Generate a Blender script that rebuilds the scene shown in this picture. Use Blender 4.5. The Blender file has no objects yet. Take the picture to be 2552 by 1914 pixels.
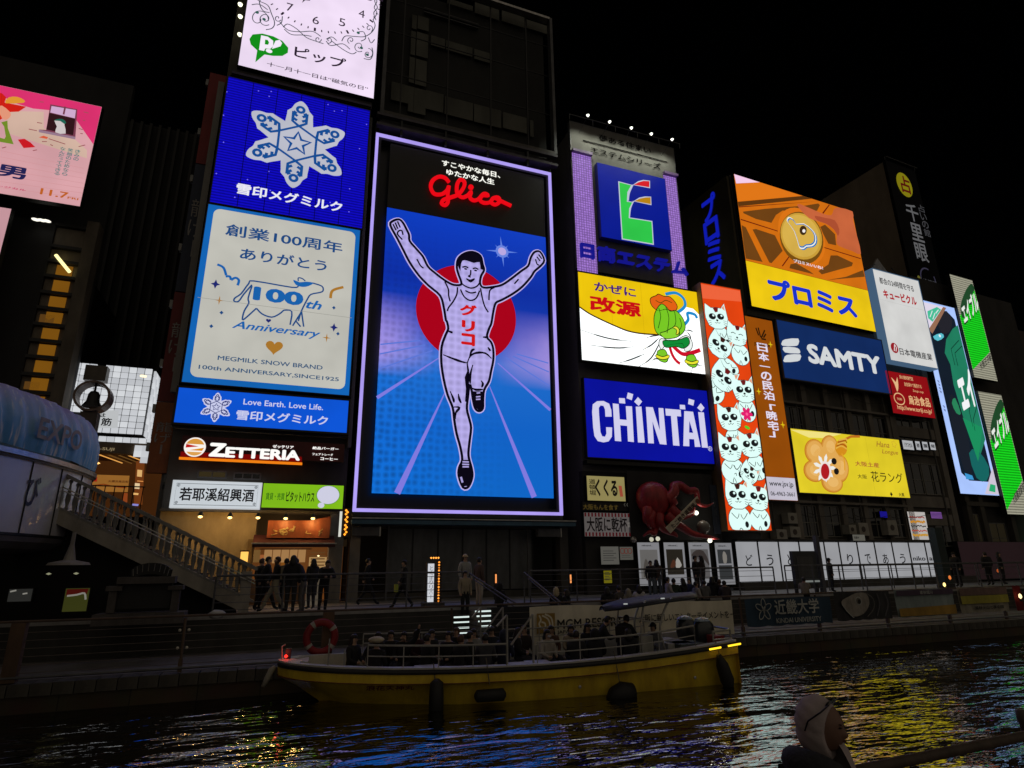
import bpy, math, random
from math import sin, cos, pi, radians, sqrt, atan2
from mathutils import Vector, Matrix
random.seed(7)
SC = bpy.context.scene
COL = SC.collection
# ---------------------------------------------------------------- camera
CAMZ = 3.0                       # eye height over the canal
_F, _P, _R, _Y1, _Y2 = 1508.57, .291376, -.01238, .365997, .424995   # focal (px of 2552), pitch, roll, facade yaw
def _mv(M, v): return [sum(M[i][j]*v[j] for j in range(3)) for i in range(3)]
_f = [0, cos(_P), sin(_P)]; _u = [0, -sin(_P), cos(_P)]; _x = [1, 0, 0]
_RT = [[_x[i]*cos(_R)+_u[i]*sin(_R) for i in range(3)], [-_x[i]*sin(_R)+_u[i]*cos(_R) for i in range(3)], _f]
def _toW(v): return [cos(_Y1)*v[0]+sin(_Y1)*v[1], -sin(_Y1)*v[0]+cos(_Y1)*v[1], v[2]]
AX = [_toW(a) for a in _RT]      # camera right, up, forward in the world (X runs along the quay, Y away from the near bank)
cam_data = bpy.data.cameras.new('camera'); cam = bpy.data.objects.new('camera', cam_data); COL.objects.link(cam)
cam.matrix_world = Matrix(((AX[0][0], AX[1][0], -AX[2][0], 0), (AX[0][1], AX[1][1], -AX[2][1], 0), (AX[0][2], AX[1][2], -AX[2][2], CAMZ), (0, 0, 0, 1)))
cam_data.sensor_width = 36; cam_data.lens = _F/2552*36; cam_data.clip_start = .05; cam_data.clip_end = 900
SC.camera = cam
# ---------------------------------------------------------------- world, sun, exposure
w = bpy.data.worlds.new('World'); SC.world = w; w.use_nodes = True
nt = w.node_tree; nt.nodes.clear()
sky = nt.nodes.new('ShaderNodeTexSky'); sky.sky_type = 'NISHITA'; sky.sun_disc = False
sky.sun_elevation = radians(12); sky.sun_rotation = radians(200)
bg = nt.nodes.new('ShaderNodeBackground'); bg.inputs[1].default_value = 0.00006
out = nt.nodes.new('ShaderNodeOutputWorld'); nt.links.new(sky.outputs[0], bg.inputs[0]); nt.links.new(bg.outputs[0], out.inputs[0])
sd = bpy.data.lights.new('sun', 'SUN'); sd.energy = 0.28; sd.angle = radians(125); sd.color = (1, .86, .68)
sun = bpy.data.objects.new('sun', sd); COL.objects.link(sun)
sun.rotation_euler = Vector((.10, -1, .42)).to_track_quat('Z', 'Y').to_euler()     # the glow of the near bank's lamps, low, behind the camera
SC.view_settings.view_transform = 'Standard'; SC.view_settings.look = 'None'
SC.view_settings.exposure = 0; SC.view_settings.gamma = 1; SC.view_settings.use_curve_mapping = False
SC.render.engine = 'CYCLES'
SC.cycles.use_denoising = True; SC.cycles.max_bounces = 5; SC.cycles.diffuse_bounces = 2; SC.cycles.glossy_bounces = 3
SC.cycles.sample_clamp_indirect = 3; SC.cycles.caustics_reflective = False; SC.cycles.caustics_refractive = False
# ---------------------------------------------------------------- planes: pixel of the photo -> point on a real wall
K = 1.1537
def D(x, y): return (x*K, y*K)                       # from the reduced view
def Z(W, *pts):                                      # from a zoomed window (ox, oy, scale)
    r = [(W[0]+p[0]/W[2], W[1]+p[1]/W[2]) for p in pts]
    return r if len(r) > 1 else r[0]
def ray(px, py):
    a, b = (px-1276)/_F, (957-py)/_F
    return [AX[0][i]*a+AX[1][i]*b+AX[2][i] for i in range(3)]
def atY(px, py, Y):
    d = ray(px, py); t = Y/d[1]; return (d[0]*t, Y, CAMZ+d[2]*t)
def atZ(px, py, z):
    d = ray(px, py); t = (z-CAMZ)/d[2]; return (d[0]*t, d[1]*t, z)
class Plane:
    def __init__(s, x0, y0, yaw): s.x0, s.y0, s.yaw = x0, y0, yaw
    def uv(s, p):
        d = ray(*p); nx, ny = -sin(s.yaw), cos(s.yaw)
        t = (nx*s.x0+ny*s.y0)/(nx*d[0]+ny*d[1])
        return ((d[0]*t-s.x0)*cos(s.yaw)+(d[1]*t-s.y0)*sin(s.yaw), CAMZ+d[2]*t)
    def pt(s, u, z, off=0): return (s.x0+u*cos(s.yaw)+off*sin(s.yaw), s.y0+u*sin(s.yaw)-off*cos(s.yaw), z)
FA = Plane(0, 28.3, 0)                               # main facade line
FB = Plane(26.24, 28.3, _Y2-_Y1)                     # the right-hand buildings, turned 3.4 degrees
# ---------------------------------------------------------------- materials
def lin(c):
    if isinstance(c, str): c = tuple(int(c[i:i+2], 16) for i in (0, 2, 4))
    r = []
    for v in c:
        v /= 255; r.append(v/12.92 if v <= .04045 else ((v+.055)/1.055)**2.4)
    return tuple(r)+(1,)
MC = {}
def newmat(name):
    m = bpy.data.materials.new(name); m.use_nodes = True; return m, m.node_tree
def emi(c, k=1.0, tex=None, sample=True):
    """a lit face: sign film, LED screen, lamp. tex: None | 'film' | 'rows' | 'dots' | 'moire'"""
    key = ('e', c, k, tex, sample)
    if key in MC: return MC[key]
    m, t = newmat('lit_'+(c if isinstance(c, str) else '%02x%02x%02x' % c)); N, L = t.nodes, t.links
    b = N['Principled BSDF']; b.inputs['Base Color'].default_value = (.006, .006, .006, 1); b.inputs['Roughness'].default_value = .5; b.inputs['Specular IOR Level'].default_value = .1
    col = lin(c); b.inputs['Emission Color'].default_value = col; b.inputs['Emission Strength'].default_value = k
    if tex:
        co = N.new('ShaderNodeTexCoord')
        mul = N.new('ShaderNodeMapRange')
        if tex == 'film':
            n = N.new('ShaderNodeTexNoise'); n.inputs['Scale'].default_value = .5; n.inputs['Detail'].default_value = 2
            L.new(co.outputs['Object'], n.inputs['Vector']); L.new(n.outputs['Fac'], mul.inputs['Value'])
            mul.inputs['From Min'].default_value = .3; mul.inputs['From Max'].default_value = .7
            mul.inputs['To Min'].default_value = .90*k; mul.inputs['To Max'].default_value = 1.06*k
        elif tex in ('rows', 'rowsw'):
            sx = N.new('ShaderNodeSeparateXYZ'); L.new(co.outputs['Object'], sx.inputs[0])
            a = N.new('ShaderNodeMath'); a.operation = 'MULTIPLY'; a.inputs[1].default_value = 2*pi/(.15 if tex == 'rows' else .2)
            s = N.new('ShaderNodeMath'); s.operation = 'SINE'
            L.new(sx.outputs['Z'], a.inputs[0]); L.new(a.outputs[0], s.inputs[0])
            n = N.new('ShaderNodeTexNoise'); n.inputs['Scale'].default_value = 8; L.new(co.outputs['Object'], n.inputs['Vector'])
            ad = N.new('ShaderNodeMath'); ad.operation = 'ADD'; L.new(s.outputs[0], ad.inputs[0]); L.new(n.outputs['Fac'], ad.inputs[1])
            L.new(ad.outputs[0], mul.inputs['Value'])
            mul.inputs['From Min'].default_value = -.6; mul.inputs['From Max'].default_value = 1.5
            mul.inputs['To Min'].default_value = .5*k; mul.inputs['To Max'].default_value = 1.35*k
        elif tex in ('dots', 'moire'):
            v = N.new('ShaderNodeTexVoronoi'); v.inputs['Scale'].default_value = 6 if tex == 'dots' else 2.6
            v.inputs['Randomness'].default_value = .12
            L.new(co.outputs['Object'], v.inputs['Vector']); L.new(v.outputs['Distance'], mul.inputs['Value'])
            mul.inputs['From Min'].default_value = .1; mul.inputs['From Max'].default_value = .6
            mul.inputs['To Min'].default_value = 1.2*k if tex == 'dots' else .8*k; mul.inputs['To Max'].default_value = .35*k if tex == 'dots' else 1.12*k
        L.new(mul.outputs[0], b.inputs['Emission Strength'])
    if not sample: m.cycles.emission_sampling = 'NONE'
    MC[key] = m; return m
def ink(c, k=1.0): return emi(c, k, None, False)      # small printed marks on a lit face
def dif(c, rough=.7, var=.25, scale=1.5, metal=0, name='paint', bump=0, spec=.5):
    """a plain surface with grain and wear; c is a linear-ish base colour tuple 0..1"""
    key = ('d', c, rough, var, scale, metal, bump, spec)
    if key in MC: return MC[key]
    m, t = newmat(name); N, L = t.nodes, t.links; b = N['Principled BSDF']
    b.inputs['Roughness'].default_value = rough; b.inputs['Metallic'].default_value = metal
    b.inputs['Specular IOR Level'].default_value = spec
    co = N.new('ShaderNodeTexCoord'); n = N.new('ShaderNodeTexNoise'); n.inputs['Scale'].default_value = scale
    n.inputs['Detail'].default_value = 6; n.inputs['Roughness'].default_value = .65
    mp = N.new('ShaderNodeMapping'); mp.inputs['Scale'].default_value = (1, 1, .45)
    L.new(co.outputs['Object'], mp.inputs[0]); L.new(mp.outputs[0], n.inputs['Vector'])
    r = N.new('ShaderNodeMix'); r.data_type = 'RGBA'
    r.inputs['A'].default_value = tuple(x*(1-var) for x in c[:3])+(1,); r.inputs['B'].default_value = tuple(min(1, x*(1+var)) for x in c[:3])+(1,)
    mr = N.new('ShaderNodeMapRange'); mr.inputs['From Min'].default_value = .35; mr.inputs['From Max'].default_value = .65
    L.new(n.outputs['Fac'], mr.inputs['Value']); L.new(mr.outputs[0], r.inputs['Factor']); L.new(r.outputs['Result'], b.inputs['Base Color'])
    if bump:
        bp = N.new('ShaderNodeBump'); bp.inputs['Strength'].default_value = bump; bp.inputs['Distance'].default_value = .02
        n2 = N.new('ShaderNodeTexNoise'); n2.inputs['Scale'].default_value = 25; L.new(co.outputs['Object'], n2.inputs['Vector'])
        L.new(n2.outputs['Fac'], bp.inputs['Height']); L.new(bp.outputs[0], b.inputs['Normal'])
    MC[key] = m; return m
def glass(c=(.01, .012, .015), rough=.06):
    key = ('g', c, rough)
    if key in MC: return MC[key]
    m, t = newmat('window_glass'); b = t.nodes['Principled BSDF']
    b.inputs['Base Color'].default_value = c+(1,); b.inputs['Roughness'].default_value = rough; b.inputs['Specular IOR Level'].default_value = .7
    n = t.nodes.new('ShaderNodeTexNoise'); n.inputs['Scale'].default_value = .8; bp = t.nodes.new('ShaderNodeBump'); bp.inputs['Strength'].default_value = .08
    t.links.new(n.outputs['Fac'], bp.inputs['Height']); t.links.new(bp.outputs[0], b.inputs['Normal'])
    MC[key] = m; return m
BLACKMETAL = dif((.012, .012, .013), .5, .3, 3, name='dark_steel')
GREYMETAL = dif((.10, .10, .105), .45, .3, 3, name='grey_steel')
STEEL = dif((.45, .44, .42), .3, .2, 4, .8, name='stainless_steel')
CONC = dif((.20, .19, .175), .85, .3, .8, name='concrete', bump=.3)
DARKCONC = dif((.07, .066, .06), .85, .35, .7, name='dark_concrete', bump=.3)
# ---------------------------------------------------------------- meshes
class MB:
    def __init__(s): s.v = []; s.f = []; s.mi = []; s.cur = 0
    def add(s, vs, fs):
        o = len(s.v); s.v += [tuple(p) for p in vs]; s.f += [tuple(i+o for i in f) for f in fs]; s.mi += [s.cur]*len(fs); return s
    def box(s, x0, x1, y0, y1, z0, z1, M=None):
        vs = [(x, y, z) for x in (x0, x1) for y in (y0, y1) for z in (z0, z1)]
        if M: vs = [tuple(M @ Vector(p)) for p in vs]
        return s.add(vs, [(0, 1, 3, 2), (4, 6, 7, 5), (0, 4, 5, 1), (2, 3, 7, 6), (0, 2, 6, 4), (1, 5, 7, 3)])
    def bar(s, a, b, r=.03, n=6, r2=None, cap=True):
        a, b = Vector(a), Vector(b); d = (b-a); 
        if d.length < 1e-6: return s
        d.normalize(); u = d.orthogonal().normalized(); v = d.cross(u); r2 = r if r2 is None else r2
        vs = []
        for P, rr in ((a, r), (b, r2)):
            for i in range(n): t = 2*pi*i/n+pi/n; vs.append(P+u*cos(t)*rr+v*sin(t)*rr)
        fs = [(i, (i+1) % n, n+(i+1) % n, n+i) for i in range(n)]
        if cap: fs += [tuple(range(n))[::-1], tuple(range(n, 2*n))]
        return s.add(vs, fs)
    def tube(s, pts, rs, n=8, cap=True):
        pts = [Vector(p) for p in pts]; m = len(pts)
        if not hasattr(rs, '__len__'): rs = [rs]*m
        vs = []; prev = None
        for i, P in enumerate(pts):
            d = (pts[min(i+1, m-1)]-pts[max(i-1, 0)]).normalized()
            u = (prev-d*prev.dot(d)).normalized() if prev else d.orthogonal().normalized()
            prev = u; v = d.cross(u)
            for k in range(n): t = 2*pi*k/n; vs.append(P+u*cos(t)*rs[i]+v*sin(t)*rs[i])
        fs = [(i*n+k, i*n+(k+1) % n, (i+1)*n+(k+1) % n, (i+1)*n+k) for i in range(m-1) for k in range(n)]
        if cap: fs += [tuple(range(n))[::-1], tuple(range((m-1)*n, m*n))]
        return s.add(vs, fs)
    def lathe(s, prof, n=12, c=(0, 0, 0), axis='Z', sx=1, sy=1):
        vs = []
        for r, z in prof:
            for k in range(n):
                t = 2*pi*k/n; p = (r*cos(t)*sx, r*sin(t)*sy, z)
                if axis == 'Y': p = (p[0], p[2], p[1])
                if axis == 'X': p = (p[2], p[0], p[1])
                vs.append((p[0]+c[0], p[1]+c[1], p[2]+c[2]))
        m = len(prof)
        fs = [(i*n+k, i*n+(k+1) % n, (i+1)*n+(k+1) % n, (i+1)*n+k) for i in range(m-1) for k in range(n)]
        fs += [tuple(range(n))[::-1], tuple(range((m-1)*n, m*n))]
        return s.add(vs, fs)
    def build(s, name, mats, parent=None, smooth=False, loc=None):
        me = bpy.data.meshes.new(name); me.from_pydata(s.v, [], s.f); me.validate()
        if not isinstance(mats, (list, tuple)): mats = [mats]
        for m in mats: me.materials.append(m)
        if len(mats) > 1 and len(me.polygons) == len(s.mi): me.polygons.foreach_set('material_index', s.mi)
        if smooth: me.polygons.foreach_set('use_smooth', [True]*len(me.polygons))
        me.update()
        return link(name, me, parent, loc)
def link(name, me, parent=None, loc=None):
    o = bpy.data.objects.new(name, me); COL.objects.link(o)
    if loc: o.location = loc
    if parent: o.parent = parent
    return o
def tag(o, label=None, cat=None, group=None, kind=None):
    if label: o['label'] = label
    if cat: o['category'] = cat
    if group: o['group'] = group
    if kind: o['kind'] = kind
    return o
def thing(name, label, cat, loc=(0, 0, 0), rz=0, group=None):
    o = bpy.data.objects.new(name, None); COL.objects.link(o); o.location = loc; o.rotation_euler = (0, 0, rz)
    o.empty_display_size = .2
    return tag(o, label, cat, group)
def copy_thing(root, loc=None, rz=None, label=None, scale=None):
    def rec(o, par):
        c = o.copy(); COL.objects.link(c); c.parent = par
        for ch in list(o.children): rec(ch, c)
        return c
    r = rec(root, None)
    if loc is not None: r.location = loc
    if rz is not None: r.rotation_euler = (0, 0, rz)
    if scale: r.scale = (scale,)*3
    if label: r['label'] = label
    return r
def bx(name, x0, x1, y0, y1, z0, z1, mat, parent=None): return MB().box(x0, x1, y0, y1, z0, z1).build(name, mat, parent)
# ---------------------------------------------------------------- lettering
_TC = {}
def glyphs(s, bold=0.0, shear=0.0):
    k = (s, bold, shear)
    if k in _TC: return _TC[k]
    cu = bpy.data.curves.new('t', 'FONT'); cu.body = s; cu.size = 1; cu.offset = 0; cu.resolution_u = 3; cu.fill_mode = 'FRONT'; cu.shear = shear
    ob = bpy.data.objects.new('t', cu); COL.objects.link(ob)
    dg = bpy.context.evaluated_depsgraph_get(); me = ob.evaluated_get(dg).to_mesh()
    vs = [tuple(v.co) for v in me.vertices]; fs = [tuple(p.vertices) for p in me.polygons]
    ob.evaluated_get(dg).to_mesh_clear(); bpy.data.objects.remove(ob); bpy.data.curves.remove(cu)
    if not vs: vs = [(0, 0, 0), (1, 0, 0), (1, 1, 0)]; fs = [(0, 1, 2)]
    x0, x1 = min(v[0] for v in vs), max(v[0] for v in vs); y0, y1 = min(v[1] for v in vs), max(v[1] for v in vs)
    if bold > .004:                                  # heavier weight: the outline repeated round a small circle
        q, base, nf = bold*.8, vs, fs; vs, fs = [], []
        for k in range(9):
            dx, dy = (0, 0) if k == 8 else (q*cos(k*pi/4), q*sin(k*pi/4)); o = len(vs)
            vs += [(v[0]+dx, v[1]+dy, k*.0005) for v in base]; fs += [tuple(i+o for i in f) for f in nf]
        x0 -= q; x1 += q; y0 -= q; y1 += q
    vs = [((v[0]-x0)/(x1-x0 or 1), (v[1]-y0)/(y1-y0 or 1), v[2]) for v in vs]
    _TC[k] = (vs, fs); return _TC[k]
def cr(pts, n=4, closed=True):
    """smooth curve through points"""
    m = len(pts); o = []
    rng = range(m) if closed else range(m-1)
    for i in rng:
        g = (lambda j: pts[j % m]) if closed else (lambda j: pts[max(0, min(m-1, j))])
        p0, p1, p2, p3 = g(i-1), g(i), g(i+1), g(i+2)
        for k in range(n):
            t = k/n
            o.append(tuple(.5*((2*b)+(c-a)*t+(2*a-5*b+4*c-d)*t*t+(3*b-a-3*c+d)*t**3) for a, b, c, d in zip(p0, p1, p2, p3)))
    if not closed: o.append(tuple(pts[-1]))
    return o
def offset_poly(pts, d):
    m = len(pts); A = sum(pts[i][0]*pts[(i+1) % m][1]-pts[(i+1) % m][0]*pts[i][1] for i in range(m)); sg = 1 if A > 0 else -1
    o = []
    for i in range(m):
        a, b, c = pts[i-1], pts[i], pts[(i+1) % m]
        e1 = Vector((b[0]-a[0], b[1]-a[1])); e2 = Vector((c[0]-b[0], c[1]-b[1]))
        if e1.length < 1e-9 or e2.length < 1e-9: o.append(b); continue
        e1.normalize(); e2.normalize(); n = Vector((e1.y+e2.y, -(e1.x+e2.x)))
        if n.length < 1e-6: o.append(b); continue
        n.normalize(); o.append((b[0]+n.x*d*sg, b[1]+n.y*d*sg))
    return o
def ell(c, rx, ry, n=20, rot=0, a0=0, a1=2*pi):
    r = []
    for i in range(n):
        t = a0+(a1-a0)*i/(n if abs(a1-a0-2*pi) < 1e-6 else n-1)
        x, y = rx*cos(t), ry*sin(t); r.append((c[0]+x*cos(rot)-y*sin(rot), c[1]+x*sin(rot)+y*cos(rot)))
    return r
class Face:
    """Flat art on a wall plane; u,z metres. off = distance in front of the plane. Each layer 6 mm further out."""
    def __init__(s, plane, root, uc, zb, off): s.p, s.r, s.uc, s.zb, s.off = plane, root, uc, zb, off
    def mb(s): return MB()
    def P(s, pts, layer): y = -(s.off+.006*layer); return [(u-s.uc, y, z-s.zb) for u, z in pts]
    def uv(s, pts): return [s.p.uv(q) for q in pts]
    def poly(s, name, pts, mat, layer=1, px=True, smooth=0):
        if px: pts = s.uv(pts)
        if smooth: pts = cr(pts, smooth)
        return MB().add(s.P(pts, layer), [tuple(range(len(pts)))]).build(name, mat, s.r)
    def polys(s, name, lst, mat, layer=1, px=True):
        for pts in lst:
            if px: pts = s.uv(pts)
            o = MB().add(s.P(pts, layer), [tuple(range(len(pts)))]).build(name, mat, s.r)
        return o
    def strokes(s, name, lines, wd, mat, layer=1, px=True, smooth=0, closed=False):
        for ln in lines:
            m = MB()
            pts = s.uv(ln) if px else list(ln)
            if smooth: pts = cr(pts, smooth, closed)
            elif closed: pts = pts
            n = len(pts); L, R = [], []
            for i in range(n):
                a = pts[i-1] if (closed or i > 0) else pts[i]; b = pts[(i+1) % n] if (closed or i < n-1) else pts[i]
                dx, dy = b[0]-a[0], b[1]-a[1]; l = sqrt(dx*dx+dy*dy) or 1
                h = wd[i*len(wd)//n]/2 if hasattr(wd, '__len__') else wd/2
                L.append((pts[i][0]-dy/l*h, pts[i][1]+dx/l*h)); R.append((pts[i][0]+dy/l*h, pts[i][1]-dx/l*h))
            vs = s.P(L+R, layer)
            m.add(vs, [(i, (i+1) % n, n+(i+1) % n, n+i) for i in range(n if closed else n-1)]).build(name, mat, s.r)
    def text(s, string, tl, br, mat, layer=1, bold=.02, name='lettering', px=True, shear=0, depth=0, vertical=False, split=False, skew=0):
        (u0, z1), (u1, z0) = (s.uv([tl])[0], s.uv([br])[0]) if px else (tl, br)
        m = MB(); made = []
        if not split and not vertical and (z1-z0) > .55 and len(string.replace(' ', '')) > 1: split = True
        if vertical and (z1-z0)/len(string) > .55: split = True
        cells = []
        if vertical:
            n = len(string); h = (z1-z0)/n
            for i, ch in enumerate(string):
                if ch == ' ': continue
                w = (u1-u0)
                a0, a1 = (u0, u1); b1 = z1-h*i-h*.05; b0 = z1-h*(i+1)+h*.05
                if ch in 'ー｜': 
                    mid = (a0+a1)/2; a0, a1 = mid-w*.06, mid+w*.06
                elif ch == '一': mid = (b0+b1)/2; b0, b1 = mid-h*.05, mid+h*.05
                elif ch in 'っッゃゅょ': a0 += w*.25; a1 -= w*.1; b0 += h*.2; b1 -= h*.1
                elif ch in '「': a0 += w*.4; b1 -= h*.3
                elif ch in '」': a1 -= w*.4; b0 += h*.3
                cells.append((ch, a0, b0, a1, b1))
        elif split:
            # keep natural spacing: use widths of prefixes
            gv, gf = glyphs(string, bold, shear); isl = islands_by_x(gv, gf, len(string.replace(' ', '')))
            for vs_, fs_ in isl:
                cells.append(((vs_, fs_), u0, z0, u1, z1))
        else: cells.append((string, u0, z0, u1, z1))
        for ch, a0, b0, a1, b1 in cells:
            gv, gf = glyphs(ch, bold, shear) if isinstance(ch, str) else ch
            pts = [(a0+x*(a1-a0), b0+y*(b1-b0)+skew*x) for x, y, _ in gv]; dq = [v[2] for v in gv]
            if split: m = MB()
            if depth:
                F_ = [(x, y-e_, z) for (x, y, z), e_ in zip(s.P(pts, layer), dq)]; n = len(F_); B_ = [(x, y+depth, z) for x, y, z in F_]
                F2 = F_; ed = {}
                for f in gf:
                    for i in range(len(f)):
                        e = (f[i], f[(i+1) % len(f)]); ed[e] = ed.get(e, 0)+1
                side = [(a, b, n+b, n+a) for (a, b) in ed if (b, a) not in ed]
                m.cur = 0; m.add(F2+B_, list(gf)); o = len(m.v)-2*n
                m.cur = 1; m.f += [tuple(i+o for i in f) for f in side]; m.mi += [1]*len(side); m.cur = 0
            else: m.add([(x, y-e_, z) for (x, y, z), e_ in zip(s.P(pts, layer), dq)], gf)
            if split: made.append(m.build('letter', mat if isinstance(mat, list) else [mat]+([BLACKMETAL] if depth else []), s.r))
        if not split: return m.build(name, mat if isinstance(mat, list) else ([mat]+([BLACKMETAL] if depth else [])), s.r)
        return made
def islands_by_x(gv, gf, n):
    par = list(range(len(gv)))
    def fd(a):
        while par[a] != a: par[a] = par[par[a]]; a = par[a]
        return a
    for f in gf:
        for i in f[1:]: par[fd(i)] = fd(f[0])
    g = {}
    for f in gf: g.setdefault(fd(f[0]), []).append(f)
    L = []
    for fs in g.values():
        xs = [gv[i][0] for f in fs for i in f]; L.append([min(xs), max(xs), fs])
    L.sort(key=lambda t: t[0])
    # merge the nearest neighbours until n clusters are left
    while len(L) > n:
        k = min(range(len(L)-1), key=lambda i: L[i+1][0]-L[i][1]); a, b = L[k], L[k+1]
        L[k:k+2] = [[min(a[0], b[0]), max(a[1], b[1]), a[2]+b[2]]]
    res = []
    for a, b, fs in L:
        idx = sorted({i for f in fs for i in f}); mp = {j: q for q, j in enumerate(idx)}
        res.append(([gv[j] for j in idx], [tuple(mp[i] for i in f) for f in fs]))
    return res
def sign(plane, name, label, tl, br, mat, off=.3, depth=.28, rim=.06, rimmat=None, cat='sign', group=None, px=True, cabinet=True, legs=False):
    (u0, z1), (u1, z0) = (plane.uv(tl), plane.uv(br)) if px else (tl, br)
    uc = (u0+u1)/2; r = thing(name, label, cat, plane.pt(uc, z0, 0), plane.yaw, group)
    s = Face(plane, r, uc, z0, off); s.box = (u0, z0, u1, z1)
    if cabinet:
        a, b = u0-uc, u1-uc; h = z1-z0; m = MB(); rm = rim
        m.box(a-rm, b+rm, -(off-.012), -(off-depth), -rm, h+rm)
        o = m.build('cabinet', rimmat or BLACKMETAL, r)
        f = MB()                                      # raised rim, four mitred strips
        if rm > .02:
            e = off+.02
            f.box(a-rm, a, -e, -(off-.013), -rm, h+rm); f.box(b, b+rm, -e, -(off-.013), -rm, h+rm)
            f.box(a, b, -e, -(off-.013), -rm, 0); f.box(a, b, -e, -(off-.013), h, h+rm); f.build('frame', rimmat or BLACKMETAL, r)
    s.poly('panel', [(u0, z0), (u1, z0), (u1, z1), (u0, z1)], mat, 0, px=False)
    s.fr = lambda x, y: (u0+(u1-u0)*x, z1-(z1-z0)*y)
    return s
# ================================================================ SETTING
def water_mat():
    m, t = newmat('canal_water'); N, L = t.nodes, t.links; b = N['Principled BSDF']
    b.inputs['Base Color'].default_value = (.0015, .002, .0018, 1); b.inputs['Roughness'].default_value = .015
    b.inputs['IOR'].default_value = 2.8; b.inputs['Specular IOR Level'].default_value = .9
    co = N.new('ShaderNodeTexCoord'); prev = None
    for sx, sy, sc, det, di in ((.40, 1.0, 1.0, 1, .105), (.45, 1.25, 3.0, 1, .042), (.5, 1.4, 9, 1, .008)):
        mp = N.new('ShaderNodeMapping'); mp.inputs['Scale'].default_value = (sx, sy, 1); mp.inputs['Rotation'].default_value = (0, 0, radians(12+sc*3))
        n = N.new('ShaderNodeTexNoise'); n.inputs['Scale'].default_value = sc; n.inputs['Detail'].default_value = det; n.inputs['Distortion'].default_value = .5
        L.new(co.outputs['Object'], mp.inputs[0]); L.new(mp.outputs[0], n.inputs['Vector'])
        bp = N.new('ShaderNodeBump'); bp.inputs['Strength'].default_value = 1; bp.inputs['Distance'].default_value = di
        L.new(n.outputs['Fac'], bp.inputs['Height'])
        if prev: L.new(prev.outputs[0], bp.inputs['Normal'])
        prev = bp
    L.new(prev.outputs[0], b.inputs['Normal']); return m
def sheet(name, x0, x1, y0, y1, z, mat):
    o = MB().add([(x0, y0, z), (x1, y0, z), (x1, y1, z), (x0, y1, z)], [(0, 1, 2, 3)]).build(name, mat); tag(o, kind='structure'); return o
sheet('water', -160, 320, 3.5, 17.7, 0, water_mat())
sheet('ground', -400, 600, -300, 700, -1.2, dif((.03, .03, .03), .9))
def stone_mat(c, bw=.6, bh=.3, name='stone'):
    m, t = newmat(name); N, L = t.nodes, t.links; b = N['Principled BSDF']; b.inputs['Roughness'].default_value = .8
    co = N.new('ShaderNodeTexCoord'); mp = N.new('ShaderNodeMapping'); mp.inputs['Rotation'].default_value = (radians(90), 0, 0)
    br = N.new('ShaderNodeTexBrick'); br.inputs['Color1'].default_value = c+(1,); br.inputs['Color2'].default_value = tuple(x*.7 for x in c)+(1,)
    br.inputs['Mortar'].default_value = tuple(x*.3 for x in c)+(1,); br.inputs['Scale'].default_value = 1; br.inputs['Brick Width'].default_value = bw; br.inputs['Row Height'].default_value = bh
    br.inputs['Mortar Size'].default_value = .015
    L.new(co.outputs['Object'], mp.inputs[0]); L.new(mp.outputs[0], br.inputs['Vector'])
    n = N.new('ShaderNodeTexNoise'); n.inputs['Scale'].default_value = 1.3; n.inputs['Detail'].default_value = 6; L.new(co.outputs['Object'], n.inputs['Vector'])
    mx = N.new('ShaderNodeMix'); mx.data_type = 'RGBA'; mx.blend_type = 'MULTIPLY'; mx.inputs['Factor'].default_value = .8
    L.new(br.outputs['Color'], mx.inputs['A']); L.new(n.outputs['Color'], mx.inputs['B']); L.new(mx.outputs['Result'], b.inputs['Base Color'])
    return m
def struct(name, x0, x1, y0, y1, z0, z1, mat): return tag(bx(name, x0, x1, y0, y1, z0, z1, mat), kind='structure')
qw = struct('quay_wall', -160, 320, 17.62, 18.1, -1.1, .36, stone_mat((.12, .09, .05), 1.4, .45))
# coping stones of the far quay, one by one where they can be told apart
cp = MB()
me0 = None
random.seed(3)
for i in range(110):
    x0 = -14+i*.42
    if me0 is None:
        c0 = bx('coping_stone', 0, .40, 17.56, 18.1, .364, .62, dif((.085, .078, .066), .8, .35, 2, name='coping', bump=.3), qw); me0 = c0.data; c0.location = (x0, 0, 0)
    else: o = link('coping_stone', me0, qw, (x0, random.uniform(-.008, .008), random.uniform(-.006, .004)))
o = bx('coping_run', 32.3, 320, 17.56, 18.1, .364, .62, CONC, qw); o = bx('coping_run', -160, -14.02, 17.56, 18.1, .364, .62, CONC, qw)
struct('lower_walkway', -160, 320, 18.1, 21.5, -1.1, .63, dif((.15, .14, .135), .7, .3, 1.2, name='walkway_paving', bump=.4))
struct('promenade_wall', -160, 320, 21.44, 21.495, .631, 1.552, dif((.05, .048, .042), .9, .3, 1, name='wall_slats'))
struct('upper_promenade', -160, 320, 21.5, 60, -1.1, 1.55, dif((.22, .22, .24), .6, .3, 1.5, name='promenade_paving', bump=.4))
struct('promenade_edge', -160, 320, 21.42, 21.75, 1.553, 1.66, dif((.30, .29, .28), .7, .25, 1.5, name='kerb'))
struct('near_walkway', -160, 320, -20, 3.5, -1.1, .6, CONC)
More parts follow.
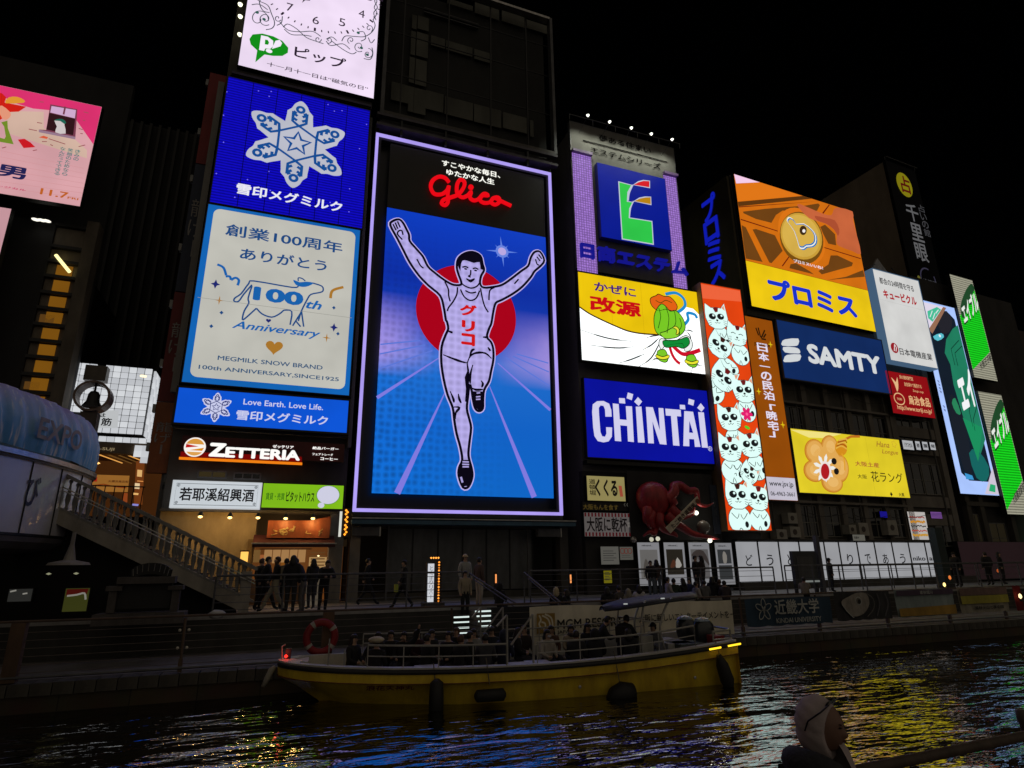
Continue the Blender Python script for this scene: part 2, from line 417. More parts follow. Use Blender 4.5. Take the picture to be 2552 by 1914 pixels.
# ---------------------------------------------------------------- buildings
WALLB = dif((.085, .075, .063), .85, .3, .5, name='render_wall', bump=.2)
WALLD = dif((.036, .034, .033), .85, .35, .6, name='dark_wall', bump=.2)
WALLO = dif((.19, .17, .145), .85, .3, .5, name='office_trim', bump=.2)
WALLT = dif((.125, .115, .10), .8, .3, .6, name='tile_wall', bump=.2)
def part(name, M, mat, root): return M.build(name, mat, root)
def windows(plane, root, cells, off=-.30, frame=GREYMETAL, gl=None, uc=0, zb=0, mull=(1, 1)):
    for (u0, z0, u1, z1) in cells:
        y0 = -off
        m = MB(); t = .06
        m.box(u0-uc, u0+t-uc, y0-.05, y0+.02, z0-zb, z1-zb); m.box(u1-t-uc, u1-uc, y0-.05, y0+.02, z0-zb, z1-zb)
        m.box(u0+t-uc, u1-t-uc, y0-.05, y0+.02, z0-zb, z0+t-zb); m.box(u0+t-uc, u1-t-uc, y0-.05, y0+.02, z1-t-zb, z1-zb)
        for k in range(1, mull[0]+1):
            x = u0+(u1-u0)*k/(mull[0]+1)-uc; m.box(x-.02, x+.02, y0-.045, y0-.005, z0+t-zb, z1-t-zb)
        for k in range(1, mull[1]+1):
            z = z0+(z1-z0)*(k/(mull[1]+1)*.9)-zb; m.box(u0+t-uc, u1-t-uc, y0-.04, y0-.01, z-.02, z+.02)
        f = m.build('window', frame, root)
        bx('pane', u0+.01-uc, u1-.01-uc, y0-.003, y0+.015, z0+.01-zb, z1-.01-zb, gl or glass(), f)
# snow-sign building
b = thing('sign_building', 'narrow grey building carrying the blue snowflake and white clock signs', 'building', (-.75, 28.6, 1.55))
bx('wall', -3.75, 3.6, .25, 15, 3.8, 33.4, WALLB, b); bx('wall', -3.75, -.05, .25, 15, 0, 3.8, dif((.42, .33, .19), .8, .2, 1.2, name='plaster', bump=.2), b)
bx('roof_frame', -3.7, 3.6, .3, 3, 33.41, 38, BLACKMETAL, b)
bx('pillar', 3.0, 3.6, -.05, .6, 0, 3.79, CONC, b); bx('wall', -.04, 2.99, 1.4, 15, 0, 3.8, WALLB, b)
u0, z1 = FA.uv(Z((400, 960, 4.366), (400, 912))); u1, z0 = FA.uv(Z((400, 960, 4.366), (712, 1010)))
u2, z3 = FA.uv(Z((400, 960, 4.366), (795, 935))); u3, z2 = FA.uv(Z((400, 960, 4.366), (1090, 1025)))
windows(FA, b, [(u0, z0, u1, z1)], off=-.18, uc=-.75, zb=1.55, mull=(1, 0), gl=emi((62, 52, 30), .7, 'film'))
for c in b.children[-1:]: c.location = (0, -.2, 0)
windows(FA, b, [(u2, z2, u3, z3)], off=-.18, uc=-.75, zb=1.55, mull=(2, 0))
for c in b.children[-1:]: c.location = (0, -.2, 0)
m = MB()
for i in range(9): m.box(-3.72, 3.58, -.05, .24, 3.9+i*.01, 3.9+i*.01+.004)
bx('ledge', -3.75, 3.6, -.1, .24, 7.22, 7.34, GREYMETAL, b); bx('ledge', -3.75, 3.6, -.12, .24, 3.76, 3.86, DARKCONC, b)
# the dark gaps behind the runner sign
b = thing('sign_tower', 'tall dark building holding the giant runner sign and an unlit frame', 'building', (8.5, 28.6, 1.55))
bx('wall', -5.35, 5.4, .5, 14, 3.55, 25.3, WALLD, b); bx('wall', -5.35, 5.3, 1.8, 14, 0, 3.5, WALLD, b)
bx('pillar', -5.35, -4.9, .0, .6, 0, 3.5, CONC, b); bx('pillar', 4.95, 5.4, 0, .6, 0, 3.5, DARKCONC, b)
# pipe bays above the runner sign: two long ducts with brackets
for i, z in enumerate((24.45, 25.1)):
    bx('girder', -5.4, 5.4, -.55, -.25, z, z+.16, dif((.09, .08, .10), .5, .3, name='girder'), b)
for x in (-4.1, -1.6, .9, 3.4): bx('bracket', x, x+.12, -.5, .5, 24.1, 25.1, BLACKMETAL, b)
bx('duct', -5.2, 5.2, -.2, .3, 24.62, 25.05, dif((.11, .10, .12), .4, .3, name='duct'), b)
# storefront under the sign
g = (.02, .024, .024)
for k in range(6):
    x0 = -3.55+k*1.23
    o = bx('shutter_panel', x0, x0+1.17, .9, .96, .35, 3.2, dif((.10, .105, .105), .35, .35, 1.2, name='frosted_glass'), b)
    bx('frame_bar', x0+1.17, x0+1.23, .86, .98, .3, 3.25, BLACKMETAL, b)
bx('plinth', -4.9, 4.95, .7, 1.8, 0, .3, DARKCONC, b); bx('lintel', -4.9, 4.95, .8, 1.8, 3.22, 3.5, DARKCONC, b)
bx('post', -3.65, -3.57, .3, .4, 0, 3.3, GREYMETAL, b); bx('post', 3.3, 3.38, .3, .4, 0, 3.3, GREYMETAL, b)
aw = thing('awning', 'long slim blue awning under the giant runner sign', 'awning', (8.5, 28.0, 4.95))
bx('canopy', -5.45, 5.4, -.35, .5, -.12, .06, dif((.05, .13, .2), .4, .2, name='blue_canvas'), aw); bx('rail', -5.45, 5.4, -.42, -.36, .1, .15, STEEL, aw)
for i, (a, c) in enumerate(((3.15, 4.35), (12.1, 13.3))):
    t = thing('roller_box', 'pale shutter box at the %s end of the blue awning' % ('left', 'right')[i], 'shutter', ((a+c)/2, 28.2, 4.35), 0, 'shutter boxes under the awning')
    bx('box', -.6, .6, 0, .35, 0, .38, GREYMETAL, t); bx('end_cap', .6, .66, -.03, .36, -.02, .4, STEEL, t)
# unlit frame tower on top
W9 = (900, 0, 3.95)
fr = thing('unlit_billboard', 'empty dark billboard frame with bare grey panels on the tower', 'billboard', (8.55, 28.3, 26.9))
bx('frame_side', -5.3, -5.1, -.15, .3, 0, 10.9, GREYMETAL, fr); bx('frame_side', 5.2, 5.38, -.15, .3, 0, 10.6, GREYMETAL, fr)
bx('frame_side', -5.1, 5.2, -.15, .3, 0, .18, dif((.07, .06, .05), .5, name='rust'), fr); bx('frame_side', -5.1, 5.2, -.15, .3, 10.45, 10.62, STEEL, fr)
bx('backing', -5.1, 5.2, 1.0, 1.2, .18, 10.4, dif((.018, .018, .016), .8, name='backing'), fr)
PG = dif((.11, .11, .09), .8, .25, .7, name='bare_panel')
FU = Plane(0, 29.1, 0)
def fpanel(a, c, W=W9):
    (ua, za), (ub, zb) = FU.uv(Z(W, a)), FU.uv(Z(W, c)); bx('panel', ua-8.55, ub-8.55, .8, .86, zb-26.9, za-26.9, PG, fr)
for a, c in (((505, 140), (545, 290)), ((560, 150), (665, 310)), ((495, 300), (530, 545)), ((550, 310), (655, 575)), ((480, 555), (520, 820)), ((540, 575), (640, 855)),
             ((300, 800), (462, 1020)), ((470, 845), (512, 1105)), ((525, 860), (632, 1135)), ((640, 885), (808, 1110)), ((826, 945), (1100, 1190)), ((1112, 1020), (1380, 1262)), ((1395, 1100), (1650, 1320)), ((1662, 1180), (1700, 1350)),
             ((690, 345), (825, 480)), ((840, 395), (1095, 560)), ((1115, 480), (1285, 625)), ((850, -20), (1100, 110)), ((1120, 20), (1360, 200)), ((1385, 100), (1610, 275)), ((1630, 190), (1830, 335))): fpanel(a, c)
for y in (8.9, 9.05, 9.2): bx('louvre', -2.9, .6, .75, .95, y, y+.05, GREYMETAL, fr)
for x in (-4.2, -1.5, 1.2, 3.6): bx('strut', x, x+.07, .2, .3, .18, 10.4, BLACKMETAL, fr)
for z in (3.2, 6.2, 8.6): bx('strut', -5.1, 5.2, .31, .36, z, z+.05, BLACKMETAL, fr)
# Estem-sign building
b = thing('sign_building', 'slim grey building behind the purple dotted sign and octopus', 'building', (19, 28.6, 1.55))
bx('wall', -3.9, 4.2, .35, 14, 0, 27.9, dif((.16, .155, .14), .8, .25, .5, name='side_wall', bump=.2), b)
bx('shop_front', -4.15, 4.45, -.05, .34, 0, 6.2, WALLD, b)
# Samty building: body, pilasters, windows
b = thing('office_building', 'brown office building under the orange and navy signs with dark windows', 'building', FB.pt(9, 1.55, 0), FB.yaw)
bx('wall', -8.7, 4.4, .55, 16, 2.6, 16.6, WALLT, b); bx('wall', 4.4, 9.9, .5, 16, 2.6, 21.5, WALLT, b); bx('wall', -8.7, 9.9, .8, 16, 0, 2.6, WALLD, b)
for z in (2.62, 4.9, 8.75, 11.2): bx('ledge', -8.7, 4.3, .1, .54, z, z+.14, WALLO, b)
for x in (-5.9, -3.9, -1.85, .2, 2.3, 4.15): bx('pilaster', x, x+.42, .28, .54, 2.77, 16.5, WALLO, b)
for x, r_ in ((-7.9, .05), (-4.6, .035), (-.2, .05), (4.0, .04), (8.6, .06)): MB().bar((x, .2, .3), (x, .2, 15.5), r_, 8).build('drain_pipe', dif((.10, .095, .085), .6, .3, name='pipe'), b)
for x, z in ((-7, 12.2), (-3, 12.4), (1, 12.1), (-5, 4.3), (-1, 4.25), (3, 4.4)): MB().tube(cr([(x, .15, z), (x+1, .12, z-.18), (x+2.2, .12, z-.12), (x+3.4, .15, z+.05)], 4, False), .018, 5).build('cable', BLACKMETAL, b)
for x in (4.45, 9.2): bx('pilaster', x, x+.6, .2, .49, 2.65, 21.4, WALLO, b)
for z in (4.2, 5.4, 9.1, 10.3): bx('spandrel', 5.06, 9.19, .25, .49, z-.45, z+.3, WALLO, b)
cells = []
for x in (-5.48, -3.48, -1.43, .62, 2.72):
    cells.append((9+x+.1, 3.05+1.55-.15, 9+x+1.5, 4.8+1.55)); cells.append((9+x+.1, 9.0+1.55, 9+x+1.5, 11.1+1.55))
windows(FB, b, cells, off=-.48, uc=9, zb=1.55, frame=dif((.22, .21, .18), .5, name='window_frame'))
cells = [(14.1, 11.2, 15.9, 12.8), (16.0, 11.2, 18.1, 12.8), (14.1, 7.4, 16, 9.6), (16.1, 7.4, 18.1, 9.6), (16.3, 3.9, 18.1, 5.9)]
windows(FB, b, cells, off=-.44, uc=9, zb=1.55, frame=dif((.22, .21, .18), .5, name='window_frame'))
# tall fortune tower behind, with its bare side wall
FT = Plane(FB.pt(0, 0, -7)[0], FB.pt(0, 0, -7)[1], FB.yaw)
(ua, za), (ub, zb), (uc_, zc) = FT.uv(D(1912, 345)), FT.uv(D(1998, 352)), FT.uv(D(2045, 660))
TW = (ua, uc_, za)
b = thing('tower_block', 'tall dark tower with a bare pale side wall behind the chick sign', 'building', FT.pt((ua+uc_)/2, 1.55, 0), FB.yaw)
hw = (uc_-ua)/2
bx('wall', -hw, hw, 0, .3, 0, za-1.55, dif((.004, .005, .009), .7, .2, name='tower_front', spec=.1), b); bx('side_wall', -hw, hw, .31, 12, 0, za-1.65, dif((.34, .27, .20), .85, .25, .3, name='tower_side'), b)
m = MB().bar((-hw-.1, -.2, za-1.3), (hw+.1, -.2, za-1.3), .05); m.bar((-hw, 0, za-1.55), (-hw, 0, za-1.2), .04); m.bar((hw, 0, za-1.55), (hw, 0, za-1.2), .04); m.build('roof_rail', GREYMETAL, b)
# building carrying the big promise box: dark block behind
b = thing('sign_block', 'dark rooftop block behind the orange coin screen', 'building', FB.pt(7, 16.6, -1), FB.yaw)
bx('wall', -5.8, 5.8, .2, 9, 0, 11.4, WALLD, b)
# right-hand end
b = thing('office_building', 'dark building behind the tall green screens at the right', 'building', FB.pt(24, 1.55, 0), FB.yaw)
bx('wall', -3.9, 10, .6, 16, 0, 23.6, WALLD, b)
for x in (-3.9, -2.3, 1.2): bx('pilaster', x, x+.5, .25, .59, 0, 6, WALLB, b)
bx('ledge', -3.9, 10, .2, .59, 5.2, 5.5, WALLB, b)
windows(FB, b, [(22.6, 3.6, 24.6, 5.6), (20.7, 3.0, 21.6, 6.2)], off=-.5, uc=24, zb=1.55, frame=GREYMETAL, gl=emi((52, 45, 30), .35, 'film'))
b = thing('office_building', 'distant dark building at the far right edge', 'building', FB.pt(40, 1.55, 0), FB.yaw)
(u9, z9) = Plane(FB.pt(0, 0, -9)[0], FB.pt(0, 0, -9)[1], FB.yaw).uv(D(2205, 540)); bx('wall', -5.5, 60, .6, 16, 0, 9, WALLD, b); bx('wall', 0, 60, 9, 30, 9, 27, dif((.06, .04, .035), .85, name='far_wall'), b)
# left side: dark ribbed block far behind, lit stair tower, arcade
FL = Plane(0, 46, 0)
(ua, za), (ub, zb) = FL.uv(D(200, 330)), FL.uv(D(430, 330))
b = thing('dark_tower', 'dark ribbed tower rising behind the arcade entrance', 'building', ((ua+ub)/2, 46, 1.55))
bx('wall', -(ub-ua)/2-3, (ub-ua)/2+2, .3, 15, 0, za+2, dif((.008, .008, .008), .8, name='ribbed_wall'), b)
for i in range(26):
    x = -(ub-ua)/2-3+i*.62; bx('rib', x, x+.18, 0, .29, 0, za+2, dif((.015, .015, .014), .7, name='rib'), b)
W4 = (0, 460, 3.318)
FS = Plane(0, 29.5, 0)
(s0, _a), (s1, _b) = FS.uv(D(112, 600)), FS.uv((181, 716)); sR = FS.uv((227, 650))[0]
zt = FS.uv(Z(W4, (480, 310)))[1]
b = thing('stair_tower', 'building with a glazed stair tower lit amber beneath the pink screen', 'building', (s0, 29.5, 1.55))
w_ = s1-s0
bx('wall', -14, -.35, .2, 12, 0, zt-1.5, dif((.012, .012, .013), .7, name='shaft_wall'), b); bx('wall', -14, sR-s0, .9, 1.25, 0, zt+7.2, dif((.02, .02, .02), .8, name='tower_wall'), b)
bx('corner_wall', w_, sR-s0, .1, .89, 0, zt-1.2, dif((.12, .10, .075), .8, name='corner_wall'), b)
ys = [310, 490, 610, 735, 870, 1000, 1135, 1270, 1405, 1550, 1700, 1860]
for i in range(len(ys)-1):
    za = FS.uv(Z(W4, (520-i*22, ys[i])))[1]-1.55; zb = FS.uv(Z(W4, (520-i*22, ys[i+1])))[1]-1.55
    bx('floor_slab', -.34, w_-.01, .1, .5, za-.14, za, BLACKMETAL, b)
    bx('floor_panel', -.34, w_-.01, .3, .42, zb+.01, za-.15, dif((.16, .13, .09), .6, .3, name='stair_glass'), b)
    if i > 1: bx('lit_strip', -.34+w_*.42, w_-.22, .25, .29, zb+.06, za-.2, emi((150, 98, 22), .6, 'film'), b)
    if i in (5, 9): bx('lit_strip', -.2, w_*.4, .25, .29, zb+.4, za-.7, emi((110, 74, 30), .6, 'film'), b)
m = MB(); pa = FS.uv(Z(W4, (460, 580))); pb = FS.uv(Z(W4, (575, 722))); m.bar((pa[0]-s0, .02, pa[1]-1.55), (pb[0]-s0, .02, pb[1]-1.55), .07)
m.build('tube_lamp', emi((255, 240, 160), 1.6), b)
# ---------------------------------------------------------------- arcade entrance with glass blocks
W8 = (0, 900, 3.318)
FG = Plane(0, 31, 0)
(g0, gz1), (g1, gz0) = FG.uv(Z(W8, (520, 0))), FG.uv(Z(W8, (1175, 610)))
g0 = FG.uv(Z(W8, (515, 120)))[0]
ar = thing('arcade_gate', 'arcade entrance faced with glowing white glass blocks', 'gateway', ((g0+g1)/2, 31, gz0))
cwid = (g1-g0)/11.0; nrow = 11; ch = (gz1-gz0)/nrow
gm = [emi((214, 217, 222), .86, 'film'), emi((208, 211, 216), .82, 'film'), emi((222, 225, 229), .9, 'film')]
me0s = []
hx = (g1-g0)/2
for i in range(11):
    for j in range(nrow):
        if 3.6 < i+.5 < 5.4 and j >= nrow-3: continue
        if i < 5 and j < 3: continue
        k = (i*3+j*5+(i*j) % 4) % 3
        if len(me0s) <= k:
            o = MB(); q = cwid*.44; o.box(-q, q, -.03, .05, -ch*.44, ch*.44); ob = o.build('glass_block', gm[len(me0s)], ar); me0s.append(ob.data)
        else: ob = link('glass_block', me0s[k], ar)
        ob.location = (-hx+(i+.5)*cwid, 0, (j+.5)*ch)
for j in range(nrow):                                   # the returned corner
    for i in range(4):
        ob = link('glass_block', me0s[(i+j) % 3], ar); ob.location = (hx+.06, .42+i*cwid*.97, (j+.5)*ch); ob.rotation_euler = (0, 0, radians(90))
bx('backing', -hx, hx, .1, .25, 0, ch*nrow, BLACKMETAL, ar); bx('backing', hx-.3, hx, .26, 2.2, 0, ch*nrow, BLACKMETAL, ar)
(l0, lz1), (l1, lz0) = FG.uv(Z(W8, (560, 660))), FG.uv(Z(W8, (1310, 790)))
uc = (g0+g1)/2
bx('lintel', l0-uc-1.5, l1-uc, -.4, .09, lz0-gz0, lz1-gz0-.02, dif((.20, .15, .10), .5, .2, name='bronze_lintel'), ar)
for i in range(9): ob = link('glass_block', me0s[i % 3], ar); ob.location = (-hx+2.0+i*cwid*.98, -.2, -.32)
for i, (a, c) in enumerate(((0, 0), (1, 0), (0, 1), (1, 1), (1, 2))): ob = link('glass_block', me0s[i % 3], ar); ob.location = (l1-uc-.75+a*cwid*.92, -.47, lz1-gz0-.25-c*ch*.9)
s = Face(FG, ar, uc, gz0, .42); s.text('SHI-SUJI', Z(W8, (758, 722)), Z(W8, (960, 760)), emi((190, 170, 130), .6), 1, .0)
s = Face(FG, ar, uc, gz0, .06); s.polys('sign_plate', [Z(W8, (820, 410), (985, 410), (975, 555), (800, 555))], emi((205, 208, 210), .8), 1)
s.text('筋', Z(W8, (845, 470)), Z(W8, (920, 540)), ink((12, 12, 14)), 2, .03); s.text('は', Z(W8, (820, 430)), Z(W8, (875, 468)), ink((12, 12, 14)), 2, .02)
# niche and lamps
(n0, nz1), (n1, nz0) = FG.uv(Z(W8, (735, 55))), FG.uv(Z(W8, (890, 190)))
bx('niche', n0-uc, n1-uc, -.5, .05, nz0-gz0, nz1-gz0, dif((.12, .10, .08), .5, name='niche'), ar)
for q in ((548, 82), (1195, 140)):
    p = FG.uv(Z(W8, q)); MB().lathe([(.02, -.05), (.14, -.02), (.14, .03), (.03, .06)], 10, (p[0]-uc, -.3, p[1]-gz0)).build('lamp', emi((255, 235, 190), 1.5), ar)
# passage interior: amber ceiling and side displays
Fi = Plane(0, 33.5, 0)
(i0, iz1), (i1, iz0) = Fi.uv(Z(W8, (730, 780))), Fi.uv(Z(W8, (1240, 1260)))
ps = thing('arcade_interior', 'warm amber passage with banners inside the arcade', 'shop', ((i0+i1)/2, 33.5, 1.6))
hw = (i1-i0)/2
bx('back_wall', -hw-.8, hw+.3, 2.2, 2.3, iz0-1.6, iz1-1.6+1, emi((70, 38, 14), .7, 'film'), ps)
bx('ceiling', -hw-.8, hw+.3, -2.3, 2.19, iz1-1.6+.1, iz1-1.6+.2, dif((.25, .16, .08), .6, name='ceiling'), ps)
for k in range(7):
    x = -hw+.2+k*(2*hw)/7; m = MB().bar((x, -2, iz1-1.6), (x+.8, 2, iz1-1.6), .025); m.build('light_strip', emi((255, 180, 90), .8 if k % 3 == 0 else .12), ps)
s = Face(Fi, ps, (i0+i1)/2, 1.6, .1)
s.poly('banner', Z(W8, (765, 940), (1075, 950), (1060, 1085), (765, 1080)), emi((168, 112, 48), .75, 'film'), 0)
s.text('大横浜商店街', Z(W8, (900, 985)), Z(W8, (1065, 1010)), ink((60, 20, 8)), 1, .02); s.poly('emblem', Z(W8, (765, 960), (810, 960), (805, 1000), (765, 995)), ink((150, 30, 20)), 1)
s.strokes('swash', [Z(W8, (780, 1030), (860, 1020), (950, 1040), (1050, 1050))], .05, ink((120, 50, 15)), 1)
s.poly('display', Z(W8, (1130, 830), (1200, 830), (1180, 1190), (1110, 1180)), emi((120, 62, 24), .8, 'film'), 0)
for (a, c, e, f_, col) in ((1140, 900, 1180, 960, (240, 190, 120)), (1120, 1010, 1160, 1060, (250, 220, 170)), (1105, 1090, 1150, 1110, (255, 200, 120)), (1100, 1180, 1150, 1200, (150, 150, 230)), (1140, 990, 1190, 1000, (255, 170, 90)), (1020, 1090, 1060, 1170, (150, 70, 30))):
    s.poly('goods', Z(W8, (a, c), (e, c+4), (e-4, f_), (a-4, f_-4)), emi(col, .8), 1)
MB().lathe([(.02, -.05), (.1, 0), (.02, .05)], 10, (Fi.uv(Z(W8, (822, 852)))[0]-(i0+i1)/2, -.3, Fi.uv(Z(W8, (822, 852)))[1]-1.6)).build('lamp', emi((255, 190, 110), 2.0), ps)
m = MB()
for k in range(8):
    x = -hw+.3+k*(2*hw)/8; m.bar((x, -2.1, iz0-1.6), (x, -2.1, iz0-1.6+1.0), .02)
m.bar((-hw, -2.1, iz0-1.6+1), (hw, -2.1, iz0-1.6+1), .03); m.build('railing', BLACKMETAL, ps)
# narrow grey wall between arcade and the snow building
al0, al1 = Plane(0, 29.2, 0).uv(D(338, 1100))[0], Plane(0, 29.2, 0).uv(D(392, 950))[0]
b = thing('alley_wall', 'grey alley wall between the arcade and the snowflake building', 'wall', (al0, 29.2, 1.55))
bx('wall', 0, max(.9, al1-al0), 0, 8, 0, 6.3, dif((.16, .155, .145), .85, .25, name='alley_wall'), b); bx('vent_band', .1, .85, -.06, -.01, 4.7, 4.9, BLACKMETAL, b); bx('notice', .1, .7, -.05, -.01, 5.0, 5.4, dif((.3, .3, .28), .7, name='notice'), b)
# ---------------------------------------------------------------- bell monument
FBl = Plane(0, 26.5, 0)
c = FBl.uv(Z(W8, (775, 300))); rad = (FBl.uv(Z(W8, (938, 300)))[0]-FBl.uv(Z(W8, (612, 300)))[0])/2*.95
bell = thing('bell_monument', 'bronze ring on a post holding a dark bell', 'monument', (c[0], 26.5, 1.55), radians(0))
cz = c[1]-1.55
m = MB(); n = 28
for k in range(n):
    for (rr, yy) in ((rad, -.3), (rad, .3), (rad*.86, .3), (rad*.86, -.3)):
        t = 2*pi*k/n; m.v.append((rr*cos(t), yy, cz+rr*sin(t)))
for k in range(n):
    a = k*4; e = ((k+1) % n)*4
    for q in range(4): m.f.append((a+q, a+(q+1) % 4, e+(q+1) % 4, e+q)); m.mi.append(0)
BRZ = dif((.17, .12, .10), .35, .35, 3, .5, name='bronze')
m.build('ring', BRZ, bell)
bx('post', -.28, .28, -.22, .22, 0, cz-rad-.01, dif((.07, .055, .042), .6, .3, name='post_bronze'), bell)
MB().lathe([(.34, 0), (.30, .08), (.22, .22), (.19, .5), (.13, .6), (.04, .63), (.04, .8)], 16, (0, 0, cz-.38)).build('bell', dif((.01, .01, .012), .5, name='bell_iron'), bell, smooth=False)
m = MB().bar((0, 0, cz+.4), (0, 0, cz+rad*.88), .04); m.build('hanger', BLACKMETAL, bell)
# ---------------------------------------------------------------- bridge end with panels and fabric cover
def bpath():
    P = []
    for k in range(26):                           # long bulge towards the canal, radius 13
        y = 12.2+k*.48; P.append((-19.05+sqrt(169-(y-24.6)**2), y))
    for k in range(1, 12):                        # the tight far corner
        t = k/11*radians(125); P.append((-6.05-2.4+2.4*cos(t), 24.3+2.4*sin(t)))
    return P
BP = bpath()
def wallstrip(path, zs, outs):
    """vertical skin following the plan path; zs heights, outs outward offsets"""
    m = MB(); n = len(path)
    for i, (x, y) in enumerate(path):
        a = Vector(path[max(i-1, 0)]); c = Vector(path[min(i+1, n-1)]); d = (c-a).normalized(); nrm = Vector((d.y, -d.x))
        for z, o_ in zip(zs, outs):
            oo = o_(i) if callable(o_) else o_; zz = z(i) if callable(z) else z
            m.v.append((x+nrm.x*oo, y+nrm.y*oo, zz))
    q = len(zs)
    for i in range(n-1):
        for k in range(q-1): m.f.append((i*q+k, (i+1)*q+k, (i+1)*q+k+1, i*q+k+1)); m.mi.append(0)
    return m
br = thing('bridge', 'rounded end of the bridge with pale panels and a blue fabric cover', 'bridge', (0, 0, 0))
# resample the path evenly
def resample(P, step):
    P = [Vector(p) for p in P]; o = [P[0].copy()]; acc = 0
    for a, b_ in zip(P, P[1:]):
        L_ = (b_-a).length; t = step-acc
        while t <= L_: o.append(a+(b_-a)*(t/L_)); t += step
        acc = L_-(t-step)
    return [tuple(p) for p in o]
fine = resample(BP, .2)
pm = dif((.68, .68, .76), .22, .12, .5, name='pale_panel', spec=.8)
seg = 7
for i in range(0, len(fine)-seg, seg):
    sub = fine[i:i+seg+1]
    wallstrip(sub[:], (4.02, 6.02), (0, 0)).build('panel', pm, br)
    a = Vector(sub[0]); MB().bar((a.x+.012, a.y, 4.02), (a.x+.012, a.y, 6.02), .022, 4).build('joint', BLACKMETAL, br)
wallstrip(fine, (6.03, 6.06, 6.2, 6.22), (.03, .12, .12, .02)).build('coping', STEEL, br)
wallstrip(fine, (5.98, 6.03), (.06, .06)).build('gutter', BLACKMETAL, br)
wallstrip(fine, (4.02, 3.95), (.03, .03)).build('gutter', BLACKMETAL, br)
wallstrip(fine, (3.94, 3.8, 3.62, 3.5), (.0, -.05, -.3, -1.2)).build('soffit', dif((.17, .16, .18), .5, .2, name='soffit'), br)
# fabric: pleats and sag, printed
def fab_mat():
    m, t = newmat('printed_fabric'); N, L = t.nodes, t.links; b = N['Principled BSDF']; b.inputs['Roughness'].default_value = .75
    co = N.new('ShaderNodeTexCoord'); s = N.new('ShaderNodeSeparateXYZ'); L.new(co.outputs['Object'], s.inputs[0])
    n = N.new('ShaderNodeTexNoise'); n.inputs['Scale'].default_value = 1.3; n.inputs['Detail'].default_value = 5; L.new(co.outputs['Object'], n.inputs['Vector'])
    mu = N.new('ShaderNodeMath'); mu.operation = 'MULTIPLY_ADD'; mu.inputs[1].default_value = 1.5; L.new(n.outputs['Fac'], mu.inputs[0]); L.new(s.outputs['Z'], mu.inputs[2])
    mr = N.new('ShaderNodeMapRange'); mr.inputs['From Min'].default_value = 6.8; mr.inputs['From Max'].default_value = 8.9; L.new(mu.outputs[0], mr.inputs['Value'])
    r = N.new('ShaderNodeValToRGB'); e = r.color_ramp.elements
    e[0].position = 0; e[0].color = lin((85, 155, 205)); e[1].position = 1; e[1].color = lin((172, 160, 215))
    for p, c in ((.3, (100, 170, 228)), (.5, (150, 195, 240)), (.72, (175, 195, 240))): x = e.new(p); x.color = lin(c)
    L.new(mr.outputs[0], r.inputs[0]); wv = N.new('ShaderNodeTexNoise'); wv.inputs['Scale'].default_value = 3; mq = N.new('ShaderNodeMapping'); mq.inputs['Scale'].default_value = (3, 3, .35); L.new(co.outputs['Object'], mq.inputs[0]); L.new(mq.outputs[0], wv.inputs['Vector'])
    wr = N.new('ShaderNodeMapRange'); wr.inputs['From Min'].default_value = .55; wr.inputs['From Max'].default_value = .75; L.new(wv.outputs['Fac'], wr.inputs['Value']); wm_ = N.new('ShaderNodeMix'); wm_.data_type = 'RGBA'; L.new(wr.outputs[0], wm_.inputs['Factor']); L.new(r.outputs[0], wm_.inputs['A']); wm_.inputs['B'].default_value = (.75, .8, .85, 1); L.new(wm_.outputs['Result'], b.inputs['Base Color'])
    return m
fpth = resample(BP, .09)
import random as _r; _r.seed(11); ph = [_r.uniform(0, 6) for _ in range(4)]
def pl(i, a): return 1.7*a*(sin(i*.62+ph[0])+.6*sin(i*1.37+ph[1])+.5*sin(i*.23+ph[2]))
m = wallstrip(fpth, (lambda i: 6.24+.05*abs(sin(i*.09)), 6.6, 7.1, 7.6, 7.95, 8.0), (lambda i: .06+pl(i, .008), lambda i: .09+pl(i, .015), lambda i: .05+pl(i, .025), lambda i: -.12+pl(i, .03), lambda i: -.35+pl(i, .02), lambda i: -.8))
m.build('fabric_cover', fab_mat(), br, smooth=True)
bx('deck', -30, -9.2, 5, 26, 4.0, 5.3, DARKCONC, br)
bx('pier', -14.5, -10.5, 18.2, 27.5, -1, 3.6, dif((.02, .02, .02), .9, name='pier'), br)
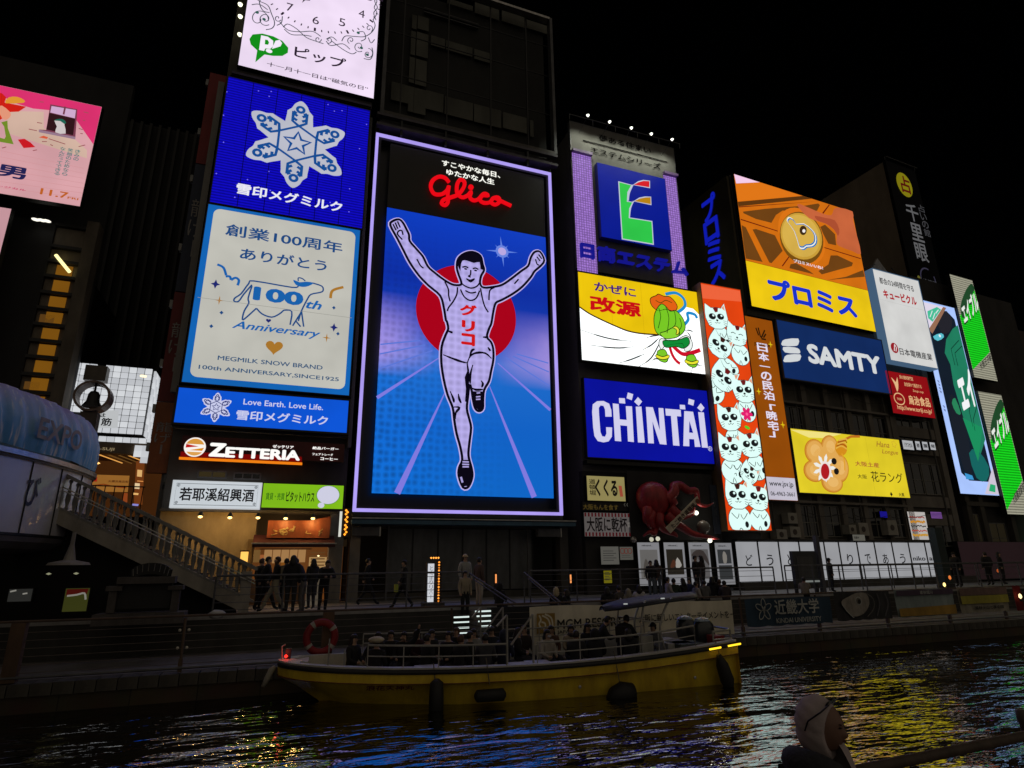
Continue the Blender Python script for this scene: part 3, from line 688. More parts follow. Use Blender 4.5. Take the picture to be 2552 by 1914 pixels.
# big letter marks on panels (reflections and script)
# ================================================================ SIGNS
WC = (500, 0, 4.424); WL = (560, 230, 5.026); WS = (420, 480, 3.19); WV = (400, 960, 4.366); WA = (900, 330, 3.318); WB = (880, 800, 3.19)
WE = (1380, 260, 3.457); WK = (1400, 660, 3.19); WP = (1720, 400, 3.606); WT = (1740, 700, 2.592); WM = (1900, 780, 3.19); WF = (2100, 380, 3.456)
WR = (2200, 700, 2.592); WO = (1420, 1160, 4.424); WQ = (1880, 1340, 3.292); WPK = (0, 200, 4.88); WX = (1860, 1180, 4.809); WY = (2200, 1220, 5.926)
def snowflake(s, c, R, white, blue, back, L=1, rot=0, pw=.20):
    """six-petal crystal emblem; c centre (u,z), R radius"""
    def pol(a, r, t): a += rot; return (c[0]+r*R*cos(a)-t*R*sin(a), c[1]+r*R*sin(a)+t*R*cos(a))
    arms = [pi/2+k*pi/3 for k in range(6)]
    petal = lambda g: [[pol(a, 0, -.2-g), pol(a, .68, -.2-g), pol(a, .76, -.19-g), pol(a, .84, -.13-g*.8), pol(a, .93+g*.6, -.09-g*.5), pol(a, 1+g, 0), pol(a, .93+g*.6, .09+g*.5), pol(a, .84, .13+g*.8), pol(a, .76, .19+g), pol(a, .68, .2+g), pol(a, 0, .2+g)] for a in arms]
    for i, p in enumerate(petal(.055)): s.polys('petal_edge', [cr(p, 3)], back, L, px=False)
    s.polys('crystal', [cr(p, 2) for p in petal(0.01)], white, L+1, px=False)
    s.polys('crystal_core', [[pol(a, .44, 0) for a in arms]], white, L+2, px=False)
    st = []; w_ = .058*R
    for a in arms:
        st.append([pol(a, .42, 0), pol(a, .52, -.135), pol(a, .76, -.135)]); st.append([pol(a, .42, 0), pol(a, .52, .135), pol(a, .76, .135)])
        st.append([pol(a, .60, -.135), pol(a, .55, -.05)]); st.append([pol(a, .60, .135), pol(a, .55, .05)])
        st.append([pol(a, .72, -.135), pol(a, .66, -.05)]); st.append([pol(a, .72, .135), pol(a, .66, .05)])
        st.append([pol(a, .76, -.135), pol(a, .72, -.07)]); st.append([pol(a, .76, .135), pol(a, .72, .07)])
    s.strokes('crystal_line', st, w_, blue, L+3, px=False)
    s.strokes('crystal_hexagon', [[pol(a, .42, 0) for a in arms]], w_*.9, blue, L+4, px=False, closed=True)
    for a in arms: s.strokes('crystal_ring', [ell(pol(a, .83, 0), .068*R, .068*R, 14)], w_, blue, L+4, px=False, closed=True)
    star = [pol(pi/2+k*pi/5+rot*0, .27 if k % 2 == 0 else .12, 0) for k in range(10)]
    s.strokes('crystal_star', [star], w_, blue, L+5, px=False, closed=True)
# ---- clock sign
uL = FA.uv(D(515, 150))[0]; uR = FA.uv(D(805, 222))[0]; zB = FA.uv(D(515, 150))[1]
s = sign(FA, 'clock_sign', 'white glowing clock-face sign with a green speech-bubble logo at the top', (uL, zB+11.2), (uR, zB), emi((240, 222, 246), 1.0, 'film'), px=False, rim=.05)
dk = ink((42, 30, 46)); gy = ink((62, 70, 78))
s.poly('bubble', Z(WC, (625, 605), (555, 540), (540, 480), (575, 430), (680, 420), (800, 450), (900, 500), (965, 575), (960, 630), (900, 665), (800, 665), (705, 650), (605, 735)), ink((16, 140, 24)), 1)
s.poly('letter', Z(WC, (668, 440), (740, 455), (800, 500), (800, 560), (765, 590), (715, 583), (700, 612), (645, 600)), ink((245, 235, 250)), 2)
s.poly('letter_counter', Z(WC, (712, 488), (740, 492), (755, 520), (745, 545), (708, 540)), ink((16, 140, 24)), 3)
s.poly('mark', Z(WC, (825, 500), (870, 490), (897, 525), (880, 560), (785, 590)), ink((245, 235, 250)), 2)
s.polys('mark_dot', [ell(s.uv([Z(WC, (755, 612))])[0], .16, .12)], ink((245, 235, 250)), 2, px=False)
s.text('ピップ', Z(WC, (1040, 550)), Z(WC, (1590, 818)), dk, 1, .025, 'lettering', skew=0)
s.text('十一月十一日は“磁気の日”', Z(WC, (735, 725)), Z(WC, (1835, 1050)), dk, 1, .015)
cc = s.uv([Z(WC, (1310, -150))])[0]; R0 = abs(s.uv([Z(WC, (1245, 358))])[0][1]-cc[1])
s.strokes('minute_mark', [[(cc[0]+R0*1.0*cos(a), cc[1]+R0*sin(a)), (cc[0]+R0*1.045*cos(a), cc[1]+R0*1.045*sin(a))] for a in [k*pi/30 for k in range(60)] if True], .06, dk, 1, px=False)
s.strokes('hour_mark', [[(cc[0]+R0*.99*cos(a), cc[1]+R0*.99*sin(a)), (cc[0]+R0*1.06*cos(a), cc[1]+R0*1.06*sin(a))] for a in [k*pi/6 for k in range(12)]], .11, dk, 2, px=False)
for hnum in range(1, 13):
    a = pi/2-hnum*pi/6; q = (cc[0]+R0*.83*cos(a), cc[1]+R0*.83*sin(a)); ww = .17 if hnum < 10 else .3
    if q[1] < zB+10.6: s.text(str(hnum), (q[0]-ww, q[1]+.27), (q[0]+ww, q[1]-.27), dk, 1, .0, 'numeral', px=False)
s.strokes('clock_hand', [[cc, s.uv([Z(WC, (1170, 40))])[0]], [cc, (cc[0]+.9, cc[1]+1.5)]], .16, dk, 3, px=False)
s.polys('hand_diamond', [Z(WC, (1140, 20), (1170, -10), (1225, 20), (1200, 60), (1150, 55), (1115, 85))], dk, 3)
scr = []
def spiral(cx, cy, r, turns, a0, sg=1, ex=1.0):
    return [(cx+r*(1-.85*t/24)*cos(a0+sg*turns*2*pi*t/24)*ex, cy+r*(1-.85*t/24)*sin(a0+sg*turns*2*pi*t/24)) for t in range(25)]
s.strokes('scroll', [Z(WC, *spiral(640, 260, 110, 1.1, .2, -1)), Z(WC, *spiral(715, 260, 75, 1.4, 1, 1)), Z(WC, *spiral(1740, 560, 60, 1.3, 1, 1)), Z(WC, *spiral(1835, 640, 62, 1.2, -1.5, 1)),
   Z(WC, *spiral(1850, 360, 42, 1.2, 1, -1)), Z(WC, *spiral(1650, 490, 40, 1.2, 2, 1)), Z(WC, *spiral(1290, 480, 38, 1.1, 0, 1)), Z(WC, *spiral(1410, 490, 36, 1.1, 2, -1)), Z(WC, *spiral(850, 250, 40, 1.0, .5, 1))], .045, gy, 1, smooth=2)
s.strokes('scroll', [Z(WC, (590, 0), (640, 60), (740, 110), (780, 200), (815, 300), (790, 360), (720, 378)), Z(WC, (690, 0), (650, 80), (690, 170), (760, 190)), Z(WC, (565, 105), (650, 100), (740, 160)),
   Z(WC, (840, 330), (890, 300), (900, 230)), Z(WC, (870, 290), (960, 380), (1090, 400), (1230, 395), (1320, 450)), Z(WC, (910, 350), (960, 315), (1060, 370), (1160, 460), (1260, 500), (1350, 530)), Z(WC, (920, 370), (1000, 430), (1130, 435), (1220, 450)),
   Z(WC, (1380, 480), (1440, 455), (1495, 495)), Z(WC, (1380, 500), (1430, 550), (1560, 530), (1640, 590)), Z(WC, (1440, 500), (1560, 590), (1660, 640), (1710, 620)), Z(WC, (1550, 500), (1590, 445), (1700, 450), (1800, 450), (1880, 400), (1915, 330), (1895, 270)),
   Z(WC, (1900, 0), (1935, 60), (1905, 130), (1935, 190), (1890, 270)), Z(WC, (1940, 0), (1910, 60), (1940, 130), (1900, 190), (1925, 270)), Z(WC, (1730, 400), (1790, 400), (1810, 470), (1760, 500)), Z(WC, (1880, 570), (1890, 640), (1860, 700), (1790, 690)),
   Z(WC, (1840, 460), (1870, 520), (1910, 480))], .05, gy, 1, smooth=4)
for q in ((625, 190), (1730, 410), (1830, 650), (700, 265), (1765, 575)): s.polys('scroll_bud', [ell(s.uv([Z(WC, q)])[0], .09, .09, 10)], ink((40, 90, 80)), 2, px=False)
# lamps on the left edge of the clock sign
g0_ = None
for i, q in enumerate(((520, 0), (519, 12), (519, 38), (518, 77))):
    p = FA.uv(D(*q))
    if i == 0: continue
    t = thing('edge_lamp', 'small white floodlight on the left edge of the clock sign, %s' % ('uppermost', 'middle one', 'lowest')[i-1], 'lamp', (p[0], 28.25, p[1]), 0, 'floodlights beside the clock sign')
    MB().lathe([(.02, -.06), (.1, -.03), (.12, .05), (.02, .06)], 8).build('lens', emi((255, 255, 215), 2.2), t); MB().bar((.05, 0, 0), (.32, .1, 0), .02).build('arm', BLACKMETAL, t)
# ---- blue LED sign
s = sign(FA, 'snowflake_sign', 'deep blue LED wall with a big white snowflake and white brand lettering', D(495, 175), D(780, 500), emi((10, 6, 172), 1.05, 'rows'), rim=.05)
bl, wh = emi((20, 78, 150), .95, None, False), emi((196, 198, 212), .9, 'film', False)
c = s.uv([Z(WL, (905, 690))])[0]; tp = s.uv([Z(WL, (940, 155))])[0]
snowflake(s, c, (tp[1]-c[1])*.94, wh, bl, wh, 2)
s.text('雪印メグミルク', Z(WL, (160, 1175)), Z(WL, (1460, 1550)), emi((240, 240, 250), .95, None, False), 2, .035, split=False)
for k in range(1, 6):
    x = s.box[0]+(s.box[2]-s.box[0])*k/6; s.strokes('module_joint', [[(x, s.box[1]+.02), (x, s.box[3]-.02)]], .035, ink((3, 2, 60)), 1, px=False)
random.seed(5)
s.polys('stray_pixel', [ell((random.uniform(s.box[0], s.box[2]), random.uniform(s.box[1], s.box[3])), .035, .035, 6) for _ in range(26)], ink((120, 110, 255)), 1, px=False)
x = thing('sign_ledge', 'dark service ledge between the clock sign and the blue snowflake sign', 'ledge', (-.75, 28.3, 26.98)); bx('ledge', -3.5, 3.55, -.12, .3, .0, .4, dif((.05, .04, .045), .6, name='rust'), x); bx('gutter', -3.45, 3.5, -.2, -.13, .05, .18, dif((.07, .05, .12), .4, name='gutter'), x)
bs = thing('sign_flank', 'grey metal flank strip left of the stacked blue snow signs', 'frame', (-4.62, 28.4, 10.3)); bx('strip', -.14, .14, 0, .3, 0, 16.3, dif((.20, .19, .17), .5, .25, .5, name='flank'), bs); bx('strip', 7.36, 7.52, 0, .3, -2, 16.3, dif((.09, .085, .08), .5, .25, name='flank'), bs)
# ---- anniversary banner: lit by spotlights, their light put in as its own glow
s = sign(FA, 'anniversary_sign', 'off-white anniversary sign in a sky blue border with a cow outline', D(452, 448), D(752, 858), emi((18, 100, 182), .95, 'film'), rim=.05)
a, b_ = s.uv([Z(WS, (368, 150)), Z(WS, (1395, 1580))]); r = .3
def rrect(u0, z0, u1, z1, r, n=5):
    o = []
    for cx, cz, t0 in ((u1-r, z1-r, 0), (u0+r, z1-r, pi/2), (u0+r, z0+r, pi), (u1-r, z0+r, 1.5*pi)):
        for k in range(n+1): t = t0+pi/2*k/n; o.append((cx+r*cos(t), cz+r*sin(t)))
    return o
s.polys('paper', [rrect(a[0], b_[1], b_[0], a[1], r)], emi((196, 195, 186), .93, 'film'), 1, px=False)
nb = ink((28, 72, 128)); bb = ink((24, 96, 170)); gd = ink((168, 116, 42)); nv = ink((30, 38, 110))
s.text('創業100周年', Z(WS, (465, 270)), Z(WS, (1375, 510)), nb, 2, .022); s.text('ありがとう', Z(WS, (578, 460)), Z(WS, (1250, 650)), nb, 2, .025)
s.text('MEGMILK SNOW BRAND', Z(WS, (398, 1312)), Z(WS, (1220, 1425)), ink((50, 84, 120)), 2, .02); s.text('100th ANNIVERSARY,SINCE1925', Z(WS, (248, 1385)), Z(WS, (1348, 1520)), ink((50, 84, 120)), 2, .02)
s.text('100', Z(WS, (682, 765)), Z(WS, (1065, 925)), bb, 3, .06); s.text('th', Z(WS, (1095, 870)), Z(WS, (1212, 955)), bb, 3, .03, shear=.3)
s.text('Anniversary', Z(WS, (515, 1035)), Z(WS, (1200, 1190)), bb, 3, .022, shear=.35)
cw = .07
s.strokes('cow_outline', [Z(WS, (1030, 765), (980, 775), (680, 725), (640, 745), (580, 825), (530, 860), (525, 885), (560, 885), (600, 830), (665, 755)), Z(WS, (665, 765), (635, 860), (640, 900), (605, 960), (590, 1020), (605, 1025), (700, 940)),
   Z(WS, (1140, 740), (1215, 765), (1225, 800), (1200, 815), (1130, 830), (1100, 870), (1055, 960), (1030, 1040)), Z(WS, (700, 940), (745, 985), (820, 1010), (880, 985), (915, 955)), Z(WS, (915, 955), (978, 965), (965, 1070)), Z(WS, (1055, 965), (1072, 1085)), Z(WS, (1050, 975), (985, 1078)), Z(WS, (1010, 1040), (1048, 1085))], cw, nb, 2, smooth=3)
s.poly('cow_patch', Z(WS, (990, 715), (1040, 735), (1090, 730), (1150, 740), (1110, 765), (1060, 772), (1010, 755)), bb, 3, smooth=2)
s.strokes('cow_ear', [Z(WS, (1030, 725), (1030, 700), (1060, 705), (1085, 725))], .06, nb, 2, smooth=3)
s.strokes('cloud', [Z(WS, (392, 595), (440, 620), (462, 680)), Z(WS, (458, 690), (490, 690), (500, 718)), Z(WS, (500, 718), (535, 700), (562, 720), (552, 760))], .11, bb, 2, smooth=4)
s.strokes('ribbon_mark', [Z(WS, (1283, 860), (1300, 800), (1385, 772))], .13, gd, 2, smooth=5)
s.strokes('panel_seam', [[(s.box[0]+.12, (s.box[1]+s.box[3])/2-.4), (s.box[2]-.12, (s.box[1]+s.box[3])/2-.46)]], .022, ink((150, 150, 142)), 2, px=False)
def heart(c, r): return [(c[0]+r*.0625*16*sin(t)**3, c[1]+r*.0625*(13*cos(t)-5*cos(2*t)-2*cos(3*t)-cos(4*t))) for t in [k*2*pi/24 for k in range(24)]]
s.polys('heart', [heart(s.uv([Z(WS, (840, 1245))])[0], .37)], gd, 2, px=False); s.polys('heart', [heart(s.uv([Z(WS, (795, 1038))])[0], .11)], nv, 4, px=False)
def star4(c, r, q=.3): return [(c[0]+(r if k % 2 == 0 else r*q)*cos(k*pi/4), c[1]+(r*1.15 if k % 2 == 0 else r*q)*sin(k*pi/4)) for k in range(8)]
for q, r, mt in (((378, 750), .2, nv), ((1310, 1090), .19, nv)): s.polys('sparkle', [star4(s.uv([Z(WS, q)])[0], r, .45)], mt, 2, px=False)
for q, r, mt in (((408, 878), .2, gd), ((1253, 1172), .2, gd)): s.polys('sparkle', [star4(s.uv([Z(WS, q)])[0], r, .22)], mt, 2, px=False)
s.polys('confetti', [star4(s.uv([Z(WS, q)])[0], .085, .7) for q in ((425, 975), (345, 1082), (1310, 935), (1342, 1140))], nb, 2, px=False)
# ---- love earth strip
s = sign(FA, 'brand_sign', 'bright blue strip sign with a small snowflake and two lines of white lettering', D(389, 841), D(747, 938), emi((12, 84, 212), .98, 'film'), rim=.09)
c = s.uv([Z(WV, (612, 258))])[0]; wv = emi((205, 208, 240), .95, None, False)
snowflake(s, c, .62, wv, emi((28, 44, 120), .9, None, False), wv, 1)
s.text('Love Earth. Love Life.', Z(WV, (910, 165)), Z(WV, (1762, 290)), wv, 1, .018); s.text('雪印メグミルク', Z(WV, (835, 285)), Z(WV, (1812, 455)), wv, 1, .03)
# ---- burger sign
s = sign(FA, 'burger_sign', 'dark red burger shop sign with a round logo and glowing white letters', Z(WV, (252, 560)), Z(WV, (1985, 850)), dif((.09, .008, .010), .5, name='maroon_panel'), rim=.0)
s.poly('glow_panel', Z(WV, (232, 735), (1535, 790), (1535, 850), (225, 796)), emi((150, 8, 6), .55), 1)
s.poly('light_bar', Z(WV, (213, 793), (1540, 853), (1537, 882), (212, 822)), emi((245, 130, 20), .98), 2)
c = s.uv([Z(WV, (384, 688))])[0]; R0 = (s.uv([Z(WV, (503, 690))])[0][0]-s.uv([Z(WV, (266, 690))])[0][0])/2
s.polys('logo_disc', [ell(c, R0, R0, 32)], emi((250, 244, 238), 1.0, None, False), 3, px=False)
s.polys('logo_bun', [[(c[0]+R0*.87*cos(t), c[1]+R0*.87*sin(t)) for t in [radians(a) for a in range(20, 161, 10)]]], ink((214, 150, 60)), 4, px=False)
s.polys('logo_bun', [[(c[0]+R0*.87*cos(t), c[1]+R0*.87*sin(t)) for t in [radians(a) for a in range(215, 326, 10)]]], ink((220, 160, 80)), 4, px=False)
s.polys('logo_patty', [[(c[0]-R0*.82, c[1]+R0*.28), (c[0]-R0*.84, c[1]-R0*.1), (c[0]+R0*.35, c[1]+R0*.08)]], ink((190, 20, 20)), 4, px=False)
s.polys('logo_patty', [[(c[0]+R0*.86, c[1]-R0*.02), (c[0]+R0*.7, c[1]-R0*.36), (c[0]-R0*.5, c[1]-R0*.34)]], ink((220, 140, 20)), 4, px=False)
W1 = [emi((252, 250, 246), 1.05), BLACKMETAL]
s.text('Z', Z(WV, (545, 640)), Z(WV, (712, 797)), W1, 6, .07, split=True, depth=.05); s.text('ETTERIA', Z(WV, (718, 685)), Z(WV, (1512, 835)), W1, 6, .06, split=True, depth=.05)
s.text('ゼッテリア', Z(WV, (1222, 662)), Z(WV, (1445, 708)), W1, 6, .05)
s.text('絶品バーガー', Z(WV, (1650, 680)), Z(WV, (1928, 725)), W1[0], 6, .04); s.text('フェアトレード', Z(WV, (1648, 750)), Z(WV, (1868, 785)), W1[0], 6, .04); s.text('コーヒー', Z(WV, (1735, 795)), Z(WV, (1920, 835)), W1[0], 6, .05)
# ---- lower two signs
s = sign(FA, 'liquor_sign', 'white lightbox with six black brush-style characters', Z(WV, (150, 1042)), Z(WV, (1072, 1345)), emi((205, 212, 218), .95, 'film'), off=.12, rim=.03, rimmat=emi((215, 220, 225), .75))
s.text('若耶溪紹興酒', Z(WV, (222, 1112)), Z(WV, (1010, 1275)), ink((14, 15, 18)), 1, .028)
u0, z0, u1, z1 = s.box
s.strokes('fine_border', [[(u0+.12, z0+.1), (u1-.12, z0+.1), (u1-.12, z1-.1), (u0+.12, z1-.1)]], .022, ink((100, 105, 110)), 1, px=False, closed=True)
for (x, y) in ((u0+.2, z0+.18), (u1-.2, z0+.18), (u1-.2, z1-.18), (u0+.2, z1-.18)): s.strokes('corner_scroll', [[(x-.06, y), (x+.06, y)], [(x, y-.06), (x, y+.06)], ell((x, y), .055, .055, 8)], .018, ink((90, 95, 100)), 1, px=False)
s = sign(FA, 'housing_sign', 'lime green lightbox with black lettering and a pale thought bubble', Z(WV, (1124, 1070)), Z(WV, (1975, 1350)), emi((128, 188, 26), .98, 'film'), off=.12, rim=.03, rimmat=BLACKMETAL)
s.text('賃貸・売買', Z(WV, (1150, 1172)), Z(WV, (1345, 1255)), ink((20, 90, 20)), 1, .01); s.text('ピタットハウス', Z(WV, (1372, 1158)), Z(WV, (1668, 1280)), ink((8, 24, 12)), 1, .03)
c = s.uv([Z(WV, (1822, 1198))])[0]; s.polys('bubble_edge', [ell(c, .50, .42, 26)], ink((90, 140, 40)), 1, px=False); s.polys('bubble', [ell(c, .475, .395, 26)], ink((205, 205, 225)), 2, px=False)
c = s.uv([Z(WV, (1745, 1310))])[0]; s.polys('bubble', [ell(c, .14, .12, 16)], ink((205, 205, 225)), 2, px=False)
# ================================================================ the giant runner sign
GU0, GZ0, GU1, GZ1 = 3.08, 5.33, 13.52, 25.6
s = sign(FA, 'runner_sign', 'giant illuminated billboard of a runner with raised arms on a blue track', (GU0+.35, GZ1-.35), (GU1-.35, GZ0+.35), dif((.014, .014, .02), .35, .2, .5, name='sign_box'), px=False, off=-.5, depth=.3, rim=.0, cat='billboard')
u0, z0, u1, z1 = s.box
H_ = z1-z0; hw = (u1-u0)/2
m = MB()                                         # deep reveal round the screen
m.box(-hw-.28, -hw, -.0, .55, -.28, H_+.28); m.box(hw, hw+.28, 0, .55, -.28, H_+.28); m.box(-hw, hw, 0, .55, -.28, 0); m.box(-hw, hw, 0, .55, H_, H_+.28)
m.build('casing', dif((.012, .012, .014), .35, .2, name='black_gloss'), s.r)
tube = emi((176, 158, 245), 1.0, 'film')
for (a, c, e, g_) in ((-hw-.31, -hw-.16, -.29, H_+.29), (hw+.16, hw+.31, -.29, H_+.29)): bx('light_tube', a, c, -.12, -.01, e, g_, tube, s.r)
bx('light_tube', -hw-.155, hw+.155, -.12, -.01, -.29, -.14, tube, s.r); bx('light_tube', -hw-.155, hw+.155, -.12, -.01, H_+.14, H_+.29, tube, s.r)
bx('drip_edge', -hw-.3, hw+.3, -.1, .3, -.5, -.32, DARKCONC, s.r); 
zs = FA.uv(Z(WA, (215, 618)))[1]; sl, sr, sb = FA.uv(Z(WB, (215, 200)))[0], FA.uv(Z(WB, (1590, 1400)))[0], FA.uv(Z(WB, (900, 1390)))[1]
sl, sr = 3.93, 13.04
s.off = .02
s.polys('head_panel', [[(sl, zs+.02), (sr, zs+.02), (sr, z1-.1), (sl, z1-.1)]], dif((.030, .029, .024), .5, .15, .5, name='head_panel'), -6, px=False)
def screen_mat():
    m, t = newmat('lit_screen'); N, L = t.nodes, t.links; b = N['Principled BSDF']; b.inputs['Base Color'].default_value = (.01, .01, .02, 1)
    co = N.new('ShaderNodeTexCoord'); sp = N.new('ShaderNodeSeparateXYZ'); L.new(co.outputs['Object'], sp.inputs[0])
    mr = N.new('ShaderNodeMapRange'); mr.inputs['From Min'].default_value = sb-z0; mr.inputs['From Max'].default_value = zs-z0; L.new(sp.outputs['Z'], mr.inputs['Value'])
    sky_ = N.new('ShaderNodeValToRGB'); e = sky_.color_ramp.elements; e[0].position = 0; e[0].color = lin((6, 100, 196)); e[1].position = 1; e[1].color = lin((0, 58, 190))
    for p, c in ((.22, (8, 96, 196)), (.40, (22, 104, 200)), (.46, (62, 112, 206)), (.50, (56, 96, 200)), (.57, (14, 60, 176)), (.75, (0, 42, 160))): x = e.new(p); x.color = lin(c)
    L.new(mr.outputs[0], sky_.inputs[0])
    # lilac cloud banks at both sides
    n = N.new('ShaderNodeTexNoise'); n.inputs['Scale'].default_value = .45; n.inputs['Detail'].default_value = 4; L.new(co.outputs['Object'], n.inputs['Vector'])
    ab = N.new('ShaderNodeMath'); ab.operation = 'ABSOLUTE'; L.new(sp.outputs['X'], ab.inputs[0])
    ma = N.new('ShaderNodeMapRange'); ma.inputs['From Min'].default_value = 1.6; ma.inputs['From Max'].default_value = 4.6; L.new(ab.outputs[0], ma.inputs['Value'])
    mz = N.new('ShaderNodeValToRGB'); e = mz.color_ramp.elements; e[0].position = .38; e[0].color = (0, 0, 0, 1); e[1].position = .46; e[1].color = (1, 1, 1, 1); x = e.new(.56); x.color = (.75, .75, .75, 1); x = e.new(.68); x.color = (0, 0, 0, 1)
    L.new(mr.outputs[0], mz.inputs[0])
    mm = N.new('ShaderNodeMath'); mm.operation = 'MULTIPLY'; L.new(ma.outputs[0], mm.inputs[0]); L.new(mz.outputs[0], mm.inputs[1])
    m2 = N.new('ShaderNodeMath'); m2.operation = 'MULTIPLY_ADD'; m2.inputs[1].default_value = 1.0; L.new(mm.outputs[0], m2.inputs[0])
    nn = N.new('ShaderNodeMapRange'); nn.inputs['To Min'].default_value = -.5; nn.inputs['To Max'].default_value = .6; L.new(n.outputs['Fac'], nn.inputs['Value'])
    m3 = N.new('ShaderNodeMath'); m3.operation = 'MULTIPLY'; L.new(nn.outputs[0], m3.inputs[0]); L.new(mm.outputs[0], m3.inputs[1]); L.new(m3.outputs[0], m2.inputs[2])
    mx = N.new('ShaderNodeMix'); mx.data_type = 'RGBA'; L.new(m2.outputs[0], mx.inputs['Factor']); L.new(sky_.outputs[0], mx.inputs['A']); mx.inputs['B'].default_value = lin((158, 140, 218))
    L.new(mx.outputs['Result'], b.inputs['Emission Color'])
    v = N.new('ShaderNodeTexVoronoi'); v.inputs['Scale'].default_value = 2.9; v.inputs['Randomness'].default_value = .25; L.new(co.outputs['Object'], v.inputs['Vector'])
    lo = N.new('ShaderNodeMapRange'); lo.inputs['From Min'].default_value = 1.0; lo.inputs['From Max'].default_value = .1; L.new(mr.outputs[0], lo.inputs['Value'])
    lx = N.new('ShaderNodeMapRange'); lx.inputs['From Min'].default_value = 2.5; lx.inputs['From Max'].default_value = -4.5; L.new(sp.outputs['X'], lx.inputs['Value'])
    q = N.new('ShaderNodeMath'); q.operation = 'MULTIPLY'; L.new(lo.outputs[0], q.inputs[0]); L.new(lx.outputs[0], q.inputs[1])
    dv = N.new('ShaderNodeMapRange'); dv.inputs['From Min'].default_value = .1; dv.inputs['From Max'].default_value = .55; dv.inputs['To Min'].default_value = -.35; dv.inputs['To Max'].default_value = .25; L.new(v.outputs['Distance'], dv.inputs['Value'])
    q2 = N.new('ShaderNodeMath'); q2.operation = 'MULTIPLY_ADD'; L.new(q.outputs[0], q2.inputs[0]); L.new(dv.outputs[0], q2.inputs[1]); q2.inputs[2].default_value = 1.0
    L.new(q2.outputs[0], b.inputs['Emission Strength']); return m
s.polys('screen', [[(sl, sb), (sr, sb), (sr, zs), (sl, zs)]], screen_mat(), -5, px=False)
ln = ink((128, 122, 222)); ln2 = ink((92, 118, 214))
cx = (sl+sr)/2; hz = sb+(zs-sb)*.455
def clipx(a, c):
    # keep lane lines inside the screen
    (x0, y0), (x1, y1) = a, c
    for lim, sg in ((sl+.02, -1), (sr-.02, 1)):
        if (x1-lim)*sg > 0: t = (lim-x0)/(x1-x0); x1, y1 = lim, y0+(y1-y0)*t
    return [(x0, y0), (x1, y1)]
L0 = []
for (a, c) in ((Z(WB, (730, 570)), Z(WB, (350, 1370))), (Z(WB, (680, 295)), Z(WB, (190, 610))), (Z(WB, (1085, 520)), Z(WB, (1440, 1400))), (Z(WB, (1150, 335)), Z(WB, (1568, 708)))):
    L0.append((s.uv([a])[0], s.uv([c])[0]))
for a, c in L0:
    w0, w1 = .05, .30 if abs(c[1]-sb) < .5 else .17
    dx, dy = c[0]-a[0], c[1]-a[1]; l = sqrt(dx*dx+dy*dy); nx, ny = -dy/l, dx/l
    s.polys('lane_line', [[(a[0]-nx*w0/2, a[1]-ny*w0/2), (a[0]+nx*w0/2, a[1]+ny*w0/2), (c[0]+nx*w1/2, c[1]+ny*w1/2), (c[0]-nx*w1/2, c[1]-ny*w1/2)]], ln, -3, px=False)
s.strokes('lane_line', [[Z(WB, (630, 235)), Z(WB, (208, 380))], [Z(WB, (575, 190)), Z(WB, (212, 262))], [Z(WB, (535, 155)), Z(WB, (216, 186))], [Z(WB, (1215, 290)), Z(WB, (1560, 515))], [Z(WB, (1270, 280)), Z(WB, (1556, 405))], [Z(WB, (1300, 262)), Z(WB, (1552, 335))]], .07, ln2, -3)
sc0 = s.uv([Z(WA, (875, 1515))])[0]; RD = (s.uv([Z(WA, (1293, 1560))])[0][0]-s.uv([Z(WA, (463, 1560))])[0][0])/2
sd_c = (s.uv([Z(WA, (878, 1560))])[0][0], s.uv([Z(WA, (1000, 1125))])[0][1]); 
top_z = s.uv([Z(WA, (800, 1133))])[0][1]; bot_z = s.uv([Z(WB, (1120, 335))])[0][1]
s.polys('red_disc', [ell((sd_c[0], (top_z+bot_z)/2+.1), RD, RD*1.0, 56)], emi((172, 0, 26), .95, None, False), -2, px=False)
# light star
c = s.uv([Z(WA, (1165, 985))])[0]
for k in range(8):
    a = k*pi/4+.1; r = .95 if k % 2 == 0 else .55
    s.polys('star_ray', [[(c[0]+.09*cos(a+pi/2), c[1]+.09*sin(a+pi/2)), (c[0]+r*cos(a), c[1]+r*sin(a)), (c[0]-.09*cos(a+pi/2), c[1]-.09*sin(a+pi/2))]], ink((96, 130, 222)), -2, px=False)
s.polys('star_core', [ell(c, .38, .38, 20)], ink((104, 132, 222)), -1, px=False); s.polys('star_core', [ell(c, .24, .24, 20)], ink((185, 168, 225)), 0, px=False)
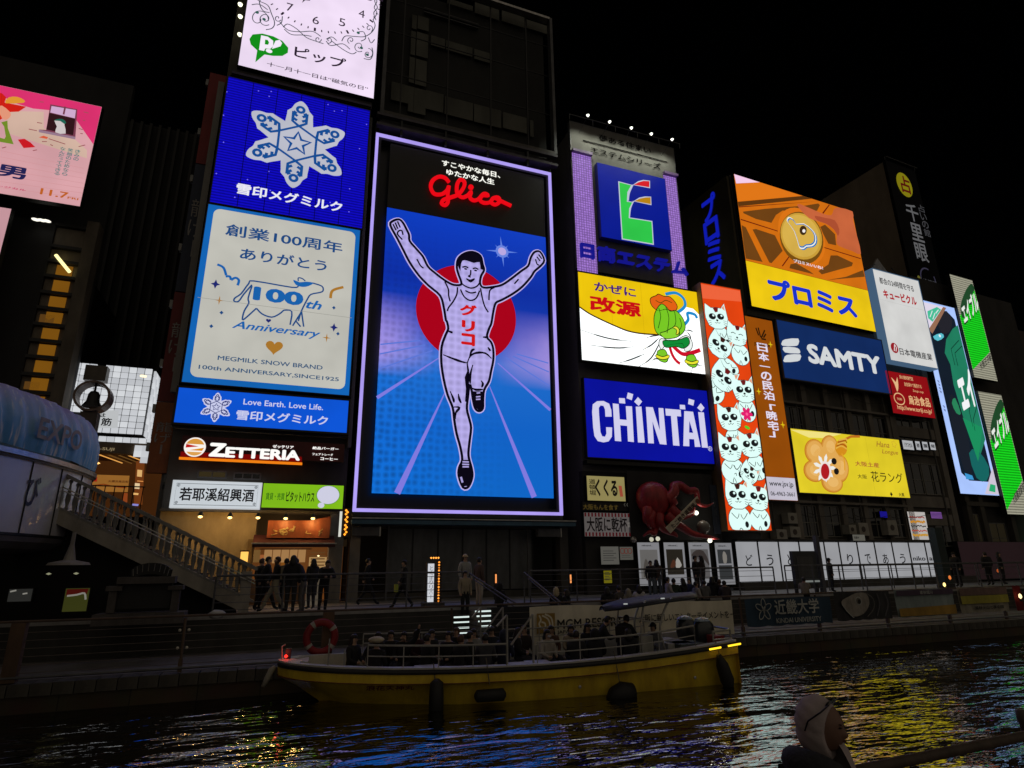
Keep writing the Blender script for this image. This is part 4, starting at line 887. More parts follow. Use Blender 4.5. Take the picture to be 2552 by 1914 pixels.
# runner silhouette (a plain generic athlete)
A = lambda *p: Z(WA, *p); B_ = lambda *p: Z(WB, *p)
sil = A((240, 770), (262, 735), (312, 722), (345, 750), (372, 800), (395, 850), (400, 900), (450, 960), (510, 1030), (550, 1110), (610, 1165), (690, 1225), (760, 1262), (822, 1262), (824, 1232), (805, 1180), (790, 1120), (800, 1050), (850, 1005), (920, 990), (985, 1022), (1003, 1090), (1015, 1140), (990, 1190), (982, 1250),
      (1010, 1285), (1090, 1280), (1165, 1262), (1240, 1212), (1320, 1150), (1380, 1105), (1400, 1040), (1432, 992), (1478, 990), (1512, 1060), (1480, 1108), (1432, 1150), (1400, 1200), (1330, 1278), (1250, 1338), (1160, 1388), (1112, 1412), (1092, 1480), (1075, 1580))
sil += B_((1080, 60), (1062, 128), (1095, 170), (1112, 225), (1113, 310), (1095, 400), (1078, 480), (1040, 550), (1032, 630), (1030, 695), (1000, 718), (968, 695), (950, 620), (940, 550), (925, 505), (912, 600), (903, 700), (922, 780), (936, 850), (925, 950), (915, 1050), (922, 1105), (940, 1170), (946, 1240), (915, 1318), (872, 1322), (838, 1230), (842, 1165), (866, 1105), (850, 1000), (822, 900), (803, 790), (790, 690), (750, 590), (718, 460), (700, 330), (703, 205), (733, 115), (755, 62), (742, 0))
sil += A((700, 1560), (682, 1450), (652, 1352), (560, 1272), (480, 1190), (402, 1080), (350, 980), (298, 880))
S0 = s.uv(sil); S1 = cr(S0, 3)
s.strokes('figure_edge', [S1], .24, emi((196, 184, 244), .95, None, False), 0, px=False, closed=True)
s.strokes('figure_outline', [S1], .13, ink((8, 5, 20)), 3, px=False, closed=True)
s.polys('figure', [S1], emi((178, 168, 228), .98, 'moire', False), 2, px=False)
k_ = ink((8, 5, 20))
s.poly('figure_hair', A((795, 1090), (800, 1050), (850, 1005), (920, 990), (985, 1022), (1004, 1090), (1012, 1135), (985, 1130), (978, 1075), (930, 1082), (870, 1062), (835, 1065), (822, 1110), (818, 1150)), k_, 3, smooth=2)
s.strokes('figure_line', [A((835, 1118), (860, 1112), (885, 1122)), A((922, 1130), (945, 1124), (968, 1136)), A((905, 1140), (902, 1180), (885, 1192), (905, 1198)), A((868, 1212), (900, 1225), (938, 1212)), A((875, 1215), (902, 1238), (930, 1218)), A((822, 1240), (850, 1268), (905, 1290), (955, 1275), (982, 1240)),
   A((795, 1282), (790, 1340), (760, 1400), (722, 1450), (712, 1480)), A((820, 1300), (850, 1360), (900, 1392), (950, 1372), (978, 1310)), A((985, 1290), (1000, 1370), (1020, 1440), (1050, 1490)), A((690, 1235), (720, 1300), (722, 1350), (735, 1400)), A((1100, 1285), (1062, 1310), (1055, 1390)), A((460, 1050), (490, 1105), (515, 1125)), A((1265, 1255), (1300, 1215)),
   A((345, 850), (335, 815), (310, 818), (300, 845), (340, 890)), A((262, 760), (288, 812)), A((280, 748), (302, 800)), A((300, 738), (322, 790)), A((1440, 1050), (1452, 1090), (1470, 1100)), A((1450, 1030), (1478, 1065)), A((1465, 1012), (1492, 1048)), A((860, 1310), (905, 1330), (950, 1322))], .085, k_, 3, smooth=3)
s.strokes('figure_line', [B_((750, 80), (790, 95)), B_((1030, 130), (1075, 132)), B_((715, 270), (790, 300), (860, 325), (905, 335)), B_((905, 340), (930, 280), (980, 255), (1050, 258), (1098, 300)), B_((920, 300), (940, 240), (965, 225)), B_((905, 330), (915, 420), (905, 520), (895, 640)), B_((950, 350), (930, 430), (930, 500)), B_((770, 560), (795, 620), (800, 650)), B_((835, 580), (842, 620), (858, 655)), B_((800, 685), (845, 690), (815, 730), (812, 780)),
   B_((1015, 475), (1030, 500), (1020, 530)), B_((935, 530), (975, 548), (1030, 545)), B_((1070, 210), (1090, 240))], [.06, .1, .13, .1, .06], k_, 3, smooth=3)
s.polys('figure_shadow', [B_((900, 340), (920, 400), (922, 480), (915, 560), (905, 650), (888, 640), (895, 540), (885, 450), (905, 400))], k_, 3)
s.polys('shoe', [B_((945, 560), (1030, 562), (1032, 640), (1028, 690), (1000, 712), (970, 690), (952, 620)), B_((870, 1105), (922, 1105), (942, 1175), (944, 1240), (912, 1312), (874, 1316), (842, 1230), (846, 1165))], k_, 3)
s.strokes('shoe_lace', [B_((980, 575), (1008, 572)), B_((975, 605), (1010, 602)), B_((975, 625), (1010, 623)), B_((868, 1120), (918, 1122)), B_((866, 1140), (920, 1142)), B_((868, 1160), (918, 1160))], .07, ink((170, 160, 220)), 4)
s.strokes('shoe_shine', [B_((855, 1240), (868, 1285))], .1, ink((170, 160, 220)), 4)
for q in ((862, 1132), (945, 1145)): s.polys('eye', [ell(s.uv([A(q)])[0], .09, .05, 10)], k_, 4, px=False)
s.text('グ', A((815, 1415)), A((955, 1530)), ink((205, 20, 22)), 3, .06); s.text('リ', A((830, 1550)), A((940, 1658)), ink((205, 20, 22)), 3, .06); s.text('コ', B_((858, 95)), B_((968, 205)), ink((205, 20, 22)), 3, .07)
s.text('すこやかな毎日、', A((668, 225)), A((1150, 380)), emi((255, 255, 245), 1.1), -2, .03); s.text('ゆたかな人生', A((705, 300)), A((1102, 435)), emi((255, 255, 245), 1.1), -2, .03)
# script logo in neon tube
m = MB()
def neon(pts, wd=.11):
    P3 = [(u-s.uc, -.1, z-s.zb) for u, z in cr(s.uv(A(*pts)), 5, False)]; m.tube(P3, wd, 8)
neon([(722, 420), (690, 385), (640, 375), (590, 405), (572, 460), (600, 515), (660, 520), (705, 490), (722, 455), (712, 520), (715, 580), (690, 610), (662, 595), (680, 565), (740, 545), (800, 520), (845, 460), (848, 415), (815, 400), (790, 440), (790, 510), (830, 545), (875, 530), (905, 500), (895, 545), (925, 570), (965, 560), (1010, 515), (1045, 530), (1000, 530), (978, 565), (1010, 590), (1060, 585), (1090, 550), (1130, 548), (1140, 580), (1105, 605), (1070, 585), (1095, 550), (1150, 575), (1235, 615)])
m.build('script_logo', emi((235, 8, 22), 1.0), s.r, smooth=True)
c = s.uv([A((903, 462))])[0]; MB().lathe([(.02, -.02), (.15, -.06), (.15, .06), (.02, .08)], 12, (c[0]-s.uc, -.1, c[1]-s.zb), 'Y').build('logo_dot', emi((235, 8, 22), 1.0), s.r)
# ================================================================ right-hand signs
FE = Plane(0, 28.3, 0)
# ---- Estem
s = sign(FE, 'tower_sign', 'tall grey sign tower with purple dotted LED strips and a green-red E emblem', D(1231, 262), D(1485, 620), dif((.14, .135, .12), .8, .2, .7, name='grey_board', bump=.1), off=.0, rim=.04, rimmat=GREYMETAL)
u0, z0, u1, z1 = s.box
za = s.uv([Z(WE, (140, 415))])[0][1]; zb = s.uv([Z(WE, (190, 1430))])[0][1]
xa = s.uv([Z(WE, (350, 800))])[0][0]; xb = s.uv([Z(WE, (955, 900))])[0][0]
led = emi((186, 138, 240), 1.05, 'dots')
s.polys('led_strip', [[(u0+.02, zb), (xa-.1, zb), (xa-.1, za), (u0+.02, za)]], led, 8, px=False)
s.polys('led_strip', [[(xb+.12, zb), (u1-.05, zb), (u1-.05, za+.0), (xb+.12, za+.0)]], led, 8, px=False)
bx('hood', u0-s.uc, xa-.08-s.uc, -.25, -.01, za-s.zb+.02, za-s.zb+.2, dif((.2, .12, .28), .5, name='hood'), s.r); bx('hood', xb+.1-s.uc, u1-s.uc, -.25, -.01, za-s.zb+.02, za-s.zb+.2, dif((.2, .12, .28), .5, name='hood'), s.r)
e0, e1 = s.uv(Z(WE, (355, 530), (980, 1260)))
e0 = (s.uv([Z(WE, (365, 800))])[0][0], s.uv([Z(WE, (355, 528))])[0][1]); e1 = (s.uv([Z(WE, (955, 900))])[0][0], s.uv([Z(WE, (385, 1165))])[0][1])
bx('emblem_box', e0[0]-s.uc, e1[0]-s.uc, -.34, -.02, e1[1]-s.zb, e0[1]-s.zb, dif((.02, .03, .2), .5, name='blue_box'), s.r)
s.off = .345
s.polys('emblem_panel', [[(e0[0]+.02, e1[1]+.02), (e1[0]-.02, e1[1]+.02), (e1[0]-.02, e0[1]-.02), (e0[0]+.02, e0[1]-.02)]], emi((4, 24, 140), 1.0, 'film'), 1, px=False)
gl = Z(WE, (530, 690), (650, 722), (620, 790), (612, 860), (660, 868), (635, 930), (628, 1000), (822, 1030), (835, 1235), (560, 1188))
s.poly('emblem_edge', gl, ink((190, 195, 215)), 2); G2 = s.uv(gl); s.polys('emblem', [offset_poly(G2, -.1)], emi((48, 205, 76), .95, 'film', False), 3, px=False)
for P, c in ((((655, 722), (700, 690), (745, 678), (803, 685), (803, 750)), (215, 8, 30)), (((660, 862), (710, 830), (760, 820), (812, 822), (815, 895)), (185, 130, 14))):
    q = s.uv(Z(WE, *P)); s.polys('emblem_edge', [q], ink((190, 195, 215)), 2, px=False); s.polys('emblem', [offset_poly(q, -.08)], ink(c), 3, px=False)
s.strokes('emblem_line', [Z(WE, (655, 722), (625, 790), (615, 858)), Z(WE, (660, 862), (635, 920), (625, 1000))], .08, ink((190, 195, 215)), 4, smooth=3)
s.off = .06
bm = emi((18, 22, 150), .8); dkk = dif((.004, .004, .004), .95, name='black_paint', spec=0)
s.text('夢ある住まい', Z(WE, (385, 262)), Z(WE, (835, 432)), dkk, 1, .016); s.text('エステムシリーズ', Z(WE, (310, 365)), Z(WE, (920, 570)), dkk, 1, .02)
s.strokes('rule', [Z(WE, (248, 315), (972, 502))], .07, dkk, 1)
s.off = .3
s.text('日商エステム', Z(WE, (215, 1200)), Z(WE, (1140, 1495)), [emi((20, 22, 150), .75), emi((24, 26, 160), .7)], 1, .014, split=False, depth=.22)
rr = thing('roof_railing', 'thin pipe railing along the top of the grey sign tower', 'railing', (19, 28.3, z1+.1))
m = MB().bar((-4.1, -.1, .35), (4.2, -.1, .35), .03); 
for k in range(6): m.bar((-4.1+k*1.65, -.1, -.05), (-4.1+k*1.65, -.1, .35), .025)
m.build('rail', GREYMETAL, rr)
for i, q in enumerate(((1270, 250), (1317, 264), (1364, 277), (1407, 290), (1452, 302))):
    p = Plane(0, 27.0, 0).uv(D(*q))
    t = thing('roof_spotlight', 'white spotlight over the grey sign tower, number %s from the left' % ('one', 'two', 'three', 'four', 'five')[i], 'lamp', (p[0], 27.0, p[1]), 0, 'spotlights over the grey sign tower')
    MB().lathe([(.02, -.07), (.06, -.04), (.10, .05), (.02, .06)], 8).build('lens', emi((255, 255, 240), 2.4), t)
    MB().bar((0, .05, .02), (0, 1.2, -.3), .01).build('arm', BLACKMETAL, t)
    ld = bpy.data.lights.new('spot', 'SPOT'); ld.energy = 130; ld.spot_size = radians(120); ld.spot_blend = .8; ld.color = (.95, 1, .85); ld.shadow_soft_size = .1
    lo = bpy.data.objects.new('spot', ld); COL.objects.link(lo); lo.location = (0, -.1, -.12); lo.parent = t; lo.rotation_euler = Vector((0, -.8, 1)).to_track_quat('Z', 'Y').to_euler()
# ---- medicine sign (the mascot is left out)
s = sign(FE, 'medicine_sign', 'yellow and white lightbox with red characters and a sweeping white sack', D(1243, 592), D(1520, 812), emi((236, 196, 10), 1.0, 'film'), rim=.07)
u0, z0, u1, z1 = s.box
for k in (1, 2, 3): s.strokes('panel_seam', [[s.fr(k/4, .01), s.fr(k/4, .99)]], .02, ink((205, 168, 10)), 1, px=False)
wht = emi((244, 248, 248), 1.5, 'film')
curve = [Z(WK, p) for p in ((122, 352), (200, 405), (300, 455), (400, 500), (500, 540), (600, 560), (700, 568), (760, 572))]
sw = s.uv(curve)
wpoly = [(u0, sw[0][1])]+cr(sw, 3, False)+s.uv([Z(WK, p) for p in ((790, 540), (850, 480), (900, 400), (960, 350), (1020, 365), (1080, 420))])
wpoly = [q for q in wpoly if q[0] < u1]+[(u1, s.uv([Z(WK, (1085, 425))])[0][1]), (u1, z0), (u0, z0)]
s.polys('white_sack', [wpoly], wht, 1, px=False)
s.strokes('sack_edge', [cr(sw, 3, False)], .09, ink((60, 30, 10)), 2, px=False)
s.strokes('fold_line', [Z(WK, (130, 532), (260, 575), (380, 605), (530, 622)), Z(WK, (208, 652), (320, 668), (440, 675), (550, 665)), Z(WK, (618, 690), (690, 650), (755, 590)), Z(WK, (430, 795), (530, 765), (635, 722)), Z(WK, (590, 822), (690, 750), (770, 600)), Z(WK, (650, 595), (700, 580), (745, 578)),
  Z(WK, (960, 540), (990, 570), (1005, 610)), Z(WK, (950, 535), (990, 535), (1020, 548)), Z(WK, (690, 775), (720, 760), (760, 765)), Z(WK, (1000, 870), (1030, 810), (1090, 815))], [.03, .08, .08, .03], ink((50, 55, 55)), 2, smooth=4)
s.text('かぜに', Z(WK, (235, 150)), Z(WK, (570, 275)), ink((70, 30, 120)), 2, .035); s.text('改源', Z(WK, (198, 255)), Z(WK, (612, 440)), ink((200, 10, 20)), 2, .05)
s.strokes('ribbon', [Z(WK, (800, 250), (880, 240), (940, 280), (955, 340), (910, 385), (850, 410)), Z(WK, (950, 490), (980, 450), (975, 400), (1030, 410), (1050, 440))], .2, ink((30, 140, 205)), 3, smooth=5)
s.strokes('ribbon', [Z(WK, (830, 650), (850, 720), (880, 770), (915, 800))], .2, ink((205, 14, 40)), 3, smooth=5); s.strokes('ribbon', [Z(WK, (850, 650), (930, 720), (1000, 715), (1075, 690))], .26, ink((205, 14, 40)), 3, smooth=5)
def fold(pts, c, L):
    P_ = cr(s.uv([Z(WK, p) for p in pts]), 3); s.polys('fold_patch', [P_], ink(c), L, px=False); s.strokes('fold_edge', [P_], .05, ink((14, 30, 10)), L+1, px=False, closed=True)
fold(((690, 340), (680, 285), (725, 262), (745, 250), (790, 268), (830, 270), (870, 305), (893, 350), (870, 385), (800, 370), (740, 380)), (226, 96, 20), 4)
fold(((715, 400), (760, 330), (800, 345), (835, 385), (880, 380), (930, 430), (955, 495), (945, 545), (900, 585), (850, 600), (780, 590), (725, 550), (708, 480)), (120, 200, 36), 5)
fold(((755, 560), (800, 545), (860, 515), (905, 540), (900, 585), (840, 602), (790, 600)), (140, 212, 50), 7); fold(((855, 515), (880, 505), (905, 530), (900, 565), (880, 570), (885, 535)), (232, 226, 60), 9)
fold(((775, 630), (800, 615), (900, 612), (970, 590), (988, 640), (940, 680), (880, 665), (800, 672)), (14, 138, 52), 7); fold(((765, 600), (860, 625), (960, 575), (1010, 630), (1000, 690), (950, 700), (930, 640), (800, 660), (770, 690), (745, 650)), (240, 245, 242), 6)
s.strokes('fold_line', [Z(WK, (745, 360), (760, 430), (740, 520)), Z(WK, (800, 350), (825, 440), (810, 560)), Z(WK, (870, 390), (880, 470), (860, 520)), Z(WK, (720, 300), (760, 320), (800, 300), (850, 320)), Z(WK, (910, 440), (925, 500), (900, 545))], .045, ink((14, 60, 10)), 8, smooth=3)
for q_ in ((775, 740), (1005, 780)): fold([(q_[0]-40, q_[1]-40), (q_[0]+20, q_[1]-50), (q_[0]+45, q_[1]+20), (q_[0]+20, q_[1]+50), (q_[0]-35, q_[1]+25)], (124, 200, 40), 5); fold([(q_[0]-50, q_[1]-12), (q_[0], q_[1]+5), (q_[0]+48, q_[1]-10), (q_[0]+48, q_[1]+16), (q_[0], q_[1]+28), (q_[0]-50, q_[1]+12)], (236, 230, 50), 7)
# ---- chintai
s = sign(FE, 'chintai_sign', 'royal blue screen with big white Latin letters and tumbling squares', D(1256, 820), D(1536, 1004), emi((8, 16, 152), 1.0, 'film'), rim=.05)
wl = emi((212, 210, 240), .97, None, False)
u0, z0, u1, z1 = s.box; W_, H2 = u1-u0, z1-z0
fr = s.fr; bl_ = emi((8, 16, 152), 1.0, 'film')
for P_, L_ in (((220, 1180), (225, 1120), (260, 1095), (310, 1093), (355, 1115), (372, 1165), (375, 1217), (325, 1217), (322, 1160), (310, 1132), (287, 1128), (273, 1148), (275, 1200), (286, 1340), (300, 1372), (322, 1375), (333, 1350), (330, 1300), (378, 1302), (376, 1375), (350, 1412), (310, 1420), (265, 1410), (238, 1370), (228, 1300)), 1), (((383, 1112), (430, 1118), (438, 1238), (493, 1243), (486, 1130), (535, 1132), (550, 1418), (503, 1412), (497, 1290), (442, 1285), (450, 1412), (400, 1408)), 1), \
  (((565, 1138), (610, 1137), (635, 1422), (582, 1420)), 1), (((645, 1140), (700, 1143), (755, 1325), (745, 1148), (783, 1150), (808, 1438), (755, 1433), (697, 1255), (708, 1428), (663, 1426)), 1), (((798, 1153), (920, 1163), (924, 1215), (890, 1213), (910, 1447), (860, 1443), (843, 1210), (803, 1208)), 1), \
  (((948, 1172), (1018, 1178), (1076, 1455), (1032, 1455), (1026, 1395), (987, 1392), (988, 1450), (940, 1448)), 1), (((1058, 1180), (1103, 1183), (1135, 1462), (1088, 1460)), 1):
    s.poly('letter', [Z(WK, p) for p in P_], wl, L_)
s.poly('letter_counter', [Z(WK, p) for p in ((988, 1250), (1018, 1345), (986, 1342))], bl_, 2)
for P_ in (((432, 1070), (478, 1072), (482, 1114), (434, 1110)), ((502, 1026), (545, 1040), (533, 1087), (492, 1072)), ((552, 1099), (582, 1062), (615, 1098), (588, 1133)), ((912, 1122), (953, 1125), (957, 1160), (914, 1157)), ((983, 1074), (1028, 1088), (1020, 1130), (978, 1117)), ((1050, 1147), (1078, 1110), (1108, 1147), (1084, 1178))): s.poly('square', [Z(WK, p) for p in P_], wl, 2)
for P_ in (((484, 1118), (540, 1120), (538, 1136), (484, 1134)), ((432, 1120), (480, 1122), (482, 1165), (434, 1160))): s.poly('letter_counter', [Z(WK, p) for p in P_], bl_, 2)
s.strokes('trademark', [ell(fr(.975, .80), .13, .13, 14)], .03, wl, 1, px=False, closed=True); s.text('R', (fr(.975, .80)[0]-.06, fr(.975, .80)[1]+.08), (fr(.975, .80)[0]+.06, fr(.975, .80)[1]-.08), wl, 1, .02, px=False)
bx('ledge', u0-s.uc, u1-s.uc, -.2, .3, -.32, -.12, BLACKMETAL, s.r)
# ---- cats column
P7 = Plane(0, 27.6, 0)
s = sign(P7, 'cat_sign', 'tall narrow orange lightbox crowded with white cats in dark glasses', (P7.uv(D(1543, 880))[0], P7.uv(D(1513, 611))[1]), (P7.uv(D(1632, 880))[0], P7.uv(D(1574, 1145))[1]), emi((234, 70, 16), .98, 'film'), off=.0, depth=.8, rim=.05, px=False, rimmat=dif((.16, .10, .05), .5, name='cabinet_brown'))
u0, z0, u1, z1 = s.box; Wd = u1-u0
cw_, kk = emi((216, 246, 240), 1.1, None, False), ink((22, 24, 26))
def cat(x, y, r, rot=0, body=None, style=0):
    c = s.fr(x, y); R_ = r*Wd
    def T(a, b): return (c[0]+R_*(a*cos(rot)-b*sin(rot)), c[1]+R_*(a*sin(rot)+b*cos(rot)))
    def CL(pts): return [(min(max(p[0], u0+.01), u1-.01), min(max(p[1], z0+.01), z1-.01)) for p in pts]
    if body:
        bp = [T(a, b) for a, b in ell((body[0], body[1]), body[2], body[3], 18)]
        s.polys('cat_outline', [CL(offset_poly(bp, .035))], kk, 1, px=False); s.polys('cat_body', [CL(bp)], cw_, 2, px=False); bx0, by0, bw_, bh_ = body
        s.strokes('cat_arm', [CL([T(bx0-bw_*.7, by0+bh_*.5), T(bx0-bw_*.25, by0+bh_*.1), T(bx0-bw_*.05, by0+bh_*.45)]), CL([T(bx0+bw_*.7, by0+bh_*.5), T(bx0+bw_*.3, by0+bh_*.05), T(bx0+bw_*.1, by0+bh_*.4)]), CL([T(bx0-bw_*.15, by0-bh_*.95), T(bx0-.02, by0-bh_*.55), T(bx0+bw_*.15, by0-bh_*.95)])], .04, kk, 3, px=False, smooth=2)
        s.polys('cat_spot', [CL([T(bx0+bw_*.55+a, by0-bh_*.3+b) for a, b in ell((0, 0), .16, .22, 9)])], kk, 3, px=False)
    head = [T(a, b) for a, b in [(-1, 0), (-.98, .45), (-.85, 1.15), (-.35, .80), (.15, .84), (.55, .78), (.95, 1.2), (1.0, .45), (1.02, -.05), (.8, -.6), (.3, -.85), (-.3, -.85), (-.8, -.6)]]
    s.polys('cat_outline', [CL(offset_poly(head, .035))], kk, 3, px=False); s.polys('cat_head', [CL(head)], cw_, 4, px=False)
    s.polys('cat_patch', [CL([T(a, b) for a, b in ((-.2, .8), (.15, .84), (.3, .8), (.2, .5), (-.05, .45))])], ink((110, 24, 24)) if style != 2 else ink((60, 25, 20)), 5, px=False)
    s.polys('cat_ear', [CL([T(a, b) for a, b in ((.62, .82), (.88, 1.05), (.9, .6))])], ink((225, 160, 130)), 5, px=False)
    if style in (0, 2):
        s.polys('cat_glasses', [CL([T(a, b) for a, b in ell((sg*.38, .12), .33, .25, 12)]) for sg in (-1, 1)], kk, 5, px=False)
        s.polys('cat_glint', [CL([T(a, b) for a, b in ell((sg*.38+.1, .2), .1, .09, 8)]) for sg in (-1, 1)], cw_, 6, px=False)
    else: s.strokes('cat_eye', [CL([T(a, b) for a, b in ((sg*.6, .1), (sg*.38, .2), (sg*.15, .1))]) for sg in (-1, 1)], .045, kk, 5, px=False, smooth=2)
    s.polys('cat_nose', [CL([T(a, b) for a, b in ell((0, -.18), .11, .08, 8)])], kk, 5, px=False)
    s.strokes('cat_mouth', [CL([T(a, b) for a, b in ((-.25, -.35), (-.1, -.42), (0, -.3), (.1, -.42), (.25, -.35))])], .035, kk, 5, px=False)
    s.strokes('cat_whisker', [CL([T(a, b) for a, b in ((sg*.55, -.2-k*.14), (sg*.85, -.25-k*.2))]) for sg in (-1, 1) for k in (0, 1, 2)], .025, kk, 5, px=False)
s.polys('faded_top', [[s.fr(.01, .005), s.fr(.99, .005), s.fr(.99, .055), s.fr(.01, .07)]], ink((238, 100, 60)), 1, px=False)
cat(.30, .150, .27, .1, (.1, -1.6, .85, .95)); cat(.76, .215, .25, -.1, (.3, -1.6, .9, .9), 1); cat(.28, .275, .27, -.5, (1.3, -.9, .9, .5), 2)
cat(.28, .41, .29, -.6, (-.2, -1.3, .9, .9)); cat(.76, .455, .27, .05, (0, -1.4, .8, .9)); cat(.33, .575, .27, .1, (.1, -1.5, .8, .8), 2); cat(.25, .695, .27, .0, (.1, -1.5, 1, .9))
cat(.76, .675, .27, .15, (.1, -1.6, .9, .9)); cat(.62, .79, .2, -.6, (-1.2, -.5, .9, .5), 2); cat(.30, .875, .27, 0, (0, -1.6, .95, .95), 2); cat(.77, .88, .26, -.1, (.1, -1.5, .9, .85))
c = s.fr(.75, .55); s.polys('flower_petal', [ell((c[0]+.24*cos(a), c[1]+.24*sin(a)), .2, .13, 10, a) for a in [k*2*pi/6 for k in range(6)]], ink((225, 30, 110)), 7, px=False); s.polys('flower_heart', [ell(c, .1, .1, 10)], ink((255, 90, 150)), 8, px=False)
s.polys('leaf', [ell(s.fr(.72, .605), .2, .1, 10, -.3)], ink((90, 200, 40)), 7, px=False)
# ---- promise box: side wall and screens
PB = FB
s = sign(PB, 'coin_screen', 'large orange screen showing a gold coin and a hand above a yellow name panel', (1.14, 28.78), (13.0, 22.14), emi((214, 112, 16), .95, 'film'), px=False, rim=.0, depth=.3)
u0, z0, u1, z1 = s.box
def CL(pts): return [(min(max(p[0], u0+.01), u1-.01), min(max(p[1], z0+.01), z1-.01)) for p in pts]
def pp(name, pts, col, L=1, smooth=0):
    P_ = CL(s.uv([Z(WP, p) for p in pts])); P_ = CL(cr(P_, smooth)) if smooth else P_; s.polys(name, [P_], ink(col) if not isinstance(col, bpy.types.Material) else col, L, px=False)
pp('screen_cell', ((362, 140), (595, 212), (385, 228)), (245, 205, 235))
pp('screen_band', ((398, 392), (980, 335), (1060, 362), (402, 432)), (92, 52, 14)); pp('screen_band', ((378, 232), (600, 215), (980, 330), (396, 388)), (224, 118, 22))
for P_ in (((445, 480), (640, 455), (1000, 425), (1120, 405), (1135, 420), (1110, 470), (1050, 478), (1030, 520), (900, 470), (800, 470), (740, 510), (700, 580), (560, 545), (450, 495)), ((432, 600), (470, 620), (620, 930), (470, 900), (445, 760)),
          ((530, 640), (560, 635), (730, 690), (800, 830), (700, 940), (680, 935)), ((1125, 620), (1180, 595), (1270, 680), (1280, 780), (1210, 765), (1170, 690)), ((1230, 870), (1290, 870), (1430, 935), (1420, 965), (1150, 1040), (1120, 1010), (1210, 950)), ((870, 950), (920, 940), (1040, 1010), (1080, 1040), (860, 985)), ((1370, 1060), (1520, 1000), (1535, 1060), (1200, 1120))):
    pp('screen_window', P_, emi((112, 66, 20), .95, 'film', False), 1)
for P_ in (((425, 545), (755, 650), (755, 658), (425, 555)), ((1155, 490), (1215, 415), (1222, 420), (1165, 498)), ((1170, 795), (1500, 895), (1500, 903), (1170, 803)), ((790, 965), (860, 870), (868, 875), (800, 970)), ((395, 432), (1130, 372), (1130, 378), (395, 440))): pp('screen_seam', P_, (105, 22, 8), 2)
pp('coin_ring', [(970+225*cos(a)*.92+40*sin(a), 700+255*sin(a)+60*cos(a)*.6) for a in [k*2*pi/30 for k in range(30)]], (220, 116, 20), 2)
pp('coin_edge', [(968+196*cos(a), 715+232*sin(a)+34*cos(a)) for a in [k*2*pi/30 for k in range(30)]], (118, 76, 16), 3)
pp('coin_face', [(965+186*cos(a), 700+206*sin(a)+34*cos(a)) for a in [k*2*pi/30 for k in range(30)]], emi((205, 160, 58), .97, 'film', False), 4)
pp('coin_face', [(962+168*cos(a), 697+186*sin(a)+34*cos(a)) for a in [k*2*pi/30 for k in range(30)]], emi((216, 176, 76), .97, 'film', False), 5)
thumb = ((832, 555), (850, 528), (885, 545), (915, 590), (985, 585), (1060, 640), (1095, 700), (1092, 760), (1060, 790), (1010, 795), (985, 815), (950, 810), (935, 770), (900, 660), (845, 580))
pp('emblem_shade', [(x+10, y+8) for x, y in thumb], (14, 118, 190), 6, 2); pp('emblem_edge', thumb, (245, 240, 230), 7, 2)
pp('emblem_line', [(x*.94+57, y*.92+53) for x, y in thumb], (14, 118, 190), 8, 2); pp('emblem_body', [(x*.88+113, y*.84+106) for x, y in thumb], (216, 176, 76), 9, 2)
pp('emblem_eye', [(978+32*cos(a), 650+42*sin(a)) for a in [k*pi/8 for k in range(16)]], (60, 40, 20), 10); pp('emblem_eye', [(984+14*cos(a), 655+16*sin(a)) for a in [k*pi/6 for k in range(12)]], (245, 240, 235), 11)
hand = ((925, 425), (945, 415), (990, 432), (1080, 470), (1150, 500), (1230, 515), (1250, 470), (1290, 445), (1420, 480), (1425, 560), (1460, 700), (1495, 860), (1420, 835), (1300, 790), (1275, 750), (1280, 690), (1250, 640), (1180, 590), (1110, 570), (1030, 540), (960, 475))
pp('hand', hand, emi((206, 104, 62), .9, 'film', False), 12, 2); pp('hand_shade', ((1080, 520), (1180, 540), (1260, 560), (1300, 640), (1290, 700), (1250, 640), (1180, 590), (1110, 565)), (172, 78, 48), 13, 2)
s.text('プロミスいいね！', Z(WP, (888, 905)), Z(WP, (1155, 1002)), ink((245, 230, 240)), 13, .04)
s2 = sign(PB, 'name_sign', 'yellow screen with four bold blue katakana under the coin picture', (1.14, 22.12), (13.0, 18.86), emi((238, 200, 18), .98, 'film'), px=False, rim=.0, depth=.3)
s2.text('プロミス', Z(WP, (655, 1055)), Z(WP, (1475, 1435)), emi((22, 52, 205), .95, None, False), 1, .06, split=False)
cas = thing('screen_casing', 'dark steel casing round the coin screen and its yellow panel', 'frame', PB.pt(7.07, 18.86, 0), PB.yaw)
bx('casing', -6.1, 6.1, .02, .3, -.5, -.02, BLACKMETAL, cas); bx('casing', -6.1, -5.94, -.05, .3, -.02, 9.95, BLACKMETAL, cas); bx('casing', 5.94, 6.1, -.05, .3, -.02, 9.9, BLACKMETAL, cas)
# side wall facing left, with vertical lettering
PS = Plane(PB.pt(.95, 0, 0)[0], PB.pt(.95, 0, 0)[1], radians(90)+PB.yaw)       # runs away from the canal
sw_ = thing('side_sign', 'dark side wall with vertical blue katakana left of the coin screen', 'sign', PS.pt(0, 16.9, 0), PS.yaw)
bx('wall', .02, 9, .001, .2, 0, 11.85, dif((.05, .042, .018), .7, .25, name='side_board'), sw_)
sW = Face(PS, sw_, 0, 16.9, -.06)
def side(p): return PS.uv(Z(WP, p))
bw = [emi((16, 28, 176), .9), emi((10, 16, 110), .8)]
